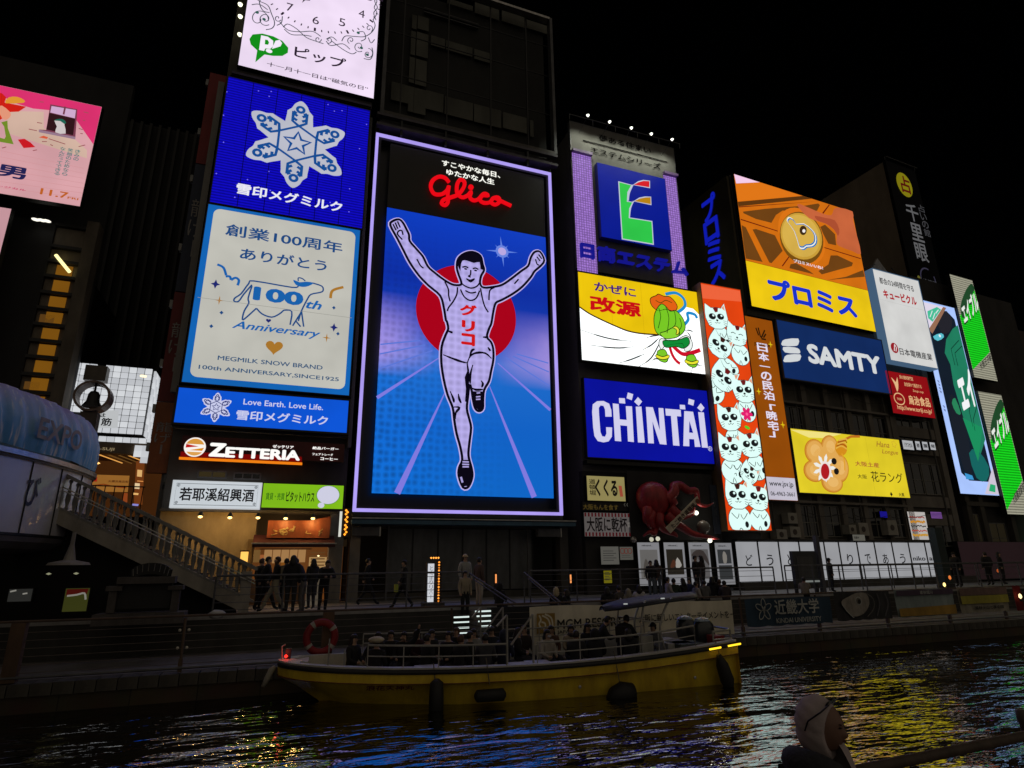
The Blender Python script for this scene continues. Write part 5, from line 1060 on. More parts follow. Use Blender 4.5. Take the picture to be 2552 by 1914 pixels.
# the characters read top to bottom on a wall seen at a slant: place each in its own cell
cells = [('プ', (128, 310), (262, 552)), ('ロ', (145, 525), (285, 740)), ('ミ', (172, 715), (305, 925)), ('ス', (200, 905), (340, 1110))]
PSx = Plane(PS.x0, PS.y0, PS.yaw)
for ch, a, c in cells:
    (ua, za), (ub, zb) = side(a), side(c)
    gv, gf = glyphs(ch, .05)
    # seen from the canal the wall's left edge is its far edge
    cu = (side((a[0], (a[1]+c[1])/2))[0], side((c[0], (a[1]+c[1])/2))[0]); zz = (side(((a[0]+c[0])/2, a[1]))[1], side(((a[0]+c[0])/2, c[1]))[1])
    uL_, uR_ = cu; m = MB()
    vs = [(uL_+(uR_-uL_)*x, .26, zz[1]+(zz[0]-zz[1])*y-16.9) for x, y, q0_ in gv]
    n = len(vs); back = [(x, .205, z) for x, y, z in vs]; ed = {}
    for f in gf:
        for i in range(len(f)): e = (f[i], f[(i+1) % len(f)]); ed[e] = 1
    m.add(vs+back, list(gf)); side_f = [(a_, b_, n+b_, n+a_) for (a_, b_) in ed if (b_, a_) not in ed]
    m.f += side_f; m.mi += [1]*len(side_f); m.build('letter', bw, sw_)
# ---- samty, js, hana
s = sign(FB, 'samty_sign', 'dark navy lightbox with a white striped S emblem and white Latin name', D(1669, 694), D(1917, 853), emi((16, 44, 98), .9, 'film'), rim=.08, rimmat=dif((.05, .06, .08), .5, name='navy_metal'))
sw = emi((214, 218, 220), .95, None, False)
s.text('SAMTY', Z(WM, (315, 250)), Z(WM, (925, 505)), sw, 1, .055, split=False)
for P_ in (((150, 222), (255, 215), (255, 262), (225, 275), (130, 272), (125, 245)), ((135, 282), (225, 285), (262, 300), (270, 330), (235, 333), (150, 325)), ((165, 345), (270, 340), (272, 375), (250, 395), (145, 402), (142, 375))): s.poly('emblem', [Z(WM, p) for p in P_], sw, 1, smooth=2)
FJ = FB
s = sign(FJ, 'lodging_sign', 'tall brown vertical sign with white characters between the cats and the navy sign', (FJ.uv(D(1630, 880))[0], FJ.uv(D(1605, 684))[1]), (FJ.uv(D(1690, 880))[0], FJ.uv(D(1655, 1080))[1]), emi((150, 76, 8), .95, 'film'), px=False, off=.15, rim=.03)
s.text('日本一の民泊「暁宅」', (s.box[0]+.72, FJ.uv(Z(WT, (370, 400)))[1]), (s.box[0]+1.62, FJ.uv(Z(WT, (510, 1040)))[1]), emi((232, 225, 245), .95, None, False), 1, .035, vertical=True, px=False)
u0, z0, u1, z1 = s.box
s.text('JS GROUP', (u0+.5, z1-1.72), (u1-.45, z1-1.98), ink((40, 20, 4)), 1, .03, px=False)
s.strokes('emblem', [[(u0+.85, z1-.7), (u0+1.0, z1-1.2)], [(u0+1.05, z1-.65), (u0+1.15, z1-1.3)], [(u0+1.6, z1-.75), (u0+1.2, z1-1.35)], [(u0+1.2, z1-1.4), (u0+1.6, z1-1.4)], [(u0+1.65, z1-1.0), (u0+1.4, z1-1.3)]], .11, ink((40, 20, 4)), 1, px=False)
for x, y in ((.82, .145), (.15, .43), (.85, .60), (.2, .91)): s.polys('sparkle', [star4(s.fr(x, y), .22, .3)], ink((220, 190, 20)), 1, px=False)
s.polys('contact_panel', [[(u0+.02, z0+.02), (u1-.02, z0+.02), (u1-.02, z0+1.35), (u0+.02, z0+1.35)]], emi((205, 200, 215), .92, 'film'), 2, px=False)
s.text('www.jsv.jp', (u0+.2, z0+1.12), (u1-.22, z0+.72), ink((60, 60, 66)), 3, .02, px=False); s.text('06-4963-3661', (u0+.2, z0+.5), (u1-.22, z0+.25), ink((70, 70, 76)), 3, .02, px=False)
s = sign(FB, 'sweets_sign', 'bright yellow lightbox with a flower-shaped biscuit and honey dipper', D(1704, 926), D(1963, 1076), emi((226, 204, 40), .98, 'film'), rim=.04, off=.1, rimmat=dif((.2, .2, .18), .5, name='pale_metal'))
bis = [(402, 1102, 80, 98), (522, 1072, 70, 98), (402, 1258, 88, 88), (542, 1352, 86, 78), (603, 1238, 72, 112)]
u0, z0, u1, z1 = s.box
sc = 4.0
s.polys('glow', [[s.fr(.0, .02), s.fr(.45, .0), s.fr(.30, .1), s.fr(.15, .12)]], ink((240, 225, 130)), 1, px=False)
def blob(name, cx_, cy_, rx, ry, col, L, n=22): s.polys(name, [[s.uv([Z(WM, (cx_+rx*cos(a), cy_+ry*sin(a)+.12*rx*cos(a)))])[0] for a in [k*2*pi/n for k in range(n)]]], ink(col), L, px=False)
for k, (cx_, cy_, rx, ry) in enumerate(bis): blob('biscuit_edge', cx_, cy_, rx, ry, (196, 122, 34), 2); 
blob('biscuit_edge', 490, 1200, 125, 140, (205, 136, 52), 3)
for k, (cx_, cy_, rx, ry) in enumerate(bis): blob('biscuit', cx_+2, cy_-1, rx*.92, ry*.92, (210, 146, 60), 3)
for k, (cx_, cy_, rx, ry) in enumerate(bis): blob('biscuit', cx_+4, cy_-2, rx*.82, ry*.82, (224, 168, 84), 4)
blob('biscuit', 495, 1195, 118, 130, (224, 168, 84), 5)
for k, (cx_, cy_, rx, ry) in enumerate(bis): blob('biscuit', cx_+6, cy_-6, rx*.5, ry*.5, (232, 182, 104), 5)
cream = []
for k in range(9):
    a = k*2*pi/9; cream.append([s.uv([Z(WM, (478+r_*cos(a+d), 1235+r_*1.25*sin(a+d)))])[0] for r_, d in ((10, -.6), (70, -.18), (92, 0), (70, .18), (10, .6))])
s.polys('cream', cream, ink((238, 236, 228)), 6, px=False)
blob('berry_edge', 485, 1258, 48, 78, (238, 225, 220), 7); blob('berry', 483, 1262, 34, 62, (176, 26, 34), 8); blob('raisin', 553, 1182, 21, 26, (24, 20, 18), 9); blob('raisin', 572, 1262, 20, 26, (24, 20, 18), 9)
s.strokes('dipper_handle', [Z(WM, (640, 1010), (690, 985), (760, 985))], .16, ink((190, 110, 30)), 6)
for k in range(5): s.strokes('dipper_groove', [Z(WM, (568+k*6, 1080-k*16), (610+k*10, 1060-k*14), (655, 1085-k*16))], .10, ink(((225, 175, 70), (170, 90, 15))[k % 2]), 8, smooth=3)
blob('honey', 610, 1075, 48, 62, (212, 140, 28), 7); s.strokes('honey', [Z(WM, (615, 1120), (635, 1180), (638, 1255))], .10, ink((225, 160, 40)), 9, smooth=3)
s.text('Hana', Z(WM, (888, 1020)), Z(WM, (1000, 1075)), ink((150, 80, 40)), 1, .0, shear=.3); s.text('Longue', Z(WM, (935, 1085)), Z(WM, (1072, 1140)), ink((150, 80, 40)), 1, .0, shear=.3)
s.strokes('flower_mark', [[(s.uv([Z(WM, (1035, 1045))])[0][0]+.2*(1+.3*cos(5*a))*cos(a), s.uv([Z(WM, (1035, 1045))])[0][1]+.2*(1+.3*cos(5*a))*sin(a)) for a in [k*2*pi/30 for k in range(30)]]], .025, ink((190, 140, 50)), 1, px=False, closed=True)
s.text('大阪土産', Z(WM, (722, 1178)), Z(WM, (918, 1232)), ink((160, 40, 50)), 1, .012); s.text('大阪', Z(WM, (742, 1282)), Z(WM, (822, 1322)), ink((60, 50, 20)), 1, .01); s.text('花ラング', Z(WM, (845, 1258)), Z(WM, (1112, 1358)), ink((40, 36, 16)), 1, .006)
s.text('大黒', Z(WM, (1068, 1430)), Z(WM, (1118, 1462)), ink((30, 28, 14)), 1, .02); s.polys('mark', [star4(s.uv([Z(WM, (1013, 1442))])[0], .15, .6)], ink((30, 28, 14)), 1, px=False)
for k in (1, 2): s.strokes('panel_seam', [[s.fr(k/3, .01), s.fr(k/3, .99)]], .02, ink((190, 170, 34)), 1, px=False)
# ---- cubicle sign (the bird mascot is left out)
s = sign(FB, 'electric_sign', 'white lightbox with red katakana and a red disc logo near the bottom', (13.72, 23.95), (19.0, 16.75), emi((214, 214, 212), .95, 'film'), px=False, rim=.06, rimmat=emi((110, 150, 190), .35), off=.5, depth=.6)
s.text('都会の24時間を守る', (14.25, 23.4), (18.2, 22.85), ink((40, 40, 42)), 1, .02, px=False); s.text('キュービクル', (14.4, 22.45), (18.2, 21.7), ink((170, 20, 34)), 1, .05, px=False)
s.text('日本電機産業', (14.9, 17.85), (18.6, 17.3), ink((50, 50, 52)), 1, .018, px=False)
s.polys('logo_disc', [ell((14.4, 17.75), .4, .4, 22)], ink((150, 24, 34)), 1, px=False); s.strokes('logo_letter', [[(14.3, 17.5), (14.48, 18.05)], [(14.48, 17.5), (14.62, 17.8), (14.5, 18.0)]], .08, ink((225, 220, 220)), 2, px=False)
s.strokes('seam', [[(13.74, 21.5), (18.98, 21.45)]], .02, ink((185, 185, 182)), 1, px=False)
m = thing('sign_peak', 'small pale pointed frame above the white electric sign', 'frame', FB.pt(15.7, 24.1, 0), FB.yaw); MB().add([(-1.3, .2, 0), (1.3, .2, 0), (0, .2, 1.5), (-1.3, .35, 0), (1.3, .35, 0), (0, .35, 1.5)], [(0, 1, 2), (5, 4, 3), (0, 3, 4, 1), (1, 4, 5, 2), (2, 5, 3, 0)]).build('gable', dif((.4, .38, .35), .6, name='pale_board'), m)
mm = MB(); [mm.bar((a, .1, b_), (c_, .1, d_), .03) for a, b_, c_, d_ in ((-2.2, .1, -.6, .8), (1.3, .9, 2.2, .1), (-2.2, .1, 2.2, .1))]; mm.build('brace', BLACKMETAL, m)
# ---- toriji
s = sign(FB, 'poultry_sign', 'dark red sign with cream lettering and a chicken mark under the white sign', (13.15, 15.95), (17.75, 12.85), emi((150, 12, 20), .85, 'film'), px=False, rim=.02, off=.3, depth=.3)
cm = ink((226, 180, 130))
s.text('烏治食品', (15.1, 14.35), (17.5, 13.65), cm, 1, .03, px=False); s.text('http://www.toriji.co.jp/', (13.7, 13.5), (17.5, 13.08), cm, 1, .015, px=False)
s.text('鳥の焼肉専門店', (14.6, 15.8), (16.1, 15.5), cm, 1, .01, px=False); s.text('自信満々で販売する', (15.0, 15.3), (16.9, 15.0), cm, 1, .01, px=False); s.text('Soup cup', (15.8, 14.85), (17.0, 14.6), cm, 1, .0, shear=.3, px=False)
s.strokes('egg_mark', [ell((14.1, 13.95), .55, .42, 18)], .08, cm, 1, px=False, closed=True); s.text('TORI', (13.85, 14.02), (14.35, 13.85), cm, 1, .02, px=False)
s.polys('hen', [cr([(14.0, 14.5), (13.9, 15.0), (13.65, 15.5), (13.95, 15.3), (14.1, 15.2), (14.35, 15.6), (14.3, 15.0), (14.15, 14.6)], 2)], cm, 1, px=False)
# ---- little shop plates under it
for i, (a, c, tx) in enumerate(((1087, 1185, 'リサスセル'), (1190, 1240, '茶'), (1245, 1300, '膳'), (1305, 1358, '候'))):
    s = sign(FB, 'floor_plate', 'small white shop plate reading the %s name in the row beside the yellow sign' % ('long', 'first short', 'second short', 'last short')[i], Z(WM, (a, 1014+(a-1087)*.08)), Z(WM, (c, 1094)), emi((190, 192, 195), .8), group='row of white shop plates', rim=.02, off=.2)
    u0, z0, u1, z1 = s.box; s.text(tx, (u0+.12*(u1-u0), z1-.25*(z1-z0)), (u1-.12*(u1-u0), z0+.25*(z1-z0)), ink((30, 30, 32)), 1, .03, px=False)
# ---- fortune tower front
s = Face(FT, bpy.data.objects['tower_block'], (TW[0]+TW[1])/2, 1.55, .03)
def fp(p): return FT.uv(Z(WF, p))
pc = fp((530, 280)); s.polys('yellow_disc', [ell(pc, 1.25, 1.5, 26)], emi((170, 160, 20), .5, 'film'), 1, px=False)
s.text('占', fp((478, 190)), fp((598, 370)), emi((110, 12, 12), .5), 2, .03, px=False)
wf = emi((120, 120, 122), .55)
s.text('千里眼', (fp((545, 500))[0], fp((560, 430))[1]), (fp((655, 560))[0], fp((680, 945))[1]), wf, 1, .02, vertical=True, px=False)
s.text('占いの館', (fp((655, 500))[0], fp((680, 455))[1]), (fp((705, 500))[0], fp((720, 725))[1]), emi((90, 90, 94), .5), 1, .005, vertical=True, px=False)
c = fp((735, 1095)); s.strokes('moon', [[(c[0]+1.15*cos(a), c[1]+1.25*sin(a)) for a in [radians(k) for k in range(70, 400, 15)]]], .16, emi((70, 66, 90), .5), 1, px=False); s.polys('dot', [ell(fp((655, 1080)), .25, .25, 12)], emi((130, 125, 50), .5), 1, px=False)
s.text('千里眼', fp((690, 1085)), fp((808, 1125)), emi((80, 80, 84), .5), 2, .03, px=False); s.strokes('rule', [[fp((700, 1150)), fp((805, 1160))]], .06, emi((80, 80, 84), .5), 2, px=False)
# ---- tall green screen
s = sign(FB, 'tall_screen', 'tall bright screen showing a green arrow shape in a pale blue border', (19.25, 22.7), (23.92, 7.55), emi((160, 186, 240), 1.2, 'film'), px=False, rim=.04, off=.0)
u0, z0, u1, z1 = s.box
F_ = lambda *p: [s.fr(*q_) for q_ in p]
def fp_(name, pts, col, L=1, sm=0): s.polys(name, [cr(F_(*pts), sm) if sm else F_(*pts)], ink(col) if isinstance(col, tuple) else col, L, px=False)
fp_('scene_dark', ((.14, .16), (.45, .10), (.8, .04), (.93, .07), (.93, .9), (.86, .935), (.3, .935), (.14, .9)), emi((18, 30, 44), .9, 'film', False), 1)
fp_('poster', ((.02, .01), (.68, .01), (.14, .165), (.02, .165)), (222, 214, 232), 2); fp_('poster_words', ((.18, .10), (.2, .06), (.5, .02), (.6, .03), (.45, .07), (.28, .115)), (70, 190, 150), 3); fp_('wood_edge', ((.68, .01), (.76, .012), (.2, .185), (.12, .165)), (150, 108, 84), 3)
s.strokes('poster_letter', [F_((.24, .09), (.34, .05)), F_((.3, .1), (.4, .06)), F_((.42, .06), (.52, .035))], .08, ink((225, 230, 235)), 4, px=False)
fp_('rock', ((.5, .06), (.75, .03), (.85, .08), (.7, .15), (.5, .17), (.42, .13)), (34, 34, 42), 2, 2); fp_('glare', ((.2, .2), (.45, .17), (.5, .19), (.3, .22)), (90, 190, 205), 3, 2); fp_('glare', ((.36, .185), (.4, .18), (.42, .19), (.38, .197)), (230, 245, 250), 4, 2)
fp_('arrow', ((.55, .2), (.8, .13), (.98, .1), (.98, .72), (.64, .84), (.52, .62), (.46, .45), (.5, .34), (.42, .28)), emi((32, 128, 96), .95, 'film', False), 3); fp_('arrow_tip', ((.5, .62), (.98, .66), (.64, .835)), (26, 142, 92), 4)
s.strokes('arrow_groove', [F_((.62, .34), (.62, .25), (.9, .19)), F_((.7, .34), (.7, .27), (.95, .22)), F_((.85, .5), (.72, .58), (.72, .66)), F_((.96, .55), (.78, .62), (.75, .68))], .07, ink((10, 50, 40)), 4, px=False)
s.text('エイ', s.fr(.56, .40), s.fr(.99, .60), ink((242, 244, 246)), 5, .07, px=False, skew=.9)
fp_('ship', ((.2, .58), (.35, .5), (.5, .6), (.52, .75), (.4, .9), (.25, .92), (.18, .75)), (24, 30, 40), 2, 2); fp_('ship_light', ((.3, .55), (.42, .52), (.48, .6), (.36, .6)), (40, 130, 88), 3, 2); fp_('teal_glow', ((.45, .8), (.7, .78), (.9, .86), (.75, .93), (.5, .92)), (20, 100, 96), 3, 2); fp_('teal_glow', ((.22, .9), (.4, .91), (.42, .93), (.22, .93)), (60, 150, 210), 3)
fp_('lower_poster', ((.99, .86), (.99, .995), (.62, .995)), (205, 196, 214), 5); fp_('lower_words', ((.74, .98), (.82, .945), (.95, .95), (.9, .985)), (40, 170, 110), 6)
for k, (y, n_) in enumerate(((.27, 4), (.44, 4), (.57, 2))):
    for j in range(n_): s.strokes('side_mark', [F_((.05, y+j*.018), (.10, y+j*.018+.004)), F_((.06, y+j*.018+.006), (.10, y+j*.018+.01))], .05, ink((60, 70, 110)), 1, px=False)
# ---- able signs
def able(name, label, zt, zb, small):
    s = sign(FB, name, label, (24.0, zt), (27.1, zb), emi((148, 146, 128), .95, 'rowsw'), px=False, rim=.03, off=.2, group='pair of green and cream LED signs')
    F2 = lambda *p: [s.fr(*q_) for q_ in p]
    s.polys('green_field', [F2((.02, .42), (.98, .10), (.98, .72), (.02, .97 if small else .93))], emi((18, 196, 26), .98, 'rowsw', False), 1, px=False)
    s.polys('foliage', [cr(F2((.1, .36), (.25, .26), (.6, .12), (.9, .04), (.98, .06), (.98, .10), (.6, .24), (.3, .38), (.12, .44)), 2)], emi((34, 78, 44), .8, 'film', False), 2, px=False)
    t_ = s.text('エイブル', s.fr(.12, .32), s.fr(.98, .52), emi((26, 70, 30), .7, None, False), 3, .07, px=False, skew=1.8); s.text('エイブル', s.fr(.14, .30), s.fr(.99, .50), ink((230, 234, 226)), 4, .05, px=False, skew=1.8)
    s.text('大阪王子駅' if not small else '大阪難波駅前', s.fr(.35, .86), s.fr(.98, .93), ink((50, 54, 46)), 3, .03, px=False, skew=1.2)
    return s
able('letting_sign', 'upper green and cream LED sign with slanting white katakana', 25.7, 16.75, False)
able('letting_sign', 'lower green and cream LED sign with slanting white katakana', 15.6, 6.2, True)
s = sign(FB, 'shop_sign', 'small white sign with a mint green border at the right edge', (29.6, 4.9), (34.5, 2.9), emi((190, 196, 180), .85, 'film'), px=False, rim=.16, rimmat=emi((60, 225, 150), .7), off=.3)
for x in (.12, .25): s.polys('picture', [ell(s.fr(x, .4+x), .22, .38, 12)], ink((150, 90, 50)), 1, px=False)
s.strokes('print_line', [[s.fr(.5, .3+k*.13), s.fr(.92, .3+k*.13)] for k in range(4)], .06, ink((110, 112, 100)), 1, px=False)
# ---- office windows: posters behind glass
s = sign(FB, 'window_poster', 'lit window poster crowded with food pictures above the white panels', Z(WY, (402, 322)), Z(WY, (745, 740)), emi((196, 190, 185), .85, 'film'), rim=.02, off=-.2, depth=.1)
random.seed(9)
for k in range(5):
    y = .2+k*.16; col = ((150, 40, 30), (190, 130, 40), (40, 40, 40), (170, 60, 40), (190, 140, 50))[k]
    s.strokes('food_row', [[s.fr(.06+j*.045, y+random.uniform(-.03, .03)) for j in range(20)]], .14 if k in (1, 4) else .07, ink(col), 1, px=False)
for i, (a, c, e, f_, col, lb) in enumerate(((750, 325, 930, 425, (140, 90, 170), 'violet glow in a small office window at the far corner'), (0, 320, 120, 410, (30, 24, 180), 'deep blue glow in the dark office window above the air conditioner'))):
    s = sign(FB, 'window_glow', lb, Z(WY, (a, c)), Z(WY, (e, f_)), emi(col, .7, 'film'), rim=.02, off=-.22, depth=.1)
    s.strokes('blind', [[s.fr(.02, .2+k*.2), s.fr(.98, .2+k*.2)] for k in range(4)], .03, ink((20, 14, 60)), 1, px=False)
# air conditioners on the office wall
acs = [((358, 668), (498, 795), 0), ((520, 635), (660, 765), 0), ((495, 470), (620, 600), 0), ((1225, 612), (1330, 728), 0), ((1340, 590), (1480, 745), 1), ((1680, 558), (1830, 738), 0)]
alab = ['lowest grey air conditioner beside the cat column', 'grey air conditioner just right of the lowest one', 'grey air conditioner above its two neighbours left of the office windows', 'small grey air conditioner between two office windows', 'round-fan air conditioner with a visible grille over the small plate', 'largest boxy air conditioner under the blue lit window']
FAC = Plane(FB.pt(0, 0, .1)[0], FB.pt(0, 0, .1)[1], FB.yaw)
for (a, c, rd), lb in zip(acs, alab):
    (ua, za), (ub, zb) = FAC.uv(Z(WX, a)), FAC.uv(Z(WX, c)); w2, h2 = (ub-ua)/2, za-zb
    t = thing('air_conditioner', lb, 'air conditioner', FAC.pt((ua+ub)/2, zb, 0), FAC.yaw, 'air conditioners on the office front')
    bx('case', -w2, w2, .0, .5, .0, h2, dif((.38, .36, .31), .6, .2, 2, name='ac_case'), t); MB().lathe([(.02, -.02), (min(w2, h2)*.38, -.02), (min(w2, h2)*.4, .01), (min(w2, h2)*.4, -.001)], 16, (-.04, -.005, h2*.5), 'Y').build('fan_grille', dif((.08, .06, .05), .6, name='ac_grille'), t)
    MB().box(-w2*.8, w2*.8, .02, .45, -.07, -.002).build('bracket', BLACKMETAL, t)
s = sign(FAC, 'door_plate', 'small pale plate with tiny writing under the round-fan air conditioner', Z(WX, (1218, 735)), Z(WX, (1375, 808)), emi((120, 118, 108), .5), rim=.02); s.text('営業中', s.fr(.1, .3), s.fr(.5, .7), ink((20, 20, 20)), 1, .03, px=False)
# ================================================================ street-level signs
s = sign(FE, 'kushikatsu_sign', 'yellowed paper-look sign with bold black brush strokes over the festive banner', Z(WO, (175, 115)), Z(WO, (605, 398)), emi((158, 146, 92), .8, 'film'), rim=.02, off=.1)
s.text('くくる', Z(WO, (265, 150)), Z(WO, (520, 348)), ink((16, 14, 10)), 1, .05); s.text('道頓堀', (s.box[0]+.12, s.box[3]-.15), (s.box[0]+.5, s.box[1]+.25), ink((40, 34, 18)), 1, .02, px=False, vertical=True)
s.polys('red_seal', [s.uv(Z(WO, (525, 225), (560, 228), (578, 345), (545, 348)))], ink((150, 70, 50)), 1, px=False)
s = sign(FE, 'slogan_sign', 'black strip with faint ochre characters under the yellowed brush sign', Z(WO, (135, 405)), Z(WO, (690, 505)), dif((.02, .02, .018), .6, name='black_board'), rim=.02, off=.05)
s.text('大阪もんを食す', Z(WO, (140, 425)), Z(WO, (528, 495)), emi((96, 78, 34), .6), 1, .01); s.text('くくる', Z(WO, (590, 415)), Z(WO, (668, 455)), emi((120, 116, 105), .5), 1, .02)
s = sign(FE, 'festive_sign', 'white sign with red and white striped edges and five black characters', Z(WO, (145, 520)), Z(WO, (708, 785)), emi((98, 92, 90), .75, 'film'), rim=.02, off=.1)
u0, z0, u1, z1 = s.box
st = MB()
lst = []
for k in range(15):
    x = u0+(u1-u0)*(k+.15)/15; w_ = (u1-u0)/15*.5
    lst += [[(x, z1-.2), (x+w_, z1-.2), (x+w_, z1-.01), (x, z1-.01)], [(x, z0+.01), (x+w_, z0+.01), (x+w_, z0+.2), (x, z0+.2)]]
for p in lst: s.polys('red_stripe', [p], ink((64, 10, 14)), 1, px=False)
s.text('大阪に乾杯', Z(WO, (172, 568)), Z(WO, (628, 735)), ink((12, 10, 10)), 1, .03); s.polys('grey_panel', [s.uv(Z(WO, (640, 560), (692, 562), (692, 740), (640, 740)))], ink((50, 48, 48)), 1, px=False); s.text('雑食', (u1-.42, z1-.45), (u1-.22, z0+.45), ink((110, 105, 100)), 2, .01, px=False, vertical=True)
m = thing('wall_lamp', 'small silver wall lamp right of the festive striped sign', 'lamp', (FE.uv(Z(WO, (680, 820)))[0], 28.1, FE.uv(Z(WO, (680, 820)))[1])); MB().lathe([(.02, -.12), (.16, -.05), (.18, .08), (.05, .12)], 10, axis='Y').build('shade', STEEL, m)
for i, (q_, k_e) in enumerate((((1400, 522), 2.6), ((1550, 828), 3.2), ((905, 815), .5), ((975, 808), .6))):
    p = FE.uv(Z(WO, q_)); lb = ('bright white spotlight under the raised tentacle tip', 'brightest white spotlight at the right foot of the octopus', 'dull lamp at the octopus banner foot', 'tiny lamp beside the banner foot')[i]
    t = thing('spot_lamp', lb, 'lamp', (p[0]*.975, 27.6, (p[1]-3)*.975+3)); MB().lathe([(.02, -.07), (.10, -.03), (.12, .05), (.02, .07)], 10, axis='Y').build('lens', emi((255, 252, 225), k_e), t); MB().bar((0, .05, 0), (0, .8, .1), .025).build('arm', BLACKMETAL, t)
    if k_e > 2:
        ld = bpy.data.lights.new('glow', 'POINT'); ld.energy = 4; ld.shadow_soft_size = .1; ld.color = (1, .95, .8); lo = bpy.data.objects.new('glow', ld); COL.objects.link(lo); lo.parent = t; lo.location = (0, -.25, 0)
# octopus
p0 = FE.uv(Z(WO, (860, 400))); oc = thing('octopus_sculpture', 'big dark red octopus sculpture holding a slanted banner on the wall', 'sculpture', (p0[0], 27.7, p0[1]))
def od(x, y, dy=0): p = FE.uv(Z(WO, (x, y))); return (p[0]-p0[0], dy, p[1]-p0[1])
red = dif((.38, .028, .032), .35, .3, 4, name='red_fibreglass', bump=.4)
m = MB(); n = 14; prof = []
for k in range(11): t = pi*k/10; prof.append((.95*sin(t)*(1+.12*cos(t))+.001, .02+.98*cos(t)*1.02))
m.lathe(prof[::-1], 18, (0, .1, 0), 'Z', 1, .75); m.build('head', red, oc, smooth=True)
for P_ in (((800, 540), (770, 600), (800, 660), (850, 700), (820, 760), (770, 745), (720, 790)), ((880, 560), (870, 640), (930, 700), (1010, 740), (1050, 770), (1070, 800)), ((960, 560), (1040, 640), (1150, 700), (1260, 760), (1380, 790), (1520, 820)), ((1000, 480), (1080, 560), (1180, 560), (1260, 520), (1240, 440), (1290, 420)), ((960, 400), (1030, 320), (1050, 250), (1130, 240), (1200, 300), (1270, 300), (1310, 370), (1330, 440), (1390, 465), (1470, 430)), ((760, 500), (740, 560), (760, 620), (850, 640), (900, 610), (880, 580)), ((1030, 430), (1010, 390), (1040, 400), (1060, 450))):
    pts = [od(x, y, -.25-.12*sin(k*1.7)) for k, (x, y) in enumerate(P_)]; c_ = cr(pts, 4, False); L_ = len(c_)
    MB().tube(c_, [max(.035, .30*(1-k/L_)**.7) for k in range(L_)], 8).build('tentacle', red, oc, smooth=True)
ban = [od(912, 700, -.62), od(1255, 362, -.62), od(1278, 415, -.62), od(965, 762, -.62)]
MB().add(ban+[(x, y+.05, z) for x, y, z in ban], [(0, 1, 2, 3), (7, 6, 5, 4), (0, 4, 5, 1), (1, 5, 6, 2), (2, 6, 7, 3), (3, 7, 4, 0)]).build('held_banner', dif((.75, .66, .5), .8, name='cloth_banner'), oc)
b0, b1, b3 = Vector(ban[0]), Vector(ban[1]), Vector(ban[3]); gv, gf = glyphs('たこ焼き道頓堀', .03)
MB().add([tuple(b0+(b1-b0)*(.1+.72*x)+(b3-b0)*(1-(.18+.64*y))+Vector((0, -.012-q0_, 0))) for x, y, q0_ in gv], gf).build('lettering', dif((.05, .02, .02), .8, name='brush_ink'), oc)
c_ = b0+(b1-b0)*.92+(b3-b0)*.5; MB().lathe([(.01, -.02), (.13, -.02), (.13, .0)], 14, (c_.x, c_.y, c_.z), 'Y').build('round_seal', dif((.25, .08, .04), .8, name='seal'), oc)
bx('bay_back', -1.3, 4.2, .4, .45, -2.0, 1.6, dif((.02, .019, .02), .7, name='bay'), oc)
t = thing('orb', 'grey glass orb in the dark bay right of the octopus', 'ornament', (od(1370, 690)[0]+p0[0], 27.5, od(1370, 690)[2]+p0[1])); MB().lathe([(.36*sin(pi*k/10)+.001, -.36*cos(pi*k/10)) for k in range(11)], 16).build('ball', dif((.18, .16, .14), .2, name='orb_glass'), t, smooth=True)
s = sign(FE, 'floor_sign', 'dark panel with pale 2F mark beside the octopus', Z(WO, (1340, 190)), Z(WO, (1500, 400)), dif((.018, .018, .02), .6, name='black_board'), rim=.01, off=.02)
s.text('2', Z(WO, (1448, 228)), Z(WO, (1482, 278)), emi((120, 120, 120), .6), 1, .02); s.text('F', Z(WO, (1455, 315)), Z(WO, (1486, 370)), emi((120, 120, 120), .6), 1, .02)
s = sign(FE, 'hanging_banner', 'narrow slate blue banner with faint characters left of the cat column', Z(WO, (1505, 220)), Z(WO, (1640, 760)), dif((.03, .04, .065), .8, name='slate_cloth'), rim=.0, off=.25)
s.text('ハンバー', (s.box[0]+.15, s.box[3]-.3), (s.box[2]-.15, s.box[1]+.5), dif((.10, .11, .13), .8, name='faded_print'), 1, .03, px=False, vertical=True)
for i, (a, c, lb) in enumerate(((330, 895, 'pale notice with lines of small print on the dark shop wall'), (540, 898, 'small pale notice with three round prohibition marks'), (362, 1145, 'yellow notice low on the wall behind the rail'))):
    e, f_ = ((538, 1090), (692, 1040), (458, 1295))[i]
    s = sign(FE, 'notice', lb, Z(WO, (a, c)), Z(WO, (e, f_)), emi(((98, 96, 90), (92, 90, 84), (120, 112, 20))[i], .7, 'film'), rim=.01, off=.08, depth=.06)
    if i != 1: s.strokes('print_line', [[s.fr(.12, .25+k*.13), s.fr(.85 if k % 2 else .7, .25+k*.13)] for k in range(5)], .03, ink((40, 40, 38)), 1, px=False)
    else:
        for k in range(3): s.strokes('ban_ring', [ell(s.fr(.2+k*.28, .32), .13, .13, 12)], .03, ink((90, 30, 20)), 1, px=False, closed=True)
        s.strokes('print_line', [[s.fr(.12, .65), s.fr(.75, .65)], [s.fr(.12, .8), s.fr(.8, .8)]], .02, ink((40, 40, 38)), 1, px=False)
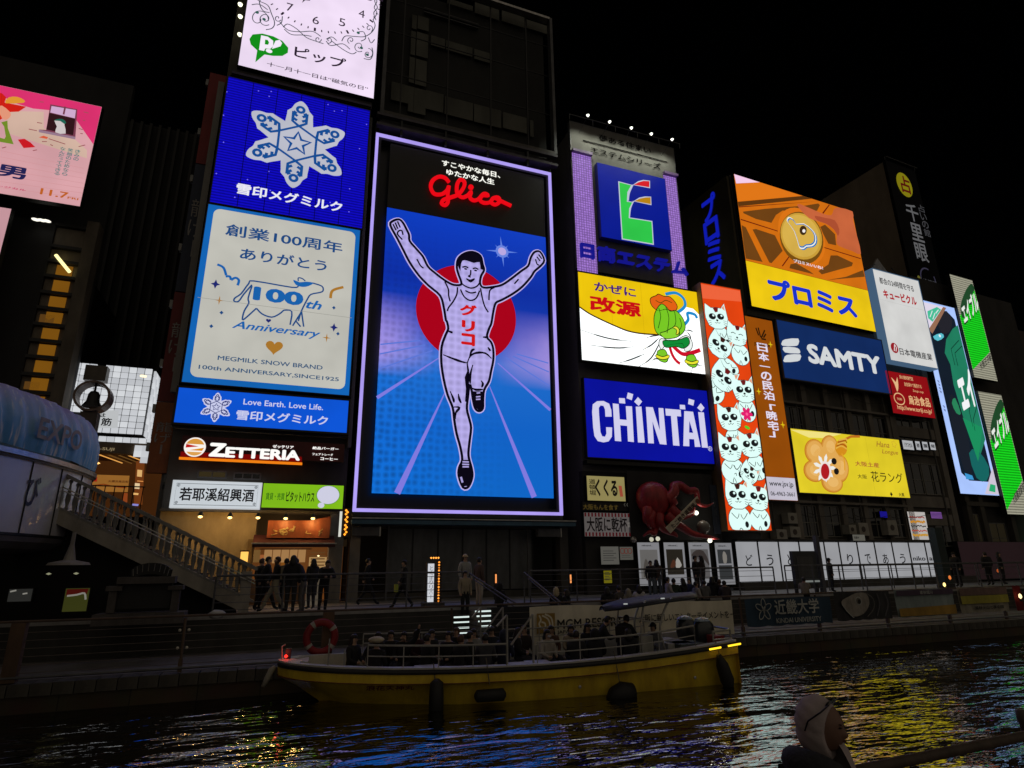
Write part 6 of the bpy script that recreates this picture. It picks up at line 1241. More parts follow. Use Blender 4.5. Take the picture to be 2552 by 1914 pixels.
# ---- row of white lit panels
FW = FB
za_, zb_ = 4.12, 1.98
xs_src = [Z(WX, (x, 830))[0] for x in (120, 370, 615, 840)]+[Z(WQ, (x, 40))[0] for x in (560, 680, 830, 972, 1115, 1252, 1385, 1500)]
chars = ['う', 'と', '', '', '', 'り', 'で', 'あ', 'う', 'niko', 'and']
pw = thing('panel_wall', 'long row of tall white lit panels with single black characters', 'sign', FB.pt(7, zb_, 0), FB.yaw)
s = Face(FB, pw, 7, zb_, .05)
starts = [FW.uv((x, Z(WX, (0, 830))[1]))[0] for x in xs_src]
starts = [FW.uv(D(1590, 1172))[0]]+starts
for k in range(len(starts)-1):
    a, c = starts[k]+.04, starts[k+1]-.04
    y_ = .05
    m = MB().box(a-7, c-7, -.05, .1, 0, za_-zb_); m.build('panel', emi((160, 161, 165), .9, 'film'), pw)
    bx('mullion', c-7, c+.08-7, -.09, .12, -.1, za_-zb_+.05, BLACKMETAL, pw)
s.off = .06
labs = {0: 'ど', 1: 'う', 2: 'と', 6: 'り', 7: 'で', 8: 'あ', 9: 'う', 10: 'niko', 11: 'and'}
for k, ch in labs.items():
    if k >= len(starts)-1: continue
    a, c = starts[k], starts[k+1]; md = (a+c)/2; w_ = .26 if len(ch) == 1 else (c-a)*.38
    h_ = .3 if len(ch) == 1 else .14
    s.text(ch, (md-w_, zb_+1.15+h_), (md+w_, zb_+1.15-h_), ink((24, 24, 28)), 1, .012 if len(ch) == 1 else .03, px=False)
bx('base', starts[0]-7, starts[-1]-7+3, -.3, .6, -.45, -.02, DARKCONC, pw); bx('head_bar', starts[0]-7, starts[-1]-7+.1, -.12, .3, za_-zb_+.05, za_-zb_+.16, BLACKMETAL, pw)
# ---- four framed fashion posters
for i in range(4):
    a, c = ((728, 850), (1005, 1320)) if i == 0 else (((1018, 850), (1285, 1320)) if i == 1 else (((1290, 850), (1565, 1320)) if i == 2 else ((1580, 855), (1815, 1310))))
    s = sign(FE, 'poster_case', ('framed photo poster nearest the notices', 'framed poster with a dark lying figure', 'framed poster with a dark arch shape', 'framed poster with two stacked pictures')[i]+' on the lit shopfront', Z(WO, a), Z(WO, c), emi((138, 138, 142), .8, 'film'), rim=.04, off=.1, group='row of framed fashion posters', depth=.12)
    s.text('nikoand...', s.fr(.2, .05), s.fr(.7, .09), ink((30, 30, 32)), 1, .03, px=False, shear=.2)
    random.seed(30+i)
    if i == 0: s.polys('picture', [[s.fr(.1, .17), s.fr(.9, .17), s.fr(.9, .85), s.fr(.1, .85)]], emi((108, 106, 104), .8, 'film', False), 1, px=False); s.polys('picture_detail', [cr([s.fr(x, y) for x, y in ((.25, .5), (.35, .38), (.45, .5), (.5, .8), (.2, .8))], 2)], ink((70, 66, 62)), 2, px=False)
    elif i == 1: s.polys('picture', [[s.fr(.1, .16), s.fr(.9, .16), s.fr(.9, .75), s.fr(.1, .75)]], emi((40, 36, 30), .8, 'film', False), 1, px=False); s.polys('picture_detail', [cr([s.fr(x, y) for x, y in ((.5, .5), (.62, .35), (.8, .52), (.72, .58), (.55, .62))], 2)], ink((150, 146, 140)), 2, px=False); s.polys('picture_detail', [cr([s.fr(x, y) for x, y in ((.25, .55), (.4, .4), (.52, .45), (.5, .55), (.3, .6))], 2)], ink((70, 40, 28)), 2, px=False)
    elif i == 2: s.polys('picture', [[s.fr(.08, .16), s.fr(.92, .16), s.fr(.92, .85), s.fr(.08, .85)]], emi((96, 94, 94), .8, 'film', False), 1, px=False); s.polys('picture_detail', [cr([s.fr(x, y) for x, y in ((.1, .3), (.35, .18), (.7, .2), (.9, .42), (.9, .55), (.6, .34), (.3, .36))], 2)], ink((52, 46, 44)), 2, px=False)
    else:
        for y in (.16, .54): s.polys('picture', [[s.fr(.12, y), s.fr(.9, y), s.fr(.9, y+.34), s.fr(.12, y+.34)]], emi((54, 56, 58), .8, 'film', False), 1, px=False)
        s.polys('picture_detail', [cr([s.fr(x, y) for x, y in ((.4, .3), (.5, .2), (.65, .3), (.6, .48), (.42, .48))], 2)], ink((120, 116, 110)), 2, px=False)
# pinkish hoarding with silhouettes at the far right
s = sign(FB, 'hoarding', 'dim rose hoarding at the far right behind the walkers', (17.5, 4.2), (26.5, 1.7), emi((38, 25, 27), .7, 'film'), px=False, rim=.03, off=.1)
# ================================================================ left-hand screen and verticals
FP = Plane(0, 28.8, 0)
(pu, pz0) = FP.uv(Z(WPK, (995, 1580))); (pu1, pz1) = FP.uv(Z(WPK, (1268, 380)))
s = sign(FP, 'pink_screen', 'large pink poster screen with a window drawing and a dark blue title character', (pu-13.5, pz1), (pu, pz0), emi((222, 166, 172), .92, 'film'), px=False, rim=.03)
u0, z0, u1, z1 = s.box
def CP(pts): return [(min(max(p[0], u0+.01), u1-.01), min(max(p[1], z0+.01), z1-.01)) for p in pts]
def pk(name, pts, col, L=1, sm=0): P_ = CP(s.uv([Z(WPK, p) for p in pts])); s.polys(name, [CP(cr(P_, sm)) if sm else P_], ink(col) if isinstance(col, tuple) else col, L, px=False)
bz = lambda p: s.uv([Z(WPK, p)])[0]
q1, q2 = bz((1155, 830)), bz((960, 550))
s.polys('magenta_sky', [CP([(u0+.01, z1-.01), (u1-.01, z1-.01), (u1-.01, q1[1]), q2, bz((900, 450)), bz((640, 420)), bz((430, 400)), bz((200, 330)), bz((60, 250)), (u0+.01, bz((0, 200))[1])])], emi((222, 50, 112), .95, 'film', False), 1, px=False)
pk('brick_shade', ((120, 430), (560, 440), (560, 640), (900, 740), (1080, 900), (1080, 1000), (130, 700)), emi((220, 186, 168), .9, 'film', False), 2)
pk('window_frame', ((640, 350), (965, 410), (940, 770), (500, 685), (510, 655), (590, 660)), (120, 60, 80), 3); pk('window_glass', ((655, 372), (948, 420), (935, 520), (640, 450)), (206, 170, 206), 4); pk('window_dark', ((628, 455), (940, 525), (915, 725), (590, 655)), (48, 20, 26), 4)
pk('window_person', ((690, 550), (760, 530), (820, 560), (810, 600), (825, 705), (700, 690), (720, 620)), (206, 196, 196), 5, 2); pk('window_cap', ((690, 550), (720, 532), (790, 532), (830, 570), (810, 590), (760, 555)), (30, 100, 84), 6, 2)
pk('sill', ((500, 658), (945, 745), (940, 775), (505, 690)), (150, 120, 140), 5); s.strokes('window_bar', [CP([bz((820, 380)), bz((800, 475))])], .07, ink((120, 60, 80)), 5, px=False)
pk('leaf_red', ((0, 205), (60, 220), (110, 270), (90, 330), (350, 380), (260, 440), (150, 445), (60, 380), (0, 400)), (205, 30, 20), 3); pk('leaf_gold', ((100, 340), (140, 270), (240, 262), (325, 300), (315, 335)), (222, 150, 50), 4, 2); pk('leaf_red', ((0, 450), (40, 470), (70, 520), (0, 560)), (214, 50, 26), 3)
pk('face_shape', ((10, 400), (60, 370), (150, 440), (165, 490), (120, 540), (60, 520)), (226, 150, 120), 5, 2); pk('green_stem', ((50, 570), (125, 550), (130, 640), (200, 835), (0, 800), (0, 745), (90, 770), (105, 740), (85, 620)), (112, 138, 40), 4)
pk('falling_leaf', ((250, 778), (330, 768), (400, 810), (460, 868), (320, 880)), (200, 24, 34), 4); pk('falling_leaf', ((500, 750), (560, 730), (615, 750), (600, 770)), (214, 90, 60), 4)
s.strokes('brick_line', [CP([bz(a), bz(c)]) for a, c in (((380, 650), (480, 670)), ((480, 570), (540, 580)), ((980, 640), (1030, 655)), ((1000, 700), (1030, 705)), ((620, 765), (820, 830)), ((540, 800), (600, 800)), ((640, 835), (670, 850)), ((510, 320), (560, 325)), ((1040, 440), (1100, 455)), ((1030, 540), (1060, 545)), ((60, 880), (110, 865)), ((430, 910), (480, 900)), ((980, 860), (1060, 840)))], .04, ink((150, 80, 84)), 3, px=False)
for k in range(7): s.strokes('course_line', [CP([bz((0, 900+k*75)), bz((1040, 1120+k*60))])], .02, ink((206, 146, 150)), 1, px=False)
nvy = ink((34, 34, 82)); s.text('男', Z(WPK, (10, 1062)), Z(WPK, (335, 1270)), nvy, 3, .04)
s.text('ージカル', Z(WPK, (0, 1320)), Z(WPK, (345, 1400)), ink((190, 40, 90)), 3, .03); s.text('11.7', Z(WPK, (530, 1360)), Z(WPK, (848, 1490)), ink((190, 96, 34)), 3, .03); s.text('FRI', Z(WPK, (850, 1462)), Z(WPK, (975, 1508)), ink((190, 96, 34)), 3, .03)
tl = ink((70, 120, 120))
s.text('きみの', (bz((960, 960))[0]-.10, bz((975, 895))[1]), (bz((960, 960))[0]+.10, bz((955, 1035))[1]), tl, 3, .02, vertical=True, px=False)
s.text('笑顔のためなら', (bz((850, 1040))[0]-.10, bz((885, 880))[1]), (bz((850, 1040))[0]+.10, bz((825, 1215))[1]), tl, 3, .02, vertical=True, px=False)
s.text('なんだってできる', (bz((755, 1040))[0]-.10, bz((795, 865))[1]), (bz((755, 1040))[0]+.10, bz((715, 1205))[1]), tl, 3, .02, vertical=True, px=False)
(qu, qz1), (qu1, qz0) = FP.uv(D(0, 458)), FP.uv(Z(W4, (115, 235)))
s = sign(FP, 'pink_screen', 'second pink screen, lower and mostly cut off at the left edge', (FP.uv(Z(W4, (60, 460)))[0]-9, FP.uv(Z(W4, (115, 232)))[1]), (FP.uv(Z(W4, (60, 460)))[0], FP.uv(Z(W4, (115, 232)))[1]-8), emi((206, 156, 164), .9, 'film'), px=False, rim=.03)
for i, (a, c) in enumerate(((245, 290), (310, 330), (345, 380))):
    p = FP.uv(Z(W4, ((a+c)/2, 250+i*6))); t = thing('ceiling_lamp', 'small lamp in the gap under the pink screen, %s of three' % ('leftmost', 'middle', 'rightmost')[i], 'lamp', (p[0], 29.2, p[1]), 0, 'lamps under the pink screen'); MB().lathe([(.02, -.04), (.16, 0), (.02, .04)], 8).build('lens', emi((255, 250, 235), 1.2), t); MB().bar((0, 0, .02), (0, 0, .3), .02).build('stem', BLACKMETAL, t)
# vertical restaurant signs left of the snow building
FV = Plane(0, 30.2, 0)
def vcol(p): return FV.uv(Z(W4, p))
VX = Plane(0, 29.0, 0).uv((440, 700))[0]
for i, (zt_, zb2, cc_, tx, t0, t1, lb) in enumerate(((22.0, 15.2, (.018, .028, .06), '龍げー', 0, 0, 'navy section of the tall vertical restaurant sign'), (15.15, 10.0, (.16, .012, .012), '龍げー', 0, 0, 'dark red section of the tall vertical restaurant sign'), (9.95, 6.9, (.30, .085, .02), '龍げー', 0, 0, 'rusty orange lowest section of the vertical restaurant sign'), (27.5, 22.05, (.25, .015, .015), '', 0, 0, 'bare red top section of the vertical restaurant sign'))):
    t = thing('vertical_sign', lb, 'sign', (-5.15, 29.0, zb2), 0, 'sections of the vertical restaurant sign')
    bx('board', VX-(-5.15), .62, 0, .3, 0, zt_-zb2, dif(cc_, .6, .3, 1.2, name='sign_paint'), t)
    bx('bracket', VX+5.15-.13, VX+5.15-.01, -.02, .2, (zt_-zb2)*.3, (zt_-zb2)*.3+.35, dif((.3, .3, .28), .6, name='bracket'), t); bx('bracket', VX+5.15-.13, VX+5.15-.01, -.02, .2, (zt_-zb2)*.85, (zt_-zb2)*.85+.35, dif((.3, .3, .28), .6, name='bracket'), t)
    if tx:
        f_ = Face(Plane(0, 29.0, 0), t, -5.15, zb2, .02); f_.text(tx, (VX+.12, zb2+(zt_-zb2)*.72), (VX+.75, zb2+(zt_-zb2)*.25), dif((.30, .28, .26), .6, name='faded_white'), 1, .0, px=False, vertical=True)
# ================================================================ restaurant front (warm)
WG = (600, 1240, 5.53)
FR = Plane(0, 28.3, 0)
# five wall lamps
for i, q_ in enumerate(((435, 1412), (757, 1422), (1062, 1424), (1364, 1432), (1660, 1432))):
    p = FR.uv(Z(WV, q_)); ww = ('first', 'second', 'third', 'fourth', 'fifth')[i]
    t = thing('wall_lamp', 'warm bullet lamp under the lightboxes, %s from the left' % ww, 'lamp', (p[0]*.975, 27.6, (p[1]-3)*.975+3), 0, 'warm lamps over the restaurant front')
    MB().lathe([(.05, -.02), (.085, -.06), (.075, -.1), (.02, -.12)], 10).build('bulb', emi((255, 214, 130), 3.2), t); MB().lathe([(.03, .14), (.06, .1), (.11, -.02), (.10, -.03)], 10).build('shade', BLACKMETAL, t); MB().bar((0, 0, .1), (0, .65, .16), .018).build('arm', BLACKMETAL, t)
    ld = bpy.data.lights.new('warm', 'POINT'); ld.energy = 16; ld.color = (1, .56, .16); ld.shadow_soft_size = .08
    lo = bpy.data.objects.new('warm', ld); COL.objects.link(lo); lo.location = (0, .1, -.22); lo.parent = t
bx_, bz_ = FR.uv(Z(WG, (380, 320))), FR.uv(Z(WG, (1215, 560)))
t = thing('carved_sign', 'rust red carved board with gold relief above the restaurant awning', 'sign', ((bx_[0]+bz_[0])/2, 28.15, bz_[1]))
hw = (bz_[0]-bx_[0])/2; hh = bx_[1]-bz_[1]
MB().add([(-hw, -.05, 0), (hw, -.05, 0), (hw, -.05, hh+.22), (hw*.3, -.05, hh+.02), (-hw, -.05, hh), (-hw, .12, 0), (hw, .12, 0), (hw, .12, hh+.22), (hw*.3, .12, hh+.02), (-hw, .12, hh)], [(0, 1, 2, 3, 4), (9, 8, 7, 6, 5), (0, 5, 6, 1), (1, 6, 7, 2), (2, 7, 8, 3), (3, 8, 9, 4), (4, 9, 5, 0)]).build('board', dif((.28, .075, .03), .5, .35, 2, name='rust_board'), t)
random.seed(4)
for k in range(12):
    x = random.uniform(-hw*.85, hw*.85); z = random.uniform(.15, hh*.6); pts = [(x+random.uniform(-.12, .12), -.08, z+random.uniform(-.1, .1)) for _ in range(5)]; MB().tube(cr(pts, 3, False), .018, 5).build('relief', dif((.5, .38, .16), .4, .3, name='gold_relief'), t)
aw0, aw1 = FR.uv(Z(WG, (175, 575))), FR.uv(Z(WG, (1285, 650)))
t = thing('shop_awning', 'dark red sloping awning over the restaurant entrance', 'awning', ((aw0[0]+aw1[0])/2, 28.3, aw1[1]))
hw = (aw1[0]-aw0[0])/2
MB().add([(-hw, -.6, 0), (hw, -.6, 0), (hw, .3, .42), (-hw, .3, .42), (-hw, -.6, -.12), (hw, -.6, -.12), (hw, .3, .3), (-hw, .3, .3)], [(0, 1, 2, 3), (7, 6, 5, 4), (0, 4, 5, 1), (1, 5, 6, 2), (3, 2, 6, 7), (0, 3, 7, 4)]).build('canopy', dif((.06, .012, .012), .7, .3, name='dark_red_canvas'), t)
MB().bar((-hw-.05, -.6, .03), (hw+.05, -.6, .03), .035).build('pipe', STEEL, t)
en = thing('restaurant_entrance', 'glowing restaurant entrance with a pale split curtain', 'shop', (.9, 28.6, 1.6))
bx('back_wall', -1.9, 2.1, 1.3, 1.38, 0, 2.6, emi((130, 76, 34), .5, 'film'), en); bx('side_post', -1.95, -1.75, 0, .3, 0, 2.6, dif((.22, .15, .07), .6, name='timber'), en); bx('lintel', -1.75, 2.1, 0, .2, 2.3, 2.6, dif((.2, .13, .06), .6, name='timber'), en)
bx('counter', -1.75, .3, .3, .8, 0, .95, dif((.25, .15, .08), .6, name='timber'), en)
n0, n1 = FR.uv(Z(WG, (330, 700))), FR.uv(Z(WG, (900, 890)))
for k in range(5):
    a = n0[0]+(n1[0]-n0[0])*k/5; c = n0[0]+(n1[0]-n0[0])*(k+1)/5-.03
    m = MB(); nn = 6
    for i in range(nn+1):
        x = a+(c-a)*i/nn; m.v += [(x-.9, -.02+.02*sin(i*1.6+k), n0[1]-1.6-.05), (x-.9, -.05+.05*sin(i*1.6+k), n1[1]-1.6-.03*(k % 2))]
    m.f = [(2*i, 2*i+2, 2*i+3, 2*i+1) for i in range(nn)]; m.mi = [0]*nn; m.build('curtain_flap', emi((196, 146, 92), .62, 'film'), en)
MB().bar((n0[0]-1.1, -.04, n0[1]-1.62), (n1[0]-.7, -.04, n0[1]-1.62), .02).build('curtain_pole', GREYMETAL, en)
for k in range(7): x = n0[0]-.9+k*(n1[0]-n0[0])/6.5; MB().add([(x, -.03, n0[1]-1.5), (x+.2, -.03, n0[1]-1.5), (x+.1, -.03, n0[1]-1.38)], [(0, 1, 2)]).build('pennant', dif((.4, .38, .34), .8, name='pennant'), en)
for (a, c, e, f_, col, k_) in ((220, 785, 325, 845, (190, 110, 60), .6), (240, 930, 330, 990, (200, 110, 70), .6), (560, 885, 650, 1000, (150, 90, 30), .6)): (ua, za), (ub, zb) = FR.uv(Z(WG, (a, c))), FR.uv(Z(WG, (e, f_))); bx('poster', ua-.9, ub-.9, .25, .28, zb-1.6, za-1.6, emi(col, k_, 'film'), en)
ld = bpy.data.lights.new('interior', 'POINT'); ld.energy = 22; ld.color = (1, .6, .28); ld.shadow_soft_size = .3; lo = bpy.data.objects.new('interior', ld); COL.objects.link(lo); lo.location = (0, .7, 2.0); lo.parent = en
a, c = FR.uv(Z(WG, (945, 822))), FR.uv(Z(WG, (1170, 1010)))
t = thing('menu_board', 'bright backlit menu board standing right of the curtain', 'menu', ((a[0]+c[0])/2, 28.2, 1.57)); w_ = (c[0]-a[0])/2
bx('board', -w_, w_, 0, .06, c[1]-1.57, a[1]-1.57, emi((190, 150, 96), .75, 'film'), t)
for k in range(6): z = c[1]-1.57+.08+k*.13; bx('menu_line', -w_*.85, w_*.85*(.9 if k % 2 else 1), -.012, -.002, z, z+.05, ink((90, 60, 30)), t)
bx('leg', -w_*.8, -w_*.8+.05, 0, .05, 0, c[1]-1.57, BLACKMETAL, t); bx('leg', w_*.8-.05, w_*.8, 0, .05, 0, c[1]-1.57, BLACKMETAL, t); MB().lathe([(.01, -.03), (.06, 0), (.01, .03)], 8, (0, -.06, a[1]-1.57+.05)).build('lamp', emi((255, 230, 170), 2.0), t)
a, c = FR.uv(Z(WG, (940, 1120))), FR.uv(Z(WG, (1020, 1395)))
t = thing('a_board', 'white folding board with a black plate on the promenade', 'board', ((a[0]+c[0])/2, 27.2, 1.56)); bx('front_leaf', -.28, .28, -.1, -.06, 0, 1.05, emi((120, 108, 92), .4, 'film'), t); bx('back_leaf', -.28, .28, .25, .29, 0, 1.0, dif((.3, .28, .25), .6, name='board'), t); bx('plate', -.13, .13, -.115, -.102, .38, .95, dif((.01, .01, .01), .6, name='black_plate'), t)
f_ = Face(Plane(0, 27.2, 0), t, (a[0]+c[0])/2, 1.56, .118); f_.text('営業中', ((a[0]+c[0])/2-.08, 2.45), ((a[0]+c[0])/2+.08, 2.0), emi((150, 130, 110), .5), 1, .02, px=False, vertical=True)
p = FR.uv(Z(WG, (50, 825))); t = thing('lantern', 'small glowing box lantern on the ochre wall by the stair', 'lantern', (p[0], 28.1, p[1])); bx('glow', -.14, .14, -.1, .1, -.22, .22, emi((255, 190, 90), 1.3, 'film'), t); bx('cap', -.17, .17, -.13, .13, .225, .27, BLACKMETAL, t); bx('foot', -.17, .17, -.13, .13, -.27, -.225, BLACKMETAL, t); bx('poster', .35, .6, .1, .14, -.2, .3, emi((150, 110, 60), .5), t)
# vertical tube and bulb string at the right end of the restaurant
a, c = FR.uv(Z(WG, (1380, 200))), FR.uv(Z(WG, (1355, 545)))
t = thing('tube_sign', 'narrow vertical sign with a white tube and a column of orange bulbs', 'sign', (a[0], 28.0, c[1])); h_ = a[1]-c[1]
bx('tube', -.07, .03, -.08, 0, 0, h_, emi((225, 225, 215), .9), t); bx('backing', .04, .42, -.02, .1, -.02, h_+.15, BLACKMETAL, t)
for k, y in enumerate((0, .09, .2, .28, .36, .50, .58, .68, .8, .88, .95)): MB().lathe([(.01, -.05), (.055, 0), (.01, .05)], 8, (.22+(.03 if k % 2 else -.03), -.07, y*h_+.1)).build('bulb', emi((255, 150, 40), 2.2), t)
# ---- lit arrow post on the promenade
a, c = Plane(0, 22.4, 0).uv(Z((840, 1280, 3.568), (835, 445))), Plane(0, 22.4, 0).uv(Z((840, 1280, 3.568), (825, 785)))
t = thing('light_post', 'standing white lit panel edged by orange bulbs on the promenade', 'sign', (a[0], 22.4, 1.56)); z0_, z1_ = c[1]-1.56, a[1]-1.56
bx('lit_panel', -.10, .10, -.1, .02, z0_, z1_, emi((215, 218, 225), .9, 'film'), t); bx('box', -.14, .42, .03, .2, 0, z1_+.05, BLACKMETAL, t); bx('foot', -.25, .5, -.15, .35, .0, z0_-.02, DARKCONC, t)
fc = Face(Plane(0, 22.4, 0), t, a[0], 1.56, .11); fc.text('とんぼりリバー', (a[0]-.06, a[1]-.08), (a[0]+.06, c[1]+.1), ink((60, 60, 66)), 1, .0, px=False, vertical=True)
for k in range(15): MB().lathe([(.005, -.035), (.04, 0), (.005, .035)], 7, (.3, -.02, z0_+.02+k*(z1_-z0_+.12)/15)).build('bulb', emi((255, 150, 50), 1.8 if k % 3 else .8), t)
for k in range(4): MB().lathe([(.005, -.035), (.04, 0), (.005, .035)], 7, (.27-k*.09, -.02, z1_+.2)).build('bulb', emi((255, 160, 60), 2.0), t)
MB().bar((.3, 0, z0_), (.3, 0, z1_+.12), .02).bar((.3, 0, z1_+.12), (0, 0, z1_+.2), .02).build('arrow_rail', BLACKMETAL, t)
# ---- promenade rails
def rail(name, label, pts, z0, h, nwire=5, step=1.9, r=.028, mat=GREYMETAL, post=.03, grp=None):
    t = thing(name, label, 'railing', (pts[0][0], pts[0][1], z0), 0, grp)
    ox, oy = pts[0]
    for (ax, ay), (cx, cy) in zip(pts, pts[1:]):
        L_ = sqrt((cx-ax)**2+(cy-ay)**2); n = max(1, round(L_/step))
        for k in range(n+1):
            x, y = ax+(cx-ax)*k/n-ox, ay+(cy-ay)*k/n-oy; MB().bar((x, y, 0), (x, y, h), post, 6).build('post', mat, t)
        MB().bar((ax-ox, ay-oy, h+.03), (cx-ox, cy-oy, h+.03), r+.008, 8).build('handrail', mat, t)
        for k in range(nwire): z = h*(k+.6)/nwire-.02; MB().bar((ax-ox, ay-oy-.035, z), (cx-ox, cy-oy-.035, z), .009, 4).build('wire', mat, t)
    return t
rail('promenade_rail', 'wire railing along the upper promenade in front of the restaurant', [(-1.6, 21.85), (6.4, 21.85)], 1.67, 1.1)
rail('promenade_rail', 'wire railing along the promenade before the poster shopfront', [(9.0, 21.85), (20.5, 21.85)], 1.67, 1.1)
rail('promenade_rail', 'low ramp railing before the white lit panels', [(21.2, 21.9), (45, 21.9)], 1.67, 1.15, 3, 1.6)
rail('promenade_rail', 'inner ramp railing crossing the white lit panels', [(27, 25.0), (44, 25.6)], 1.56, 1.2, 2, 2.6)
# stair rails beside the steps
for i, (a, c) in enumerate((((6.6, 21.7, 2.75), (7.6, 21.2, 1.65)), ((8.7, 21.7, 2.75), (9.2, 21.2, 1.8)))):
    t = thing('step_rail', ('left', 'right')[i]+' sloping handrail at the lit steps', 'railing', (a[0], a[1], 1.55)); MB().bar((0, 0, a[2]-1.55), (c[0]-a[0], -2.0, .25), .03).bar((.15, 0, a[2]-1.75), (c[0]-a[0]+.1, -2.0, .05), .02).build('handrail', GREYMETAL, t); MB().bar((0, 0, 0), (0, 0, a[2]-1.55), .03).build('post', GREYMETAL, t)
# lit steps between the two levels
st = thing('lit_steps', 'steps between the two walkways with white light strips under the nosings', 'steps', (7.8, 20.6, .63))
FS2 = Plane(0, 21.2, 0)
for k in range(6): bx('step', -1.3, 1.7, -1.0+k*.3, .85, .02+k*.153, .15+k*.153, CONC, st)
for col, rows in (((1040, 1175), (930, 975, 1025, 1072)), ((1230, 1368), (878, 920, 965, 1010))):
    for j, y in enumerate(rows):
        sh = (j*14 if col[0] > 1200 else (18 if j >= 2 else 0)+(36 if j == 3 else 0))
        (ua, za), (ub, zb) = Plane(0, 19.35, 0).uv(Z((840, 1280, 3.568), (col[0]+sh, y))), Plane(0, 19.35, 0).uv(Z((840, 1280, 3.568), (col[1]-(0 if col[0] < 1200 else 0), y-6)))
        yk = -1.0-.25
        bx('light_strip', ua-7.8, ub-7.8, yk, yk+.03, za-.63, za-.63+.045, emi((225, 240, 235), 1.0), st)
bx('screen_fence', -1.3, 1.7, -1.2, -1.16, .05, 1.1, dif((.012, .013, .012), .7, name='slatted_fence'), st)
# ---- quay railing with banners
qr = thing('quay_rail', 'long railing along the far quay edge carrying banners and cables', 'railing', (0, 17.75, .64))
pos = [-11.8, -8.6, -5.3, -1.9, 1.45, 4.8, 8.1]
for i in range(22):
    x = -12+i*3.38
    if i in (2, 4): bx('post', x-.14, x+.14, -.08, .14, 0, 1.24, dif((.12, .07, .04), .7, .3, name='rusty_post'), qr)
    else: MB().box(x-.045, x+.045, -.05, .05, 0, .3).bar((x, 0, .3), (x-.02, 0, 1.22), .035, 6).build('post', dif((.10, .065, .04), .6, .3, name='rusty_post'), qr)
MB().bar((-12, 0, 1.27), (60, 0, 1.27), .03, 8).build('handrail', dif((.10, .065, .045), .5, .3, name='brown_rail'), qr)
for k in range(6): MB().bar((-12, .02, .18+k*.17), (60, .02, .18+k*.17), .008, 4).build('cable', dif((.12, .10, .08), .5, name='cable'), qr)
MB().bar((-14, -.06, .10), (60, -.06, .10), .035, 6).build('kerb_pipe', GREYMETAL, qr)
for x in (-1.86, ):
    for dx in (-.1, .1):
        for z in (.55, .95): MB().lathe([(.005, -.02), (.035, 0), (.005, .02)], 8, (x+dx, -.08, z), 'Y').build('reflector', dif((.6, .58, .5), .3, name='reflector'), qr)
FQ = Plane(0, 17.62, 0)
def banner(label, tl, br, mat, sag=.06, name='banner'):
    (u0, z1), (u1, z0) = FQ.uv(tl), FQ.uv(br)
    t = thing(name, label, 'banner', ((u0+u1)/2, 17.62, z0)); n = 40; m = MB(); hw = (u1-u0)/2
    for j in range(5):
        for i in range(n+1):
            x = -hw+2*hw*i/n; fz = j/4
            m.v.append((x, -.02+.03*sin(i*.7+j*.4)*(1-fz*.5)+.012*sin(i*2.3), (z1-z0)*fz+(-.03*abs(sin(i*.35)) if j == 0 else 0)+(.02*sin(i*.3) if j == 4 else 0)))
    m.f = [(j*(n+1)+i, j*(n+1)+i+1, (j+1)*(n+1)+i+1, (j+1)*(n+1)+i) for j in range(4) for i in range(n)]; m.mi = [0]*len(m.f)
    m.build('cloth', mat, t, smooth=True); s = Face(FQ, t, (u0+u1)/2, z0, .09); s.box = (u0, z0, u1, z1); s.fr = lambda x, y: (u0+(u1-u0)*x, z1-(z1-z0)*y); return s
W6 = (1280, 1460, 3.568)
s = banner('long cream banner with a gold square emblem and black lettering', Z(W6, (140, 190)), Z(W6, (1960, 420)), dif((.88, .82, .66), .85, .12, 1.5, name='cream_cloth'))
gold = dif((.42, .26, .05), .7, name='gold_print'); blk = dif((.02, .018, .015), .8, name='black_print'); crm = dif((.88, .82, .66), .85, .12, 1.5, name='cream_cloth')
s.poly('emblem_square', [Z(W6, p) for p in ((195, 245), (355, 240), (355, 400), (195, 425))], gold, 1)
s.strokes('emblem_mane', [Z(W6, (215, 260), (230, 300), (215, 340), (240, 380)), Z(W6, (240, 262), (290, 290), (310, 340), (295, 400)), Z(W6, (265, 250), (320, 280), (335, 350), (320, 400)), Z(W6, (235, 320), (265, 330), (270, 360), (250, 385))], .05, crm, 2, smooth=4)
s.text('MGM RESORTS', Z(W6, (375, 298)), Z(W6, (1000, 350)), blk, 1, .02); s.text('JAPAN', Z(W6, (375, 395)), Z(W6, (520, 425)), blk, 1, .02); s.text('ー大阪に新しいエンターテイメントを－', (s.uv([Z(W6, (1050, 300))])[0][0], s.uv([Z(W6, (1500, 235))])[0][1]), (s.uv([Z(W6, (1950, 300))])[0][0], s.uv([Z(W6, (1500, 305))])[0][1]), blk, 1, .02, px=False)
teal = dif((.03, .06, .10), .85, .25, 1.5, name='teal_cloth'); wp = dif((.5, .52, .5), .8, name='white_print')
s = banner('dark teal banner with a white petal emblem and university name', Z(W6, (2050, 120)), Z((1880, 1340, 3.292), (640, 690)), teal)
c = s.uv([Z(WQ, (62, 590))])[0]; s.strokes('petal', [ell((c[0]+.19*cos(a), c[1]+.19*sin(a)), .17, .09, 14, a) for a in (pi/2, .45, pi-.45, -.95, pi+.95)], .028, wp, 1, px=False, closed=True)
s.text('近畿大学', Z(WQ, (140, 508)), Z(WQ, (520, 615)), wp, 1, .02); s.text('KINDAI UNIVERSITY', Z(WQ, (162, 660)), Z(WQ, (535, 680)), wp, 1, .015)
dk_ = dif((.035, .035, .038), .8, .3, name='charcoal_cloth')
s = banner('charcoal banner printed with a pale fish head', Z(WQ, (645, 448)), Z(WQ, (1130, 655)), dk_)
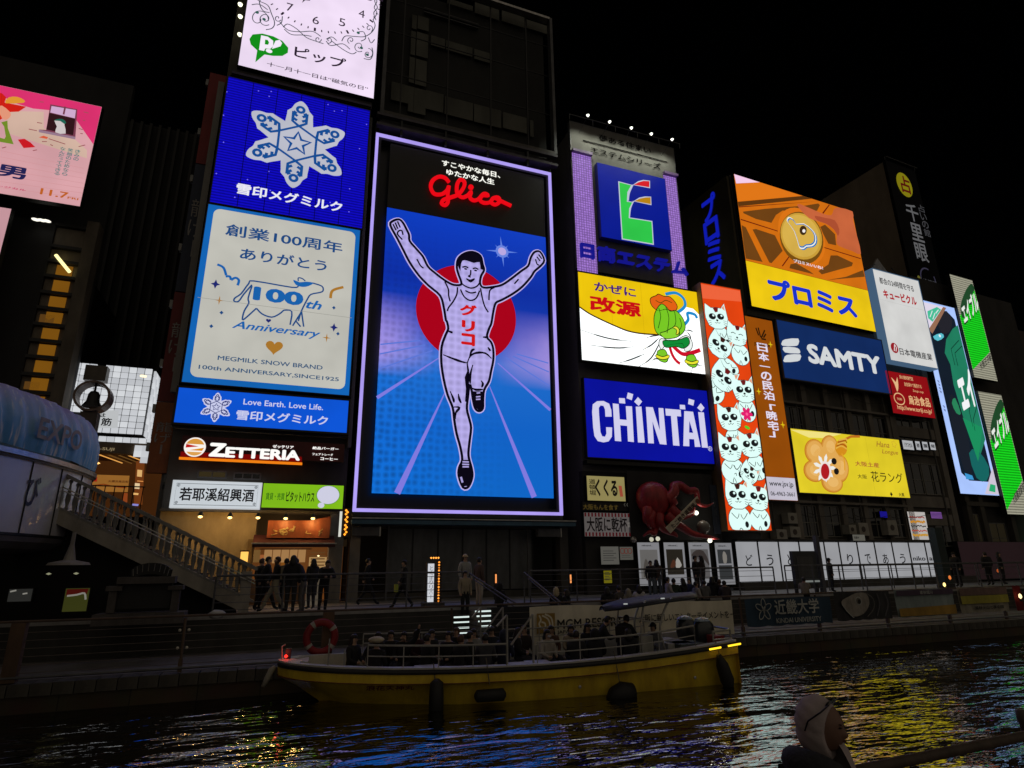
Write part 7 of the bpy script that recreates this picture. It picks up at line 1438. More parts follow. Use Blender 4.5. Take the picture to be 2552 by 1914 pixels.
s.poly('fish_head', [Z(WQ, p) for p in ((695, 525), (760, 480), (830, 450), (900, 460), (925, 540), (880, 620), (800, 645), (740, 600))], dif((.34, .31, .27), .8, .25, 5, name='fish_print'), 1, smooth=3); s.strokes('fish_mouth', [Z(WQ, (700, 545), (740, 600), (780, 640), (800, 655))], .03, wp, 2, smooth=3); s.strokes('fish_gill', [Z(WQ, (890, 450), (955, 500), (960, 580), (910, 645))], .03, dif((.15, .14, .13), .8, name='grey_print'), 2, smooth=3)
c = s.uv([Z(WQ, (835, 518))])[0]; s.polys('fish_eye', [ell(c, .155, .15, 18)], wp, 2, px=False); s.polys('fish_eye', [ell(c, .12, .115, 18)], dif((.2, .18, .15), .8, name='grey_print'), 3, px=False); s.polys('fish_eye', [ell((c[0]+.02, c[1]-.02), .08, .08, 14)], blk, 4, px=False)
s.strokes('body_stripe', [Z(WQ, (985, 455), (1010, 540), (990, 640)), Z(WQ, (1050, 455), (1080, 540), (1055, 640))], .05, dif((.09, .09, .1), .8, name='grey_print'), 1, smooth=3)
s = banner('three-band banner in violet, pale blue and ochre', Z(WQ, (1140, 432)), Z(WQ, (1650, 625)), dif((.30, .36, .36), .85, .2, name='pale_cloth')); u0, z0, u1, z1 = s.box
s.polys('violet_band', [[(u0+.02, z1-.2), (u1-.02, z1-.2), (u1-.02, z1-.01), (u0+.02, z1-.01)]], dif((.09, .06, .10), .85, name='violet_print'), 1, px=False); s.polys('ochre_band', [[(u0+.02, z0+.02), (u1-.02, z0+.02), (u1-.02, z0+.36), (u0+.02, z0+.30)]], dif((.42, .25, .05), .85, .3, name='ochre_print'), 1, px=False); s.text('道頓堀川', s.fr(.4, .04), s.fr(.62, .18), wp, 2, .02, px=False)
s = banner('faded yellow and rose banner with small dark print', Z(WQ, (1655, 415)), Z(WQ, (2090, 595)), dif((.36, .33, .26), .85, .2, name='pale_cloth')); u0, z0, u1, z1 = s.box
s.polys('yellow_band', [[(u0+.02, z1-.60), (u1-.02, z1-.60), (u1-.02, z1-.3), (u0+.02, z1-.3)]], dif((.45, .40, .06), .85, .3, name='yellow_print'), 1, px=False); s.polys('rose_band', [[(u0+.02, z1-.28), (u1-.02, z1-.28), (u1-.02, z1-.01), (u0+.02, z1-.01)]], dif((.22, .14, .12), .85, .3, name='rose_print'), 1, px=False); s.text('風林火山と夢の国', s.fr(.25, .75), s.fr(.85, .9), blk, 1, .02, px=False)
s = banner('dark red round-ended banner with a tiny lamp at the right edge', Z(WQ, (2110, 395)), Z(WQ, (2212, 590)), dif((.2, .01, .015), .8, .3, name='red_cloth'))
# life ring
def lifering(loc, lab, tilt=0):
    t = thing('life_ring', lab, 'life ring', loc, 0); m = MB(); R0, r0, n, k_ = .345, .085, 32, 10
    for seg_ in range(1):
        for i in range(n):
            for j in range(k_): a = 2*pi*i/n; b = 2*pi*j/k_; m.v.append(((R0+r0*cos(b))*cos(a), r0*.7*sin(b), (R0+r0*cos(b))*sin(a)*1.03))
        m.f = [(i*k_+j, i*k_+(j+1) % k_, ((i+1) % n)*k_+(j+1) % k_, ((i+1) % n)*k_+j) for i in range(n) for j in range(k_)]; m.mi = [0]*len(m.f)
    m.build('ring', dif((.26, .010, .014), .5, .2, name='red_foam'), t, smooth=True)
    for a0 in (radians(35), radians(125), radians(215), radians(322)):
        m = MB()
        for i in range(5):
            for j in range(k_): a = a0+radians(13)*(i/4-.5); b = 2*pi*j/k_; m.v.append(((R0+(r0+.006)*cos(b))*cos(a), (r0*.7+.006)*sin(b), (R0+(r0+.006)*cos(b))*sin(a)*1.03))
        m.f = [(i*k_+j, i*k_+(j+1) % k_, (i+1)*k_+(j+1) % k_, (i+1)*k_+j) for i in range(4) for j in range(k_)]; m.mi = [0]*len(m.f); m.build('white_band', dif((.42, .40, .36), .6, name='white_tape'), t, smooth=True)
    MB().tube([(.43*cos(a), .02, .45*sin(a)) for a in [2*pi*i/24 for i in range(25)]], .012, 5).build('rope', dif((.3, .03, .03), .8, name='rope'), t)
    return t
p = FQ.uv(Z((660, 1500, 3.456), (480, 300))); lifering((p[0], 17.5, p[1]), 'red life ring with white bands on the quay railing')
# ---- stair from the bridge
FSt = Plane(0, 22.6, 0)
A0, A1 = FSt.uv((220, 1207)), FSt.uv((640, 1414)); B0, B1 = FSt.uv((205, 1335)), FSt.uv((586, 1518))
sl_ = (A1[1]-A0[1])/(A1[0]-A0[0])
stair = thing('bridge_stair', 'long stone stair with a balustrade descending from the bridge', 'stairs', (A0[0], 22.6, 1.55))
xA, zA = A0; Lx = A1[0]-A0[0]
def zt(x): return A0[1]+sl_*x-1.55
STN = dif((.34, .31, .26), .8, .25, 1.2, name='stair_stone', bump=.3)
STN2 = dif((.26, .25, .23), .8, .25, 1.2, name='baluster_stone')
x0_, x1_ = -1.0, Lx
dz = (A0[1]-(B0[1]+sl_*(A0[0]-B0[0])))            # rail top to underside
m = MB(); 
def slab(ztop, zbot, y0, y1, name, mat, xa=x0_, xb=x1_):
    vs = [(xa, y0, zt(xa)-ztop), (xb, y0, zt(xb)-ztop), (xb, y0, zt(xb)-zbot), (xa, y0, zt(xa)-zbot)]; vs += [(x, y1, z) for x, _, z in vs]
    MB().add(vs, [(0, 1, 2, 3), (7, 6, 5, 4), (0, 4, 5, 1), (1, 5, 6, 2), (2, 6, 7, 3), (3, 7, 4, 0)]).build(name, mat, stair)
slab(0, .11, -.12, .12, 'handrail', STN2); slab(dz-.42, dz, -.16, .16, 'stringer', STN, x0_, Lx-.35); slab(dz-.50, dz-.425, -.14, .14, 'plinth_rail', STN2)
slab(dz-.42, dz, 2.3, 2.6, 'stringer', STN, x0_, Lx-.35); slab(0, .11, 2.33, 2.57, 'handrail', STN2)
bh = dz-.50-.11; nb = 30; prof = [(.05, 0), (.05, .06), (.035, .1), (.075, bh*.32), (.07, bh*.45), (.03, bh*.78), (.03, bh*.86), (.055, bh*.93), (.055, bh)]
me_b = None
for i in range(nb):
    x = -.85+i*(Lx+.7)/nb
    if me_b is None: ob = MB().lathe(prof, 8).build('baluster', STN2, stair, smooth=True); me_b = ob.data
    else: ob = link('baluster', me_b, stair)
    ob.location = (x, 0, zt(x)-dz+.50)
for i in range(16):
    x = -.85+i*(Lx+.7)/16; ob = link('baluster', me_b, stair); ob.location = (x, 2.45, zt(x)-dz+.50)
nst = 20
for i in range(nst):
    x = -.6+i*(Lx)/nst; z = zt(x)-dz+.42; bx('tread', x, x+Lx/nst+.02, .17, 2.29, z-.2, z, DARKCONC, stair)
for k, off_ in enumerate((.42, .52)):
    MB().bar((x0_, -.2, zt(x0_)-off_), (x1_, -.2, zt(x1_)-off_), .018, 6).build('steel_rail', STEEL, stair)
for i in range(9): x = -.6+i*Lx/8.6; MB().bar((x, -.2, zt(x)-dz+.45), (x, -.2, zt(x)-.38), .014, 5).build('rail_post', STEEL, stair)
bx('newel', Lx-.42, Lx-.12, -.17, .17, -.02, zt(Lx)-.12, STN, stair)
vs = [(-4, .5, 0), (Lx-.5, .5, 0), (Lx-.5, .5, max(.02, zt(Lx-.5)-dz)), (-1, .5, zt(-1)-dz+.1), (-4, .5, zt(-1)-dz+.1)]
MB().add(vs+[(x, y+.1, z) for x, y, z in vs], [(0, 1, 2, 3, 4), (9, 8, 7, 6, 5), (0, 4, 9, 5), (1, 6, 7, 2)]).build('shade_sheet', dif((.012, .012, .012), .9, name='painted_shade'), stair)  # black sheet added as the darkness under the stair, hides the amber passage
# dark fountain-like arch beneath the stair
FU2 = Plane(0, 20.4, 0); W44 = (0, 1300, 3.072)
def fu(p): q_ = FU2.uv(Z(W44, p)); return q_
ax, az = fu((1105, 690)); arch = thing('stone_shrine', 'dark stone frame with a ribbed fan top under the stair', 'monument', (ax, 20.4, .64))
def fb(name, a, c, y0, y1, mat): (ua, za), (ub, zb) = fu(a), fu(c); bx(name, ua-ax, ub-ax, y0, y1, max(zb-.64, 0), za-.64, mat, arch)
DS = dif((.09, .08, .075), .8, .3, 2, name='dark_stone', bump=.3); DB = dif((.02, .02, .02), .7, name='black_stone')
fb('base', (725, 710), (1410, 770), -.3, .6, DS); fb('lintel', (905, 425), (1340, 470), -.1, .4, DS); fb('shoulder', (815, 495), (935, 530), -.05, .4, DS); fb('shoulder', (1290, 490), (1400, 520), -.05, .4, DS)
fb('post', (835, 531), (870, 700), 0, .3, DS); fb('post', (1320, 521), (1355, 690), 0, .3, DS); fb('basin', (900, 471), (1290, 660), .1, .35, DB)
(c0, cz0) = fu((1150, 425)); (c1, _) = fu((1310, 425)); rr_ = c1-c0
m = MB()
for k in range(13): t_ = radians(160-k*140/12); m.v += [(c0-ax+rr_*.95*cos(t_), 0, cz0-.64-.18+rr_*.5*sin(t_)), (c0-ax+rr_*1.02*cos(t_), 0, cz0-.64+.10+rr_*.55*sin(t_)), (c0-ax+rr_*.95*cos(t_), .3, cz0-.64-.18+rr_*.5*sin(t_)), (c0-ax+rr_*1.02*cos(t_), .3, cz0-.64+.10+rr_*.55*sin(t_))]
for k in range(12): a = 4*k; e = a+4; m.f += [(a, e, e+1, a+1), (a+2, a+3, e+3, e+2), (a+1, e+1, e+3, a+3)]; m.mi += [0]*3
m.build('fan_top', DB, arch)
for k in range(8): t_ = radians(150-k*120/7); MB().bar((c0-ax+rr_*.93*cos(t_), -.02, cz0-.64-.1+rr_*.5*sin(t_)), (c0-ax+rr_*1.0*cos(t_), -.02, cz0-.64+.08+rr_*.55*sin(t_)), .012, 4).build('rib', STEEL, arch)
# lit boards under the bridge
for i, (a, c, col, lb) in enumerate((((105, 515), (262, 605), (40, 40, 38), 'small dim framed picture under the bridge at far left'), ((530, 510), (680, 680), (52, 54, 20), 'dim green and red poster under the bridge'))):
    s = sign(Plane(0, 22.0, 0), 'picture_board', lb, Z(W44, a), Z(W44, c), emi(col, .9, 'film'), rim=.02)
    if i == 1: s.polys('red_area', [[s.fr(.05, .03), s.fr(.95, .03), s.fr(.9, .25), s.fr(.05, .32)]], ink((60, 12, 8)), 1, px=False); s.strokes('white_curve', [[s.fr(.1, .32), s.fr(.5, .28), s.fr(.8, .22), s.fr(.9, .5)]], .05, ink((120, 118, 110)), 2, px=False, smooth=3)
    else: s.strokes('glint', [[s.fr(.05, .2), s.fr(.3, .1)], [s.fr(.6, .4), s.fr(.8, .35)]], .04, ink((130, 128, 120)), 1, px=False)
t = thing('hoist_bracket', 'pale conical bracket hanging from the bridge corner', 'bracket', atY(*Z(W44, (530, 300)), 21.5)); MB().lathe([(.55, -.12), (.5, -.05), (.16, .02), (.06, .45), (.05, .8)], 10).build('cone', dif((.3, .28, .25), .6, name='pale_metal'), t, smooth=False)
for dx, w_ in ((-.35, .12), (.3, .1)): MB().lathe([(.01, -.03), (.07, 0), (.01, .03)], 7, (dx, -.3, -.35)).build('lamp', emi((150, 150, 120), .8), t)
# right-hand dark board and mast in front of the white panels
FQ2 = Plane(0, 23.2, 0)
def r5(p): return FQ2.uv(Z(WX, p))
(ua, za), (ub, zb) = r5((545, 930)), r5((915, 1400))
t = thing('kiosk_board', 'dark information board standing in front of the white panels', 'board', ((ua+ub)/2, 23.2, 1.56)); w_ = (ub-ua)/2
bx('board', -w_, w_-.15, 0, .18, .45, za-1.56, dif((.05, .055, .06), .6, .2, name='slate_board'), t); bx('sheet', -w_+.2, w_-.35, -.02, -.002, .75, za-1.56-.25, dif((.085, .085, .085), .7, name='grey_sheet'), t); bx('leg', -w_, -w_+.1, .02, .15, 0, .449, BLACKMETAL, t); bx('leg', w_-.3, w_-.2, .02, .15, 0, .449, BLACKMETAL, t)
bx('white_ledge', -w_*.3, w_*.75, -.1, -.03, .52, .6, emi((150, 155, 150), .5), t)
(um, zm) = r5((870, 745)); t = thing('lamp_mast', 'grey steel mast rising beside the dark information board', 'mast', (ub+.05, 23.2, 1.56)); MB().box(-.1, .1, -.1, .1, 0, zm-1.56).build('mast', dif((.09, .09, .11), .5, .2, name='mast_paint'), t); MB().box(-.2, .2, -.2, .2, 0, .06).build('base', BLACKMETAL, t)
FQ3 = Plane(0, 22.6, 0); (ua, za) = FQ3.uv(Z(WY, (800, 680))); t = thing('dark_pillar', 'thick dark green pillar at the right end of the white panels', 'pillar', (FQ3.uv(Z(WY, (870, 1100)))[0], 22.6, 1.56)); MB().box(-.28, .28, -.2, .2, 0, za-1.56+.4).build('pillar', dif((.012, .03, .028), .5, .3, name='dark_green_paint'), t); MB().box(-.33, .33, -.25, .25, 0, .3).build('foot', BLACKMETAL, t)
for i, q_ in enumerate(((910, 1405), (990, 1300), (2030, 1575), (1700, 1200))):
    p = FQ3.uv(Z(WY, q_)) if i < 2 else FQ.uv(Z(WY, q_)); yy = 21.6 if i < 2 else (17.4 if i == 2 else 24)
    t = thing('path_lamp', ('bright low amber lamp at the foot of the dark pillar', 'small orange lamp beside the dark pillar', 'tiny warm lamp on the dark red banner', 'faint orange lamp behind the far right rail')[i], 'lamp', atY(*Z(WY, q_), yy)); MB().lathe([(.01, -.1), (.06, -.04), (.05, .06), (.01, .1)], 8).build('glow', emi(((255, 220, 130), (240, 130, 60), (255, 225, 160), (190, 90, 40))[i], (2.2, .9, 2, .7)[i]), t); MB().box(-.04, .04, -.04, .04, -.2, -.11).build('stem', BLACKMETAL, t)
for i, q_ in enumerate(((1413, 578), (2078, 580))):
    t = thing('bollard_light', ('thin orange light slot left of the ramp rail', 'thin orange light slot behind the promenade rail')[i], 'lamp', atY(*Z((840, 1280, 3.568), q_), 24.5)); bx('slot', -.025, .025, -.02, .02, -.17, .17, emi((255, 160, 90), 1.1), t); bx('housing', -.06, .06, .021, .1, -.5, .25, BLACKMETAL, t)
# ================================================================ BOAT
BY = -0.0903; BO = (1.2617, 16.3645)
def hb(u):                                             # half beam at the sheer
    P_ = [(-.94, .0), (-.9, .22), (-.7, .52), (-.3, .85), (.4, 1.18), (1.5, 1.45), (3, 1.62), (5, 1.70), (7, 1.66), (9, 1.52), (10.55, 1.36)]
    for a, c in zip(P_, P_[1:]):
        if u <= c[0]: return a[1]+(c[1]-a[1])*(u-a[0])/(c[0]-a[0])
    return P_[-1][1]
def hz_(u): return .74+.0135*(u-4.6)**2*(.55 if u > 4.6 else .42)
def wl(u):                                             # half beam at the water
    t = max(0, min(1, (u-.02)/3.4)); return hb(u)*(.93*t**.6)
boat = thing('tour_boat', 'long yellow open tour boat full of seated passengers on the canal', 'boat', (BO[0], BO[1], 0), BY)
US = [-.94, -.9, -.8, -.65, -.45, -.2, .1, .5, 1, 1.6, 2.3, 3.1, 4, 5, 6, 7, 8, 9, 9.8, 10.55]
def section(u):
    b, z = hb(u), hz_(u); w_ = wl(u); fl = max(0, min(1, (u+.9)/.9))
    return [(b, z), (b+.035*fl, z-.09), (b+.03*fl, z-.27), (b*.955, z-.30), (max(w_, b*(.45+.5*fl)*.9), z*.42), (w_, .02), (w_*.85, -.25)]
YEL = dif((.90, .58, .035), .45, .26, 1.7, name='yellow_hull', spec=.6)
def loft(rows, name, mat, parent, smooth=True):
    m = MB(); q = len(rows[0])
    for r in rows: m.v += r
    m.f = [(i*q+k, (i+1)*q+k, (i+1)*q+k+1, i*q+k+1) for i in range(len(rows)-1) for k in range(q-1)]; m.mi = [0]*len(m.f)
    return m.build(name, mat, parent, smooth=smooth)
for sgn, nm in ((-1, 'near'), (1, 'far')):
    rows = []
    for u in US:
        s_ = section(u); uu = [u]*7
        if u < .6: k_ = (.6-u)/1.54; uu = [u, u, u+.02, u+.03, u+.45*k_, u+.98*k_, u+1.15*k_]
        rows.append([(uu[j], sgn*s_[j][0], s_[j][1]) for j in (1, 2)]); 
    loft(rows, 'upper_strake', YEL, boat)
    rows = []
    for u in US:
        s_ = section(u); uu = [u]*7
        if u < .6: k_ = (.6-u)/1.54; uu = [u, u, u+.02, u+.03, u+.45*k_, u+.98*k_, u+1.15*k_]
        rows.append([(uu[j], sgn*s_[j][0], s_[j][1]) for j in (3, 4, 5, 6)])
    loft(rows, 'hull_side', YEL, boat)
    loft([[(u, sgn*(hb(u)+.03), hz_(u)-.27), (u, sgn*(hb(u)+.045), hz_(u)-.285), (u, sgn*hb(u)*.955, hz_(u)-.30)] for u in US], 'red_line', dif((.16, .03, .01), .6, name='red_paint'), boat)
    loft([[(u, sgn*hb(u), hz_(u)+.005), (u, sgn*(hb(u)+.06), hz_(u)-.01), (u, sgn*(hb(u)+.06), hz_(u)-.085), (u, sgn*(hb(u)+.034), hz_(u)-.09)] for u in US], 'rub_strake', dif((.012, .012, .012), .5, name='black_rubber'), boat)
    loft([[(u, sgn*hb(u), hz_(u)+.01), (u, sgn*hb(u), hz_(u)+.045), (u+(.30 if u < -.6 else 0), sgn*max(0, hb(u)-.20), hz_(u)+.05), (u+(.30 if u < -.6 else 0), sgn*max(0, hb(u)-.21), hz_(u)-.2), (u+(.3 if u < -.6 else 0), sgn*max(0, hb(u)-.22), .16 if u > 2.5 else hz_(u)-.24)] for u in US], 'deck_rim', dif((.55, .54, .50), .5, .12, 2, name='white_gelcoat'), boat, smooth=False)
loft([[(u, -wl(u)*.85 if u > .2 else 0, -.25), (u, wl(u)*.85 if u > .2 else 0, -.25)] for u in US], 'bottom', YEL, boat)
loft([[(u, -max(0, min(hb(u)-.2, wl(u)*.96)), .15), (u, max(0, min(hb(u)-.2, wl(u)*.96)), .15)] for u in US[7:]], 'floor', dif((.05, .05, .05), .7, name='boat_floor'), boat, smooth=False)
loft([[(10.55, -hb(10.55)-.03, z) for z in (hz_(10.55), .4, -.2)], [(10.56, hb(10.55)+.03, z) for z in (hz_(10.55), .4, -.2)]], 'transom', YEL, boat, smooth=False)
bx('stern_deck', 9.3, 10.5, -1.2, 1.2, .45, .78, dif((.55, .54, .50), .5, .12, 2, name='white_gelcoat'), boat)
bx('foredeck', -.62, -.25, -.4, .4, .8, hz_(-.5)+.035, dif((.55, .54, .50), .5, .12, 2, name='white_gelcoat'), boat)
RL = dif((.42, .41, .38), .4, .15, 4, .5, name='rail_steel')
for sgn in (-1, 1):
    us = [1.05+k*.6 for k in range(15)]
    for u0_, u1_ in ((1.05, 4.2), (4.95, 9.3)):
        uu = [u for u in [u0_+k*(u1_-u0_)/8 for k in range(9)]]
        for h_, r_ in ((.50, .024), (.27, .015)):
            MB().tube([(u, sgn*(hb(u)-.09), hz_(u)+h_+(.0 if u < 8 else (u-8)*.03)) for u in uu], r_, 6).build('handrail', RL, boat)
        for u in uu[::2]+[uu[-1]]: MB().bar((u, sgn*(hb(u)-.09), hz_(u)+.03), (u, sgn*(hb(u)-.09), hz_(u)+.5), .015, 5).build('rail_post', RL, boat)
for u in (.2, .55): MB().bar((u, -.95, .7), (u, -.95, 1.45 if u < .5 else 1.2), .018, 5).build('bow_pole', RL, boat)
for y in (-1.45, 1.4):                                  # boarding frames
    for u in (4.25, 4.9): MB().bar((u, y, .75), (u, y, 1.86), .03, 6).build('boarding_post', RL, boat)
    MB().bar((4.25, y, 1.86), (4.0, y, 1.62), .025, 6).build('boarding_rail', RL, boat); MB().bar((4.9, y, 1.86), (4.6, y, 1.5), .025, 6).build('boarding_rail', RL, boat); MB().bar((4.6, y, 1.5), (4.35, y, 1.2), .025, 6).build('boarding_rail', RL, boat)
for k in range(3): bx('boarding_step', 4.3, 4.85, -1.4+k*.25, -1.15+k*.25, .72-k*.14, .78-k*.14, dif((.5, .49, .46), .5, name='step_white'), boat)
for u in (1.9, 3.0, 5.4, 6.6, 7.3):
    o = bx('bench', u-.18, u+.18, -1.2, 1.2, .5, .56, dif((.10, .09, .08), .6, name='bench'), boat); bx('bench_leg', u-.04, u+.04, -1.0, -.9, .16, .5, BLACKMETAL, o); bx('bench_leg', u-.04, u+.04, .9, 1.0, .16, .5, BLACKMETAL, o)
for u, y in ((2.45, -.9), (4.6, .4), (5.1, -1.1)):
    o = bx('table', u-.28, u+.28, y-.22, y+.22, .72, .76, dif((.5, .5, .56), .4, name='white_table'), boat); MB().bar((u, y, .16), (u, y, .72), .03).build('table_leg', RL, o)
# canopy over the helm
cv = MB(); nn = 12
for i in range(nn+1):
    t = i/nn; u = 7.35+t*2.9; z = 1.96+.24*t-.10*(2*t-1)**2*(1 if t < .5 else .3); hw = .95*(1-(2*t-1)**4*.8)
    cv.v += [(u, -hw, z-.05), (u, -hw*.5, z+.03), (u, 0, z+.05), (u, hw*.5, z+.03), (u, hw, z-.05), (u, hw, z-.09), (u, 0, z-.02), (u, -hw, z-.09)]
for i in range(nn):
    for j in range(8): a, e = i*8, i*8+8; cv.f.append((a+j, e+j, e+(j+1) % 8, a+(j+1) % 8)); cv.mi.append(0)
cv.f += [tuple(range(8))[::-1], tuple(range(nn*8, nn*8+8))]; cv.mi += [0, 0]
cv.build('canopy', dif((.012, .016, .026), .5, .2, name='canopy_vinyl'), boat, smooth=True)
for y in (-.75, .75):
    MB().tube(cr([(8.15, y, .3), (8.1, y, 1.1), (8.2, y, 1.8), (8.3, y, 2.05)], 4, False), .028, 6).build('canopy_frame', RL, boat); MB().tube(cr([(8.95, y, .3), (8.75, y, .9), (8.68, y, 1.4), (8.9, y, 1.9), (9.1, y, 2.1)], 4, False), .028, 6).build('canopy_frame', RL, boat)
    MB().bar((8.15, y, 1.55), (8.75, y, 1.5), .02).build('canopy_frame', RL, boat)
for u in (7.6, 8.7): bx('canopy_lamp', u, u+.1, -.9, -.86, 1.97+.1*(u-7.5), 2.0+.1*(u-7.5), emi((200, 205, 200), .6), boat)
bx('helm_console', 8.2, 8.6, -.45, .25, .16, 1.15, dif((.42, .41, .36), .5, name='console'), boat); MB().tube([(8.12+.03*cos(a), -.1+.17*cos(a), 1.1+.17*sin(a)) for a in [k*pi/8 for k in range(17)]], .015, 5).build('wheel', BLACKMETAL, boat)
bx('engine_hatch', 8.9, 9.7, -.7, .7, .16, .95, dif((.48, .47, .43), .5, name='hatch'), boat); bx('grey_cover', 9.1, 9.9, -1.0, -.2, .79, .95, dif((.09, .11, .10), .6, name='cover'), boat)
for k, y in enumerate((.5, -.25)):
    o = MB().lathe([(.02, 1.52), (.16, 1.48), (.24, 1.35), (.26, 1.1), (.22, .9), (.12, .75)], 14, (10.2+.1*k, y, 0), 'Z', 1.25, .8).build('outboard_motor', dif((.03, .035, .04), .3, .2, name='motor_black', spec=.8), boat, smooth=True); o2 = MB().lathe([(.02, 1.545), (.15, 1.50), (.20, 1.44), (.15, 1.46), (.02, 1.5)], 14, (10.17+.1*k, y, 0), 'Z', 1.3, .8).build('motor_cap', dif((.35, .45, .6), .2, .4, 8, name='motor_cap', spec=1), o)
    MB().bar((10.5, y, .9), (10.6, y, -.3), .07, 8).build('motor_leg', BLACKMETAL, o)
MB().tube([(10.0, -1.15, 1.25), (10.4, -1.2, 1.28), (10.62, -1.0, 1.28), (10.62, .9, 1.28)], .03, 6).build('stern_rail', RL, boat)
for u, y in ((10.0, -1.15), (10.6, -1.05), (10.6, .85)): MB().bar((u, y, .78), (u, y, 1.27), .025, 6).build('stern_rail', RL, boat)
MB().bar((10.0, -1.16, 1.05), (10.6, -1.1, 1.06), .02, 6).build('stern_rail', RL, boat)
bx('fuel_tank', 10.15, 10.45, -1.0, -.6, .79, 1.12, dif((.3, .012, .012), .5, name='red_tank'), boat)
yl = emi((255, 205, 40), 1.8)
for (a, c) in ((9.62, 9.98), (10.22, 10.62)): MB().tube([(a, -hb(a)-.07, hz_(a)-.05), ((a+c)/2, -hb((a+c)/2)-.07, hz_((a+c)/2)-.05), (c, -hb(c)-.07, hz_(c)-.05)], .025, 5).build('stern_light', yl, boat)
bx('bow_lamp_housing', -.78, -.66, -.06, .06, hz_(-.8)+.04, hz_(-.8)+.28, BLACKMETAL, boat); MB().lathe([(.005, -.04), (.045, 0), (.005, .04)], 8, (-.76, -.12, hz_(-.8)+.12)).build('bow_lamp', emi((255, 40, 30), 3.0), boat)
MB().tube([(-.85, 0, hz_(-.9)+.03), (-.88, 0, hz_(-.9)+.32), (-.8, .02, hz_(-.9)+.36)], .02, 5).build('bow_cleat', RL, boat)
ld = bpy.data.lights.new('bow_glow', 'POINT'); ld.energy = .5; ld.color = (1, .1, .06); ld.shadow_soft_size = .03; lo = bpy.data.objects.new('bow_glow', ld); COL.objects.link(lo); lo.parent = boat; lo.location = (-.76, -.2, hz_(-.8)+.2)
# hull lettering and ports
gv, gf = glyphs('浪花天神丸', .02)
def hp(u, f, e_=0): s_ = section(u); return (u, -(s_[3][0]+(s_[4][0]-s_[3][0])*f)-.012-e_, s_[3][1]+(s_[4][1]-s_[3][1])*f)
MB().add([hp(1.05+1.05*x, .85-.7*y, q0_) for x, y, q0_ in gv], gf).build('boat_name', dif((.20, .02, .01), .7, name='red_letters'), boat)
for u in (6.0, 9.2): MB().lathe([(.005, -.01), (.04, 0), (.005, .01)], 8, (u, -hb(u)*.93-.02, .22), 'Y').build('hull_port', STEEL, boat)
def ufloc(u, y, z): c_, s_ = cos(BY), sin(BY); return (BO[0]+u*c_-y*s_, BO[1]+u*s_+y*c_, z)
RB = dif((.012, .012, .012), .6, .2, name='fender_rubber')
for i, (u, z, vert, lb) in enumerate(((2.55, .15, 1, 'long upright black fender hanging at the boat side'), (3.75, .22, 0, 'short level black fender slung under the yellow strake'), (6.95, .02, 2, 'fat dark fender half in the water amidships'), (9.95, .3, 3, 'long slanting black fender at the stern corner'))):
    t = thing('fender', lb, 'fender', ufloc(u, -hb(u)-.17, z), BY+(0 if vert != 3 else 0))
    if vert == 1: MB().lathe([(.05, -.45), (.15, -.38), (.165, 0), (.15, .38), (.05, .46)], 12).build('body', RB, t, smooth=True)
    elif vert == 0: MB().lathe([(.05, -.36), (.13, -.3), (.135, .3), (.05, .36)], 12, axis='X').build('body', RB, t, smooth=True)
    elif vert == 2: MB().tube([(-.38, 0, -.12), (-.2, 0, 0), (.05, 0, .05), (.32, 0, .1)], [.08, .2, .26, .16], 12).build('body', RB, t, smooth=True)
    else: MB().tube([(-.12, 0, .45), (-.05, 0, .2), (.05, 0, -.15), (.1, 0, -.45)], [.06, .16, .18, .08], 12).build('body', RB, t, smooth=True)
    MB().bar((0, .05, .2), (-.05, .2, .95 if vert == 2 else .75), .012, 4).build('rope', dif((.2, .17, .12), .8, name='rope'), t)
t = thing('fender', 'pale worn rope fender hanging at the bow', 'fender', ufloc(-1.0, -.1, .7), BY); MB().tube([(.02, 0, .12), (-.05, 0, .05), (-.12, 0, -.12), (-.2, 0, -.3)], [.04, .07, .07, .05], 10).build('body', dif((.4, .37, .3), .8, .2, 4, name='pale_rope'), t, smooth=True)
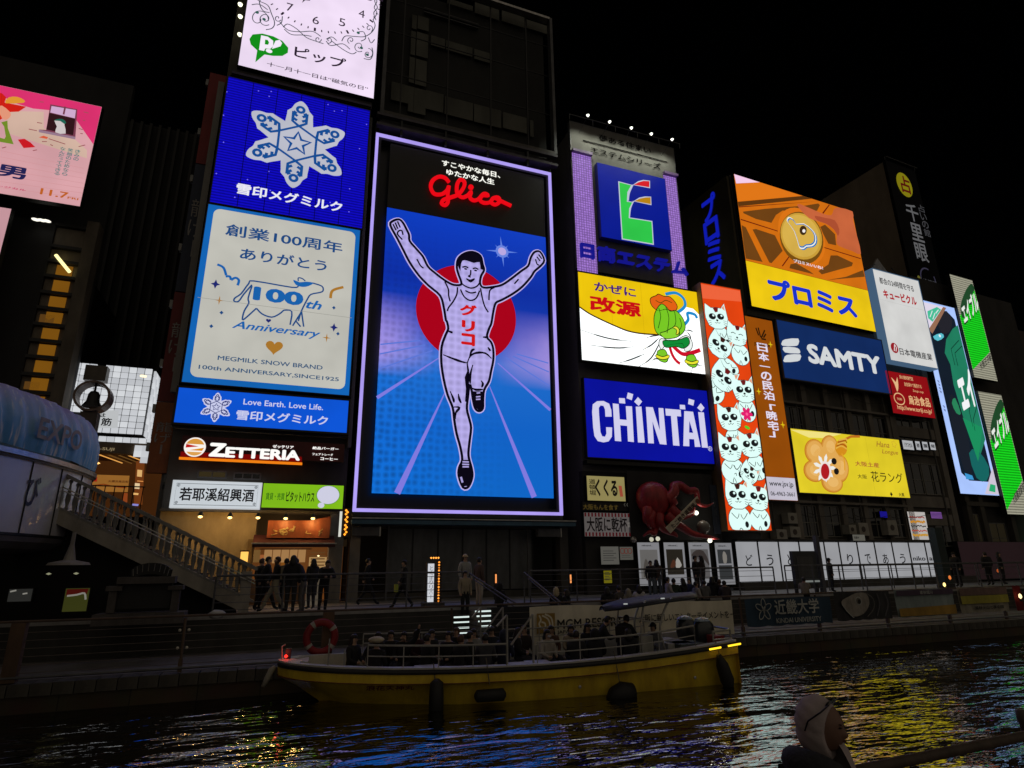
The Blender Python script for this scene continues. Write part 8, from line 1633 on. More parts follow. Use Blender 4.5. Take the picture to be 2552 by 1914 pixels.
# ================================================================ PEOPLE
J0 = dict(pel=(0, 0, .92), sp=(0, 0, 1.12), ch=(0, 0, 1.32), nk=(0, .0, 1.46), hd=(0, -.015, 1.555), tp=(0, -.01, 1.645))
def pose_joints(p):
    J = dict(J0)
    for s, k in ((-1, 'l'), (1, 'r')):
        J.update({'sh'+k: (s*.175, 0, 1.385), 'el'+k: (s*.24, .03, 1.13), 'wr'+k: (s*.23, -.06, .89), 'ha'+k: (s*.22, -.08, .81), 'hi'+k: (s*.09, 0, .86), 'kn'+k: (s*.10, -.02, .47), 'an'+k: (s*.10, .03, .08), 'to'+k: (s*.12, -.12, .04)})
    if p == 'walk':
        J.update(knl=(-.09, -.20, .50), anl=(-.09, -.34, .12), tol=(-.09, -.48, .08), knr=(.09, .10, .46), anr=(.09, .34, .14), tor=(.09, .24, .05), ell=(-.24, .12, 1.14), wrl=(-.24, .16, .9), hal=(-.24, .16, .82), elr=(.24, -.08, 1.14), wrr=(.22, -.22, .95), har=(.21, -.27, .9))
    if p == 'lean':
        for k in ('sp', 'ch', 'nk', 'hd', 'tp'):
            x, y, z = J[k]; J[k] = (x, y-(z-.92)*.38, z-(z-.92)*.06)
        for s, k in ((-1, 'l'), (1, 'r')): J.update({'sh'+k: (s*.18, -.17, 1.34), 'el'+k: (s*.27, -.30, 1.10), 'wr'+k: (s*.10, -.45, 1.12), 'ha'+k: (s*.05, -.50, 1.13)})
        J['hd'] = (0, -.30, 1.50); J['tp'] = (0, -.33, 1.585)
    if p in ('sit', 'sitarm', 'sitturn', 'sitphone'):
        for k in ('pel', 'sp', 'ch', 'nk', 'hd', 'tp'):
            x, y, z = J[k]; J[k] = (x, y-(.04 if k != 'pel' else 0), z-.44)
        for s, k in ((-1, 'l'), (1, 'r')): J.update({'sh'+k: (s*.175, -.04, .945), 'el'+k: (s*.23, -.08, .70), 'wr'+k: (s*.12, -.26, .62), 'ha'+k: (s*.07, -.33, .62), 'hi'+k: (s*.10, -.02, .46), 'kn'+k: (s*.12, -.42, .46), 'an'+k: (s*.12, -.42, .09), 'to'+k: (s*.13, -.56, .04)})
        if p == 'sitarm': J.update(elr=(.34, -.06, 1.12), wrr=(.42, -.12, 1.36), har=(.44, -.13, 1.45))
        if p == 'sitturn': J.update(hd=(.03, -.04, 1.11), tp=(.06, -.02, 1.20), ell=(-.3, 0, .72), wrl=(-.34, -.14, .58), hal=(-.33, -.2, .54))
        if p == 'sitphone': J.update(ell=(-.22, -.2, .78), wrl=(-.09, -.36, .92), hal=(-.05, -.38, 1.0), elr=(.22, -.2, .78), wrr=(.09, -.36, .92), har=(.05, -.38, 1.0))
    if p == 'phone': J.update(ell=(-.24, -.14, 1.16), wrl=(-.10, -.32, 1.30), hal=(-.06, -.34, 1.38), elr=(.24, -.14, 1.16), wrr=(.10, -.32, 1.30), har=(.06, -.34, 1.38))
    return J
RAD = dict(pel=(.155, .12), sp=(.145, .115), ch=(.155, .12), nk=(.052, .052), hd=(.078, .092), tp=(.07, .08), sh=(.078, .078), el=(.055, .055), wr=(.036, .036), ha=(.042, .025), hi=(.105, .105), kn=(.072, .072), an=(.05, .05), to=(.045, .035))
ED = [('pel', 'sp'), ('sp', 'ch'), ('ch', 'nk'), ('nk', 'hd'), ('hd', 'tp')]+[e for k in 'lr' for e in (('ch', 'sh'+k), ('sh'+k, 'el'+k), ('el'+k, 'wr'+k), ('wr'+k, 'ha'+k), ('pel', 'hi'+k), ('hi'+k, 'kn'+k), ('kn'+k, 'an'+k), ('an'+k, 'to'+k))]
BM = {}
def body_mesh(p, bulk=1.0):
    if (p, bulk) in BM: return BM[(p, bulk)]
    J = pose_joints(p); ks = list(J); me = bpy.data.meshes.new('b'); me.from_pydata([J[k] for k in ks], [(ks.index(a), ks.index(c)) for a, c in ED], [])
    ob = bpy.data.objects.new('b', me); COL.objects.link(ob)
    sk = ob.modifiers.new('s', 'SKIN'); sb = ob.modifiers.new('u', 'SUBSURF'); sb.levels = 1; sb.render_levels = 1
    sv = me.skin_vertices[0].data
    for i, k in enumerate(ks):
        r = RAD[k if k in RAD else k[:2]]; f = bulk if k[:2] in ('pe', 'sp', 'ch', 'sh', 'el') else 1
        sv[i].radius = (r[0]*f, r[1]*f); sv[i].use_root = (k == 'pel')
    dg = bpy.context.evaluated_depsgraph_get(); out = bpy.data.meshes.new_from_object(ob.evaluated_get(dg)); bpy.data.objects.remove(ob)
    out.materials.clear(); [out.materials.append(None) for _ in range(4)]
    part_of = {}
    def seg(e):
        a, c = e
        if c in ('hd', 'tp'): return 0
        if c[:2] == 'ha': return 0
        if c[:2] in ('kn', 'an') or (a == 'pel' and c[:2] == 'hi'): return 2
        if c[:2] == 'to': return 3
        return 1
    segs = [(Vector(J[a]), Vector(J[c]), seg((a, c))) for a, c in ED]
    for pl_ in out.polygons:
        P = pl_.center; best = None
        for a, c, s in segs:
            d = c-a; t = max(0, min(1, (P-a).dot(d)/d.length_squared)); q = (P-(a+d*t)).length-(0 if s else .0)
            if best is None or q < best[0]: best = (q, s, t)
        pl_.material_index = best[1]; pl_.use_smooth = True
    out.name = 'person_body'; BM[(p, bulk)] = (out, J); return BM[(p, bulk)]
def cloth(c): return dif(c, .85, .25, 3, name='cloth')
SKIN = dif((.42, .26, .18), .6, .1, 5, name='skin')
HAIRB = dif((.012, .009, .008), .5, .3, 6, name='dark_hair'); HAIRR = dif((.08, .035, .015), .5, .3, 6, name='brown_hair')
def sphere_shell(c, r, f, n=14, m_=9):
    m = MB()
    for i in range(m_+1):
        th = pi*i/m_
        for k in range(n):
            ph_ = 2*pi*k/n; d = Vector((sin(th)*cos(ph_), sin(th)*sin(ph_), cos(th))); q = f(d); m.v.append((c[0]+d.x*r[0]*q, c[1]+d.y*r[1]*q, c[2]+d.z*r[2]*q))
    m.f = [(i*n+k, i*n+(k+1) % n, (i+1)*n+(k+1) % n, (i+1)*n+k) for i in range(m_) for k in range(n)]; m.mi = [0]*len(m.f); return m
HM = {}
def headwear(style, J):
    hd, tp = Vector(J['hd']), Vector(J['tp']); c = (hd+tp)/2+Vector((0, .012, .0))
    if style in ('short', 'brown'): return sphere_shell(c, (.092, .108, .115), lambda d: .55 if (d.y < -.15 and d.z < .35) or d.z < -.55 else 1.0)
    if style == 'long':
        def f(d): return .55 if (d.y < -.25 and d.z < .35) else (1.0 if d.z > -.2 else 1.0+(-d.z-.2)*(1.5 if d.y > -.1 else .3))
        return sphere_shell(c, (.10, .115, .12), f)
    if style == 'cap':
        m = sphere_shell(c+Vector((0, 0, .012)), (.098, .112, .115), lambda d: .5 if d.z < .1 else 1.0); m.lathe([(.09, 0), (.092, .012)], 12, (c.x, c.y-.09, c.z+.02), 'Z', .8, 1); return m
    if style == 'hood': return sphere_shell(c+Vector((0, .015, -.01)), (.125, .135, .15), lambda d: .5 if (d.y < -.35 and abs(d.x) < .75 and d.z < .7) else (1.0 if d.z > -.3 else 1.15))
    if style == 'hijab': return sphere_shell(c+Vector((0, .015, -.03)), (.115, .13, .17), lambda d: .5 if (d.y < -.5 and abs(d.x) < .6 and abs(d.z-.1) < .6) else (1.0 if d.z > -.3 else 1.25))
    if style == 'beret': return sphere_shell(c+Vector((0, .02, .07)), (.19, .19, .075), lambda d: 1.0+.05*sin(7*atan2(d.y, d.x)))
    if style == 'beanie': return sphere_shell(c+Vector((0, .005, .035)), (.10, .112, .115), lambda d: .6 if d.z < -.1 else 1.0)
PEOPLE = 0
def person(pose, loc, yaw, label, top, pants, hair='short', hairmat=None, scale=1.0, bulk=1.0, skin=None, group=None, extra=None, shoes=(.02, .02, .02)):
    global PEOPLE
    me, J = body_mesh(pose, bulk)
    r = thing('person', label, 'person', loc, yaw, group); r.scale = (scale,)*3
    b = link('body', me, r)
    for i, mt in enumerate((skin or SKIN, cloth(top), cloth(pants), cloth(shoes))): b.material_slots[i].link = 'OBJECT'; b.material_slots[i].material = mt
    key = (pose, hair); nm = {'short': 'hair', 'long': 'hair', 'brown': 'hair', 'cap': 'cap', 'hood': 'hood', 'hijab': 'headscarf', 'beret': 'beret', 'beanie': 'beanie'}[hair]
    mt = hairmat or (HAIRR if hair == 'brown' else HAIRB)
    if key not in HM: o = headwear(hair, J).build(nm, mt, r, smooth=True); HM[key] = o.data
    else: o = link(nm, HM[key], r)
    o.material_slots[0].link = 'OBJECT'; o.material_slots[0].material = mt
    if hair in ('beret', 'beanie', 'cap'):
        k2 = (pose, 'short')
        if k2 not in HM: o2 = headwear('short', J).build('hair', HAIRB, r, smooth=True); HM[k2] = o2.data
        else: o2 = link('hair', HM[k2], r)
        o2.scale = (.97, .97, .99)
    k3 = (pose, 'face')
    hd = Vector(J['hd']); tp = Vector(J['tp']); c = (hd+tp)/2
    if k3 not in HM:
        m = MB()
        m.cur = 0; m.add([(c.x-.012, c.y-.085, c.z-.028), (c.x+.012, c.y-.085, c.z-.028), (c.x, c.y-.112, c.z-.03), (c.x, c.y-.086, c.z+.012)], [(0, 1, 2), (0, 2, 3), (1, 3, 2)])
        m.cur = 1
        for sx in (-.032, .032): m.box(c.x+sx-.011, c.x+sx+.011, c.y-.092, c.y-.07, c.z+.002, c.z+.011); m.box(c.x+sx-.015, c.x+sx+.015, c.y-.09, c.y-.07, c.z+.02, c.z+.025)
        m.box(c.x-.02, c.x+.02, c.y-.090, c.y-.07, c.z-.055, c.z-.049)
        o = m.build('face', [skin or SKIN, HAIRB], r); HM[k3] = o.data
    else: link('face', HM[k3], r)
    if extra: extra(r, J)
    PEOPLE += 1
    return r
def bag(col, off=(.24, -.05, .8)):
    def f(r, J): bx('bag', off[0]-.12, off[0]+.12, off[1]-.05, off[1]+.05, off[2]-.15, off[2]+.12, cloth(col), r)
    return f
def backpack(col):
    def f(r, J): c = J['ch']; bx('backpack', -.15, .15, c[1]+.11, c[1]+.26, c[2]-.33, c[2]+.08, cloth(col), r)
    return f
def phone_ex(r, J):
    h = J['hal']; bx('phone', h[0]-.01, h[0]+.13, h[1]-.05, h[1]-.035, h[2]+.0, h[2]+.075, emi((150, 170, 220), .7), r)
def mask_ex(r, J):
    c = (Vector(J['hd'])+Vector(J['tp']))/2; bx('mask', -.045, .045, c.y-.10, c.y-.06, c.z-.075, c.z-.02, cloth((.6, .6, .62)), r)
def scarf_ex(r, J):
    n_ = J['nk']; MB().lathe([(.09, -.05), (.12, 0), (.09, .05)], 12, n_).build('scarf', cloth((.05, .04, .05)), r, smooth=True)
BK, DG, BE, WHT = (.012, .012, .014), (.05, .05, .055), (.38, .33, .24), (.5, .49, .47)
# --- passengers: (u, y, pose, yaw offset, label, top, hair, extra, bulk)
PA = [(.75, .35, 'sit', .9, 'long-haired woman in black nearest the bow', BK, 'long', None, 1.1), (1.35, .7, 'sitturn', .2, 'smiling woman in black beside the bow passenger', BK, 'long', None, 1.05),
      (1.25, -.75, 'sit', 2.6, 'passenger in a fluffy cream beret seen from behind', BK, 'beret', None, 1.1), (2.05, .55, 'sitarm', -.4, 'dark-clothed passenger with one arm raised high', BK, 'short', None, 1.1),
      (2.75, .75, 'sit', .8, 'broad passenger in a black coat turned to the bow', BK, 'long', None, 1.3), (3.15, .15, 'sit', -.7, 'passenger in a black parka leaning towards a neighbour', (.02, .018, .02), 'short', None, 1.2),
      (3.25, -.75, 'sit', 2.2, 'passenger with reddish brown hair and black jacket', BK, 'brown', None, 1.1), (3.85, .55, 'sit', .3, 'passenger in a pale grey puffer jacket with folded hands', (.30, .30, .29), 'long', None, 1.25),
      (3.9, -.7, 'sit', 2.9, 'passenger in a charcoal coat near the middle of the boat', DG, 'short', None, 1.15), (4.45, .85, 'sit', -.5, 'passenger in a black cap with a pale badge', (.02, .025, .04), 'cap', None, 1.2),
      (4.5, -.2, 'sit', 2.4, 'passenger in a hooded navy coat left of the boarding frame', (.02, .025, .05), 'hood', None, 1.15), (5.35, .9, 'sit', .4, 'brown-haired passenger leaning by the far rail', (.03, .02, .02), 'brown', None, 1.1),
      (5.6, -.35, 'sit', .35, 'woman with a white face mask and pale sleeves', (.42, .38, .32), 'long', mask_ex, 1.1), (6.05, .6, 'sit', .1, 'passenger in a brown top between the masked woman and the scarf wearer', (.10, .05, .03), 'long', None, 1.0),
      (6.6, .5, 'sit', -.1, 'passenger in beige with a dark scarf facing the near bank', (.34, .28, .20), 'short', scarf_ex, 1.05), (7.1, -.2, 'lean', 1.2, 'dark figure leaning forward amidships before the banner', BK, 'short', None, 1.2),
      (6.75, -.85, 'sit', 2.7, 'bulky black-coated passenger with back to the camera', BK, 'hood', None, 1.3), (7.75, -.35, 'lean', 2.2, 'standing dark figure with a shoulder strap under the canopy edge', BK, 'short', backpack((.03, .02, .02)), 1.2),
      (7.65, -.95, 'sit', 2.9, 'black-coated passenger sitting by the helm with back turned', (.015, .015, .02), 'long', None, 1.25), (9.0, .2, 'sit', -1.2, 'boat driver in a grey jacket behind the white helm frame', (.16, .16, .15), 'cap', None, 1.15)]
PA += [(1.75, .95, 'sit', -.3, 'dark passenger against the far rim behind the raised arm', BK, 'short', None, 1.1), (2.4, .95, 'sit', .6, 'black-haired passenger in a maroon coat on the far side', (.05, .01, .015), 'long', None, 1.1), (2.5, -.25, 'sit', 2.0, 'passenger in black with head lowered on the second bench', BK, 'short', None, 1.2),
       (3.55, 1.15, 'sit', -.8, 'dark passenger on the far side left of the capped one', BK, 'brown', None, 1.1), (3.6, -.1, 'sit', 1.6, 'passenger in a dark olive coat mid-bench', (.03, .035, .02), 'short', None, 1.2), (5.0, .35, 'sit', 1.2, 'dark passenger behind the boarding frame', BK, 'long', None, 1.15),
       (6.2, -.9, 'sit', 2.5, 'passenger in a dark quilted coat at the near rail', (.02, .02, .022), 'short', None, 1.25), (7.2, .8, 'sit', .2, 'passenger in a dark coat on the far side amidships', BK, 'long', None, 1.1)]
for i, (u, y, ps, yw, lb, tp_, hr, ex, bk) in enumerate(PA):
    zf = .16 if ps.startswith('sit') else .05
    hm = cloth((.55, .48, .34)) if hr == 'beret' else None
    if hr == 'hood': hm = cloth(tp_)
    person(ps, ufloc(u, y, zf), BY+yw, lb, tp_, (.02, .02, .03), hr, hm, .98, bk, None, None, ex)
# --- people on the far promenade: head pixel, plane Y, ground z
def on_prom(q, Y, zg, pose, yaw, lb, top, pants, hair='short', hairmat=None, ex=None, bulk=1.1, W=None, hgt=None, skin=None):
    p = Z(W, q) if W else q
    x, y, z = atY(*p, Y)
    H0 = {'stand': 1.72, 'walk': 1.70, 'lean': 1.66, 'phone': 1.72}.get(pose, 1.28)
    sc = max(.85, min(1.1, (z-zg)/H0)) if hgt is None else hgt/H0
    zz = zg if not pose.startswith('sit') else z-H0*.97
    if pose.startswith('sit'): sc = .97
    return person(pose, (x, Y, zz), yaw, lb, top, pants, hair, hairmat, sc, bulk, skin, None, ex)
WW = (600, 1240, 5.53); M3 = (840, 1280, 3.568)
on_prom((388, 815), 24.2, 1.56, 'walk', 1.4, 'dark-jacketed man walking left of the restaurant curtain', BK, (.02, .02, .02), W=WW)
on_prom((515, 815), 23.2, 1.56, 'walk', -1.5, 'striding person in loose pale trousers and a dark jacket', BK, (.40, .36, .24), 'brown', W=WW, ex=backpack((.3, .25, .18)))
on_prom((735, 790), 22.6, 1.56, 'stand', 2.9, 'person with bushy long hair and dark coat at the rail', BK, (.03, .03, .03), 'long', W=WW, bulk=1.3)
on_prom((890, 825), 22.9, 1.56, 'lean', -2.0, 'man in a dark jacket and grey trousers holding a phone by the rail', BK, (.16, .14, .12), W=WW, bulk=1.2)
on_prom((1170, 860), 22.4, 1.56, 'lean', .2, 'person in black bending over a phone against the rail', BK, BK, W=WW, bulk=1.15)
on_prom((280, 400), 25.5, 1.56, 'walk', 1.5, 'barely visible dark walker before the shaded storefront', BK, BK, W=M3)
on_prom((600, 415), 22.8, 1.56, 'walk', -1.5, 'walker in black with a dark red skirt and a yellow bag', BK, BK, W=M3, ex=bag((.35, .42, .05), (.1, -.3, .75)), bulk=1.2)
on_prom((1140, 360), 23.6, 1.56, 'stand', .3, 'person in a white hoodie and cream cap at the top of the steps', (.34, .34, .32), (.10, .10, .10), 'cap', cloth((.55, .45, .3)), W=M3)
on_prom((1140, 475), 21.2, 1.3, 'stand', .1, 'person in a beige jacket coming down the lit steps', (.33, .27, .19), BK, W=M3, hgt=1.55)
on_prom((1265, 388), 22.7, 1.56, 'stand', 1.9, 'person in a chequered dark shirt and pale trousers', (.09, .06, .05), (.42, .38, .30), W=M3)
on_prom((1440, 615), 21.4, 1.2, 'sit', 2.2, 'dark crouching figure right of the lit steps', BK, BK, 'hood', cloth(BK), W=M3, bulk=1.25)
on_prom((1945, 655), 21.2, 1.2, 'sit', 2.6, 'seated person in a cream headscarf and black top', BK, BK, 'hijab', cloth((.55, .45, .28)), W=M3)
on_prom((2045, 670), 21.2, 1.2, 'sit', -2.5, 'dark seated person beside the cream headscarf', BK, BK, 'long', W=M3)
on_prom((410, 1335), 21.2, 1.2, 'sit', 2.8, 'seated figure in black below the yellow notice', BK, BK, 'long', W=WO); on_prom((545, 1320), 21.2, 1.2, 'sit', -2.9, 'seated figure in a patterned dark jacket under the prohibition notice', (.08, .07, .06), BK, 'short', W=WO)
on_prom((645, 1360), 21.1, 1.2, 'sit', 3.0, 'seated person in a pale headscarf before the first poster', (.25, .22, .17), BK, 'hijab', cloth((.36, .32, .24)), W=WO); on_prom((760, 1315), 21.2, 1.2, 'sit', 2.7, 'seated person in a white top with dark hair', (.48, .46, .46), BK, 'long', W=WO)
on_prom((885, 1045), 23.6, 1.56, 'stand', -.3, 'tall dark person in jeans before the first poster', BK, (.12, .15, .17), 'short', W=WO, bulk=1.15); on_prom((950, 1035), 23.9, 1.56, 'stand', 2.9, 'companion in brown standing close to the tall person in jeans', (.07, .045, .04), (.10, .12, .14), 'long', W=WO, bulk=1.15)
on_prom((1065, 1225), 21.4, 1.25, 'sit', 1.3, 'seated person in a pale top before the second poster', (.36, .34, .33), BK, 'short', W=WO); on_prom((1320, 1235), 21.9, 1.25, 'sit', -1.5, 'seated person in navy before the third poster', (.02, .03, .06), BK, W=WO); on_prom((1375, 1275), 21.4, 1.2, 'sit', 1.4, 'seated person in a beige top right of the navy one', (.36, .33, .30), BK, W=WO)
on_prom((1375, 990), 24.2, 1.56, 'stand', .5, 'dark standing person in shorts before the arch poster', BK, (.03, .025, .025), W=WO); on_prom((1440, 990), 24.4, 1.56, 'stand', -2.6, 'dark companion with a long coat before the arch poster', (.03, .02, .02), BK, 'long', W=WO, bulk=1.2)
on_prom((1560, 1225), 21.8, 1.25, 'sit', 2.4, 'slim dark seated person before the two-picture poster', BK, BK, 'long', W=WO); on_prom((1700, 1265), 21.4, 1.25, 'sit', 2.7, 'seated person in a dark striped jacket before the panel reading do', (.05, .04, .045), BK, 'short', W=WO, bulk=1.2)
on_prom((400, 320), 21.4, 1.25, 'sitphone', 2.4, 'seated person in beige raising a phone under the dark board', (.26, .23, .18), BK, 'short', W=WQ, ex=None)
on_prom((605, 165), 24.0, 1.56, 'stand', 1.0, 'dark person in a cap against the white panels', BK, BK, 'cap', cloth(BK), W=WQ, bulk=1.3)
on_prom((1625, 100), 24.5, 1.56, 'stand', -1.6, 'dark person in a cap right of the green pillar', BK, BK, 'cap', cloth(BK), W=WQ, bulk=1.2); on_prom((1880, 95), 25, 1.56, 'stand', 2.8, 'broad dark person seen from behind at the rose hoarding', (.015, .015, .018), BK, 'short', W=WQ, bulk=1.5); on_prom((1990, 90), 25.5, 1.56, 'stand', .4, 'slim dark person right of the broad one at the hoarding', BK, BK, 'long', W=WQ)
for q_, Y_, ps_, yw_, lb_, tp2, pn, hr_ in (((640, 830), 24.8, 'stand', 2.8, 'dark person half hidden between the walkers and the bushy-haired one', BK, BK, 'short'), ((1010, 840), 24.6, 'stand', -2.6, 'dark person queuing at the menu board', (.02, .018, .02), (.04, .04, .05), 'long'), ((300, 830), 25.2, 'stand', 2.2, 'dark person close to the stair foot by the lantern', BK, BK, 'brown')):
    on_prom(q_, Y_, 1.56, ps_, yw_, lb_, tp2, pn, hr_, W=WW, bulk=1.2)
for q_, Y_, yw_, lb_, tp2, hr_ in (((1140, 1240), 21.3, 2.5, 'seated person in a dark green top left of the navy one', (.03, .05, .03), 'short'), ((1250, 1240), 21.5, -2.8, 'dark seated person with long hair under the arch poster', BK, 'long'), ((1480, 1260), 21.3, 2.9, 'seated person in grey under the fourth poster', (.12, .12, .12), 'short'), ((460, 1400), 21.2, 3.0, 'small seated figure in a brown hood below the notices', (.06, .04, .03), 'long'), ((1640, 1250), 21.7, 2.2, 'dark seated person beside the striped jacket', BK, 'brown')):
    on_prom(q_, Y_, 1.25, 'sit', yw_, lb_, tp2, BK, hr_, W=WO)
t = thing('plastic_bag', 'crumpled pale plastic bag at the foot of the bridge stair', 'bag', atY(540, 1538, 20.9)); sphere_shell((0, 0, .08), (.22, .12, .12), lambda d: 1+.18*sin(5*d.x+3*d.z)*cos(7*d.y)).build('bag', dif((.5, .5, .48), .5, name='plastic'), t, smooth=True)
# ---- foreground woman in a headscarf
fw = atY(*D(1777, 1566), 2.7); hw0 = Vector(fw)
wm = thing('person', 'woman in a pale headscarf with sunglasses on her head and a dark hooded jacket', 'person', (fw[0], fw[1], .6), radians(0))
hc = Vector((0, 0, fw[2]-.6)); YW = radians(62)                 # she looks along the canal to the right
def face_shape(d):
    # front is +X here
    r = 1.0
    if d.x > 0:
        g = max(0, d.x)
        nose = math.exp(-((d.y/.15)**2))*math.exp(-(((d.z+.17)/.17)**2)); r += .22*nose*g
        brow = math.exp(-((d.z-.22)/.13)**2)*math.exp(-(d.y/.6)**2); r += .045*brow*g
        eye = math.exp(-((abs(d.y)-.30)/.14)**2)*math.exp(-((d.z-.06)/.12)**2); r -= .06*eye*g
        lips = math.exp(-((d.z+.46)/.10)**2)*math.exp(-((d.y/.25)**2)); r += .055*lips*g
        chin = math.exp(-((d.z+.78)/.16)**2)*math.exp(-((d.y/.35)**2)); r += .10*chin*g
    return r
RotW = Matrix.Rotation(radians(-12), 3, 'Z')
def rotmesh(m, c, rot):
    m.v = [tuple(Vector(c)+rot @ (Vector(v)-Vector(c))) for v in m.v]; return m
R_ = Matrix.Rotation(radians(-66), 3, 'Z') @ Matrix.Rotation(radians(4), 3, 'Y')
# body
me_ = bpy.data.meshes.new('wb'); hz0 = hc.z
jj = [(-.02, 0, hz0-1.35), (-.02, 0, hz0-.75), (-.02, 0, hz0-.42), (0, 0, hz0-.20), (0, -.19, hz0-.31), (0, .19, hz0-.31), (.03, -.26, hz0-.58), (.03, .26, hz0-.58), (.12, -.24, hz0-.8), (.12, .24, hz0-.8)]
me_.from_pydata(jj, [(0, 1), (1, 2), (2, 3), (2, 4), (2, 5), (4, 6), (5, 7), (6, 8), (7, 9)], []); ob = bpy.data.objects.new('wb', me_); COL.objects.link(ob)
ob.modifiers.new('s', 'SKIN'); sb = ob.modifiers.new('u', 'SUBSURF'); sb.levels = sb.render_levels = 2
for v_, r_ in zip(me_.skin_vertices[0].data, (.19, .17, .17, .07, .105, .105, .075, .075, .06, .06)): v_.radius = (r_, r_)
me_.skin_vertices[0].data[0].use_root = True
bm_ = bpy.data.meshes.new_from_object(ob.evaluated_get(bpy.context.evaluated_depsgraph_get())); bpy.data.objects.remove(ob)
bm_.materials.clear(); bm_.materials.append(dif((.03, .032, .036), .8, .3, 8, name='grey_jacket', bump=.6)); bm_.polygons.foreach_set('use_smooth', [True]*len(bm_.polygons))
bd = link('body', bm_, wm)
rotmesh(sphere_shell(hc, (.100, .072, .118), face_shape, 56, 44), hc, R_).build('head', dif((.24, .135, .095), .55, .1, 6, name='skin_dark'), wm, smooth=True)
scf = dif((.50, .42, .41), .85, .15, 3, name='scarf_cloth', bump=.25)
def scarf(d):
    r = 1.0
    e_ = (d.y/.80)**2+((d.z+.08)/.74)**2+max(0, .25-d.x)*8
    op = max(0, min(1, (1.12-e_)/.22))
    r += .012*sin(14*d.z+6*d.x)*max(0, 1-d.x) + .02*sin(9*atan2(d.y, d.x)+3*d.z)*max(0, -d.z)
    if d.z < -.2: r += (-d.z-.2)*.30
    return r*(1-op)+.52*op
rotmesh(sphere_shell(hc+Vector((-.022, 0, .002)), (.112, .100, .136), scarf, 72, 48), hc, R_).build('headscarf', scf, wm, smooth=True)
dr = MB(); rows = 12                                   # draped front
for i in range(rows+1):
    t = i/rows
    for k in range(11):
        a = -1.5+3.0*k/10; rr = .07+.105*t**.7; dr.v.append((.012+rr*cos(a)*1.05+.008*sin(5*a+7*t), rr*sin(a)*(1+.15*t), hz0-.095-.36*t+.03*abs(sin(a))))
dr.f = [(i*11+k, i*11+k+1, (i+1)*11+k+1, (i+1)*11+k) for i in range(rows) for k in range(10)]; dr.mi = [0]*len(dr.f); dr.build('scarf_drape', scf, wm, smooth=True)
MB().tube(cr([(-.02, -.15, hz0-.24), (-.12, -.10, hz0-.17), (-.165, 0, hz0-.15), (-.12, .10, hz0-.17), (-.02, .15, hz0-.24)], 5, False), [.045]*3+[.065]*15+[.045]*3, 10).build('hood', dif((.028, .03, .034), .8, .3, 8, name='grey_jacket', bump=.6), wm, smooth=True)
sg = MB()
for sy in (-1, 1):
    c_ = hc+R_ @ Vector((.052, sy*.034, .118)); u_ = R_ @ Vector((.5, 0, .7)).normalized(); v_ = R_ @ Vector((0, 1, 0)); o_ = len(sg.v); w3 = u_.cross(v_)
    for k in range(12): a = 2*pi*k/12; sg.v.append(tuple(c_+u_*.024*sin(a)+v_*.030*cos(a)+w3*.004))
    for k in range(12): a = 2*pi*k/12; sg.v.append(tuple(c_+u_*.024*sin(a)+v_*.030*cos(a)-w3*.004))
    sg.f += [tuple(range(o_, o_+12)), tuple(range(o_+12, o_+24))[::-1]]+[(o_+k, o_+(k+1) % 12, o_+12+(k+1) % 12, o_+12+k) for k in range(12)]; sg.mi += [0]*14
sg.build('sunglasses', dif((.008, .008, .009), .15, .1, name='dark_lens', spec=1), wm)
MB().tube([tuple(hc+R_ @ Vector(p)) for p in ((.06, -.062, .115), (.03, -.098, .08), (-.03, -.112, .03), (-.05, -.108, -.02))], .004, 6).build('glasses_arm', dif((.008, .008, .009), .3, name='frame_black'), wm)
m = MB()
for sy in (-1, 1):
    for (x, y, z, a, b_, c3) in ((.0925, .028, .010, .004, .014, .0045), (.096, .028, .026, .005, .016, .003)): m.lathe([(.001, -c3), (b_, 0), (.001, c3)], 10, tuple(hc+R_ @ Vector((x, sy*y, z))), 'Z', .5, 1)
m.build('eyes', dif((.015, .01, .01), .4, name='eye_dark'), wm); MB().lathe([(.002, -.006), (.02, 0), (.002, .006)], 10, tuple(hc+R_ @ Vector((.098, 0, -.053))), 'Z', .5, 1).build('lips', dif((.16, .05, .045), .5, name='lips'), wm)
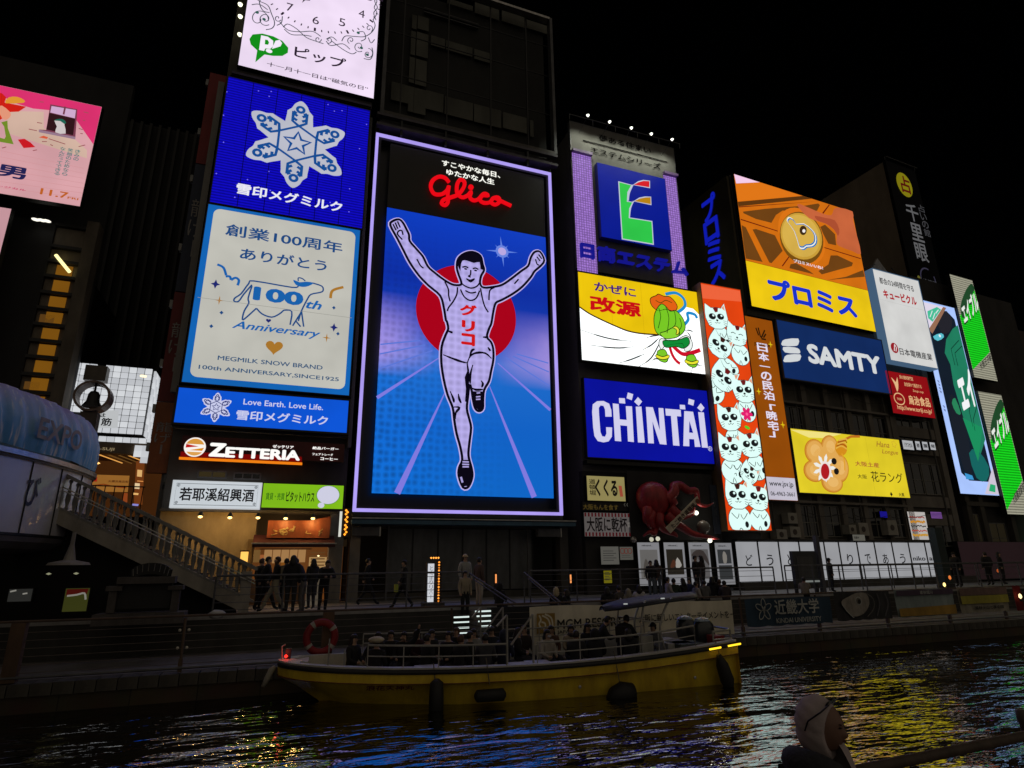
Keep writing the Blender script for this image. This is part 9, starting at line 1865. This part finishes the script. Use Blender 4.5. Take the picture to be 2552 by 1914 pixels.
# ---- near handrail
a, c = atZ(*D(1840, 1668), 1.7), atZ(*D(2212, 1590), 1.7)
nr = thing('near_handrail', 'brown wooden handrail crossing the bottom right corner', 'railing', (a[0], a[1], .6))
dx, dy = c[0]-a[0], c[1]-a[1]
MB().tube([(-2, -2*dy/dx, 1.1), (6*1, 6*dy/dx, 1.1)], [.036, .036], 10).build('handrail', dif((.085, .06, .042), .6, .3, 8, name='wood_rail', bump=.3), nr, smooth=True)
for k in range(5): x = -1.6+k*1.6+.6; MB().bar((x, x*dy/dx, .0), (x, x*dy/dx, 1.06), .03, 8).build('post', BLACKMETAL, nr)
for z in (.3, .6, .88): MB().bar((-2, -2*dy/dx, z), (6, 6*dy/dx, z), .01, 5).build('wire', GREYMETAL, nr)
x_ = atZ(*D(2200, 1560), 1.72); t = thing('rail_cap', 'pale rounded post cap at the right end of the near handrail', 'post', (x_[0]+.06, x_[1], .6)); MB().lathe([(.03, 0), (.03, 1.1), (.04, 1.12), (.04, 1.2), (.03, 1.21)], 12).build('post', dif((.12, .10, .085), .6, name='post_cap'), t, smooth=True)
# small marks on the bridge panels: the hiragana and lamps' mirrored look come from the gloss; the printed letter is real
i_ = 0
gv, gf = glyphs('び', .02)
pq = Plane(fine[0][0], fine[0][1], 0)
best = min(range(len(fine)-1), key=lambda k: abs(fine[k][1]-20.9))
A_ = Vector(fine[best]); d_ = (Vector(fine[best+1])-Vector(fine[best-1])).normalized(); n_ = Vector((d_.y, -d_.x))
MB().add([(A_.x+d_.x*(x-.5)*.55+n_.x*(.02+q0_), A_.y+d_.y*(x-.5)*.55+n_.y*.02, 4.75+.85*y) for x, y, q0_ in gv], gf).build('panel_letter', dif((.02, .025, .08), .5, name='navy_print'), br)
gv, gf = glyphs('EXPO', .03)
k0 = min(range(len(fine)), key=lambda k: abs(fine[k][1]-21.6))
vs = []
for x, y, q0_ in gv:
    kk_ = k0+(x*2.2-1.1)/.2; i0 = int(kk_); A_ = Vector(fine[i0]); B2 = Vector(fine[i0+1]); d_ = (B2-A_).normalized(); p_ = A_+(B2-A_)*(kk_-i0); n_ = Vector((d_.y, -d_.x)); vs.append((p_.x+n_.x*(.16+q0_), p_.y+n_.y*.16, 6.62+.62*y))
MB().add(vs, gf).build('fabric_letter', dif((.34, .32, .36), .8, name='pale_print'), br)
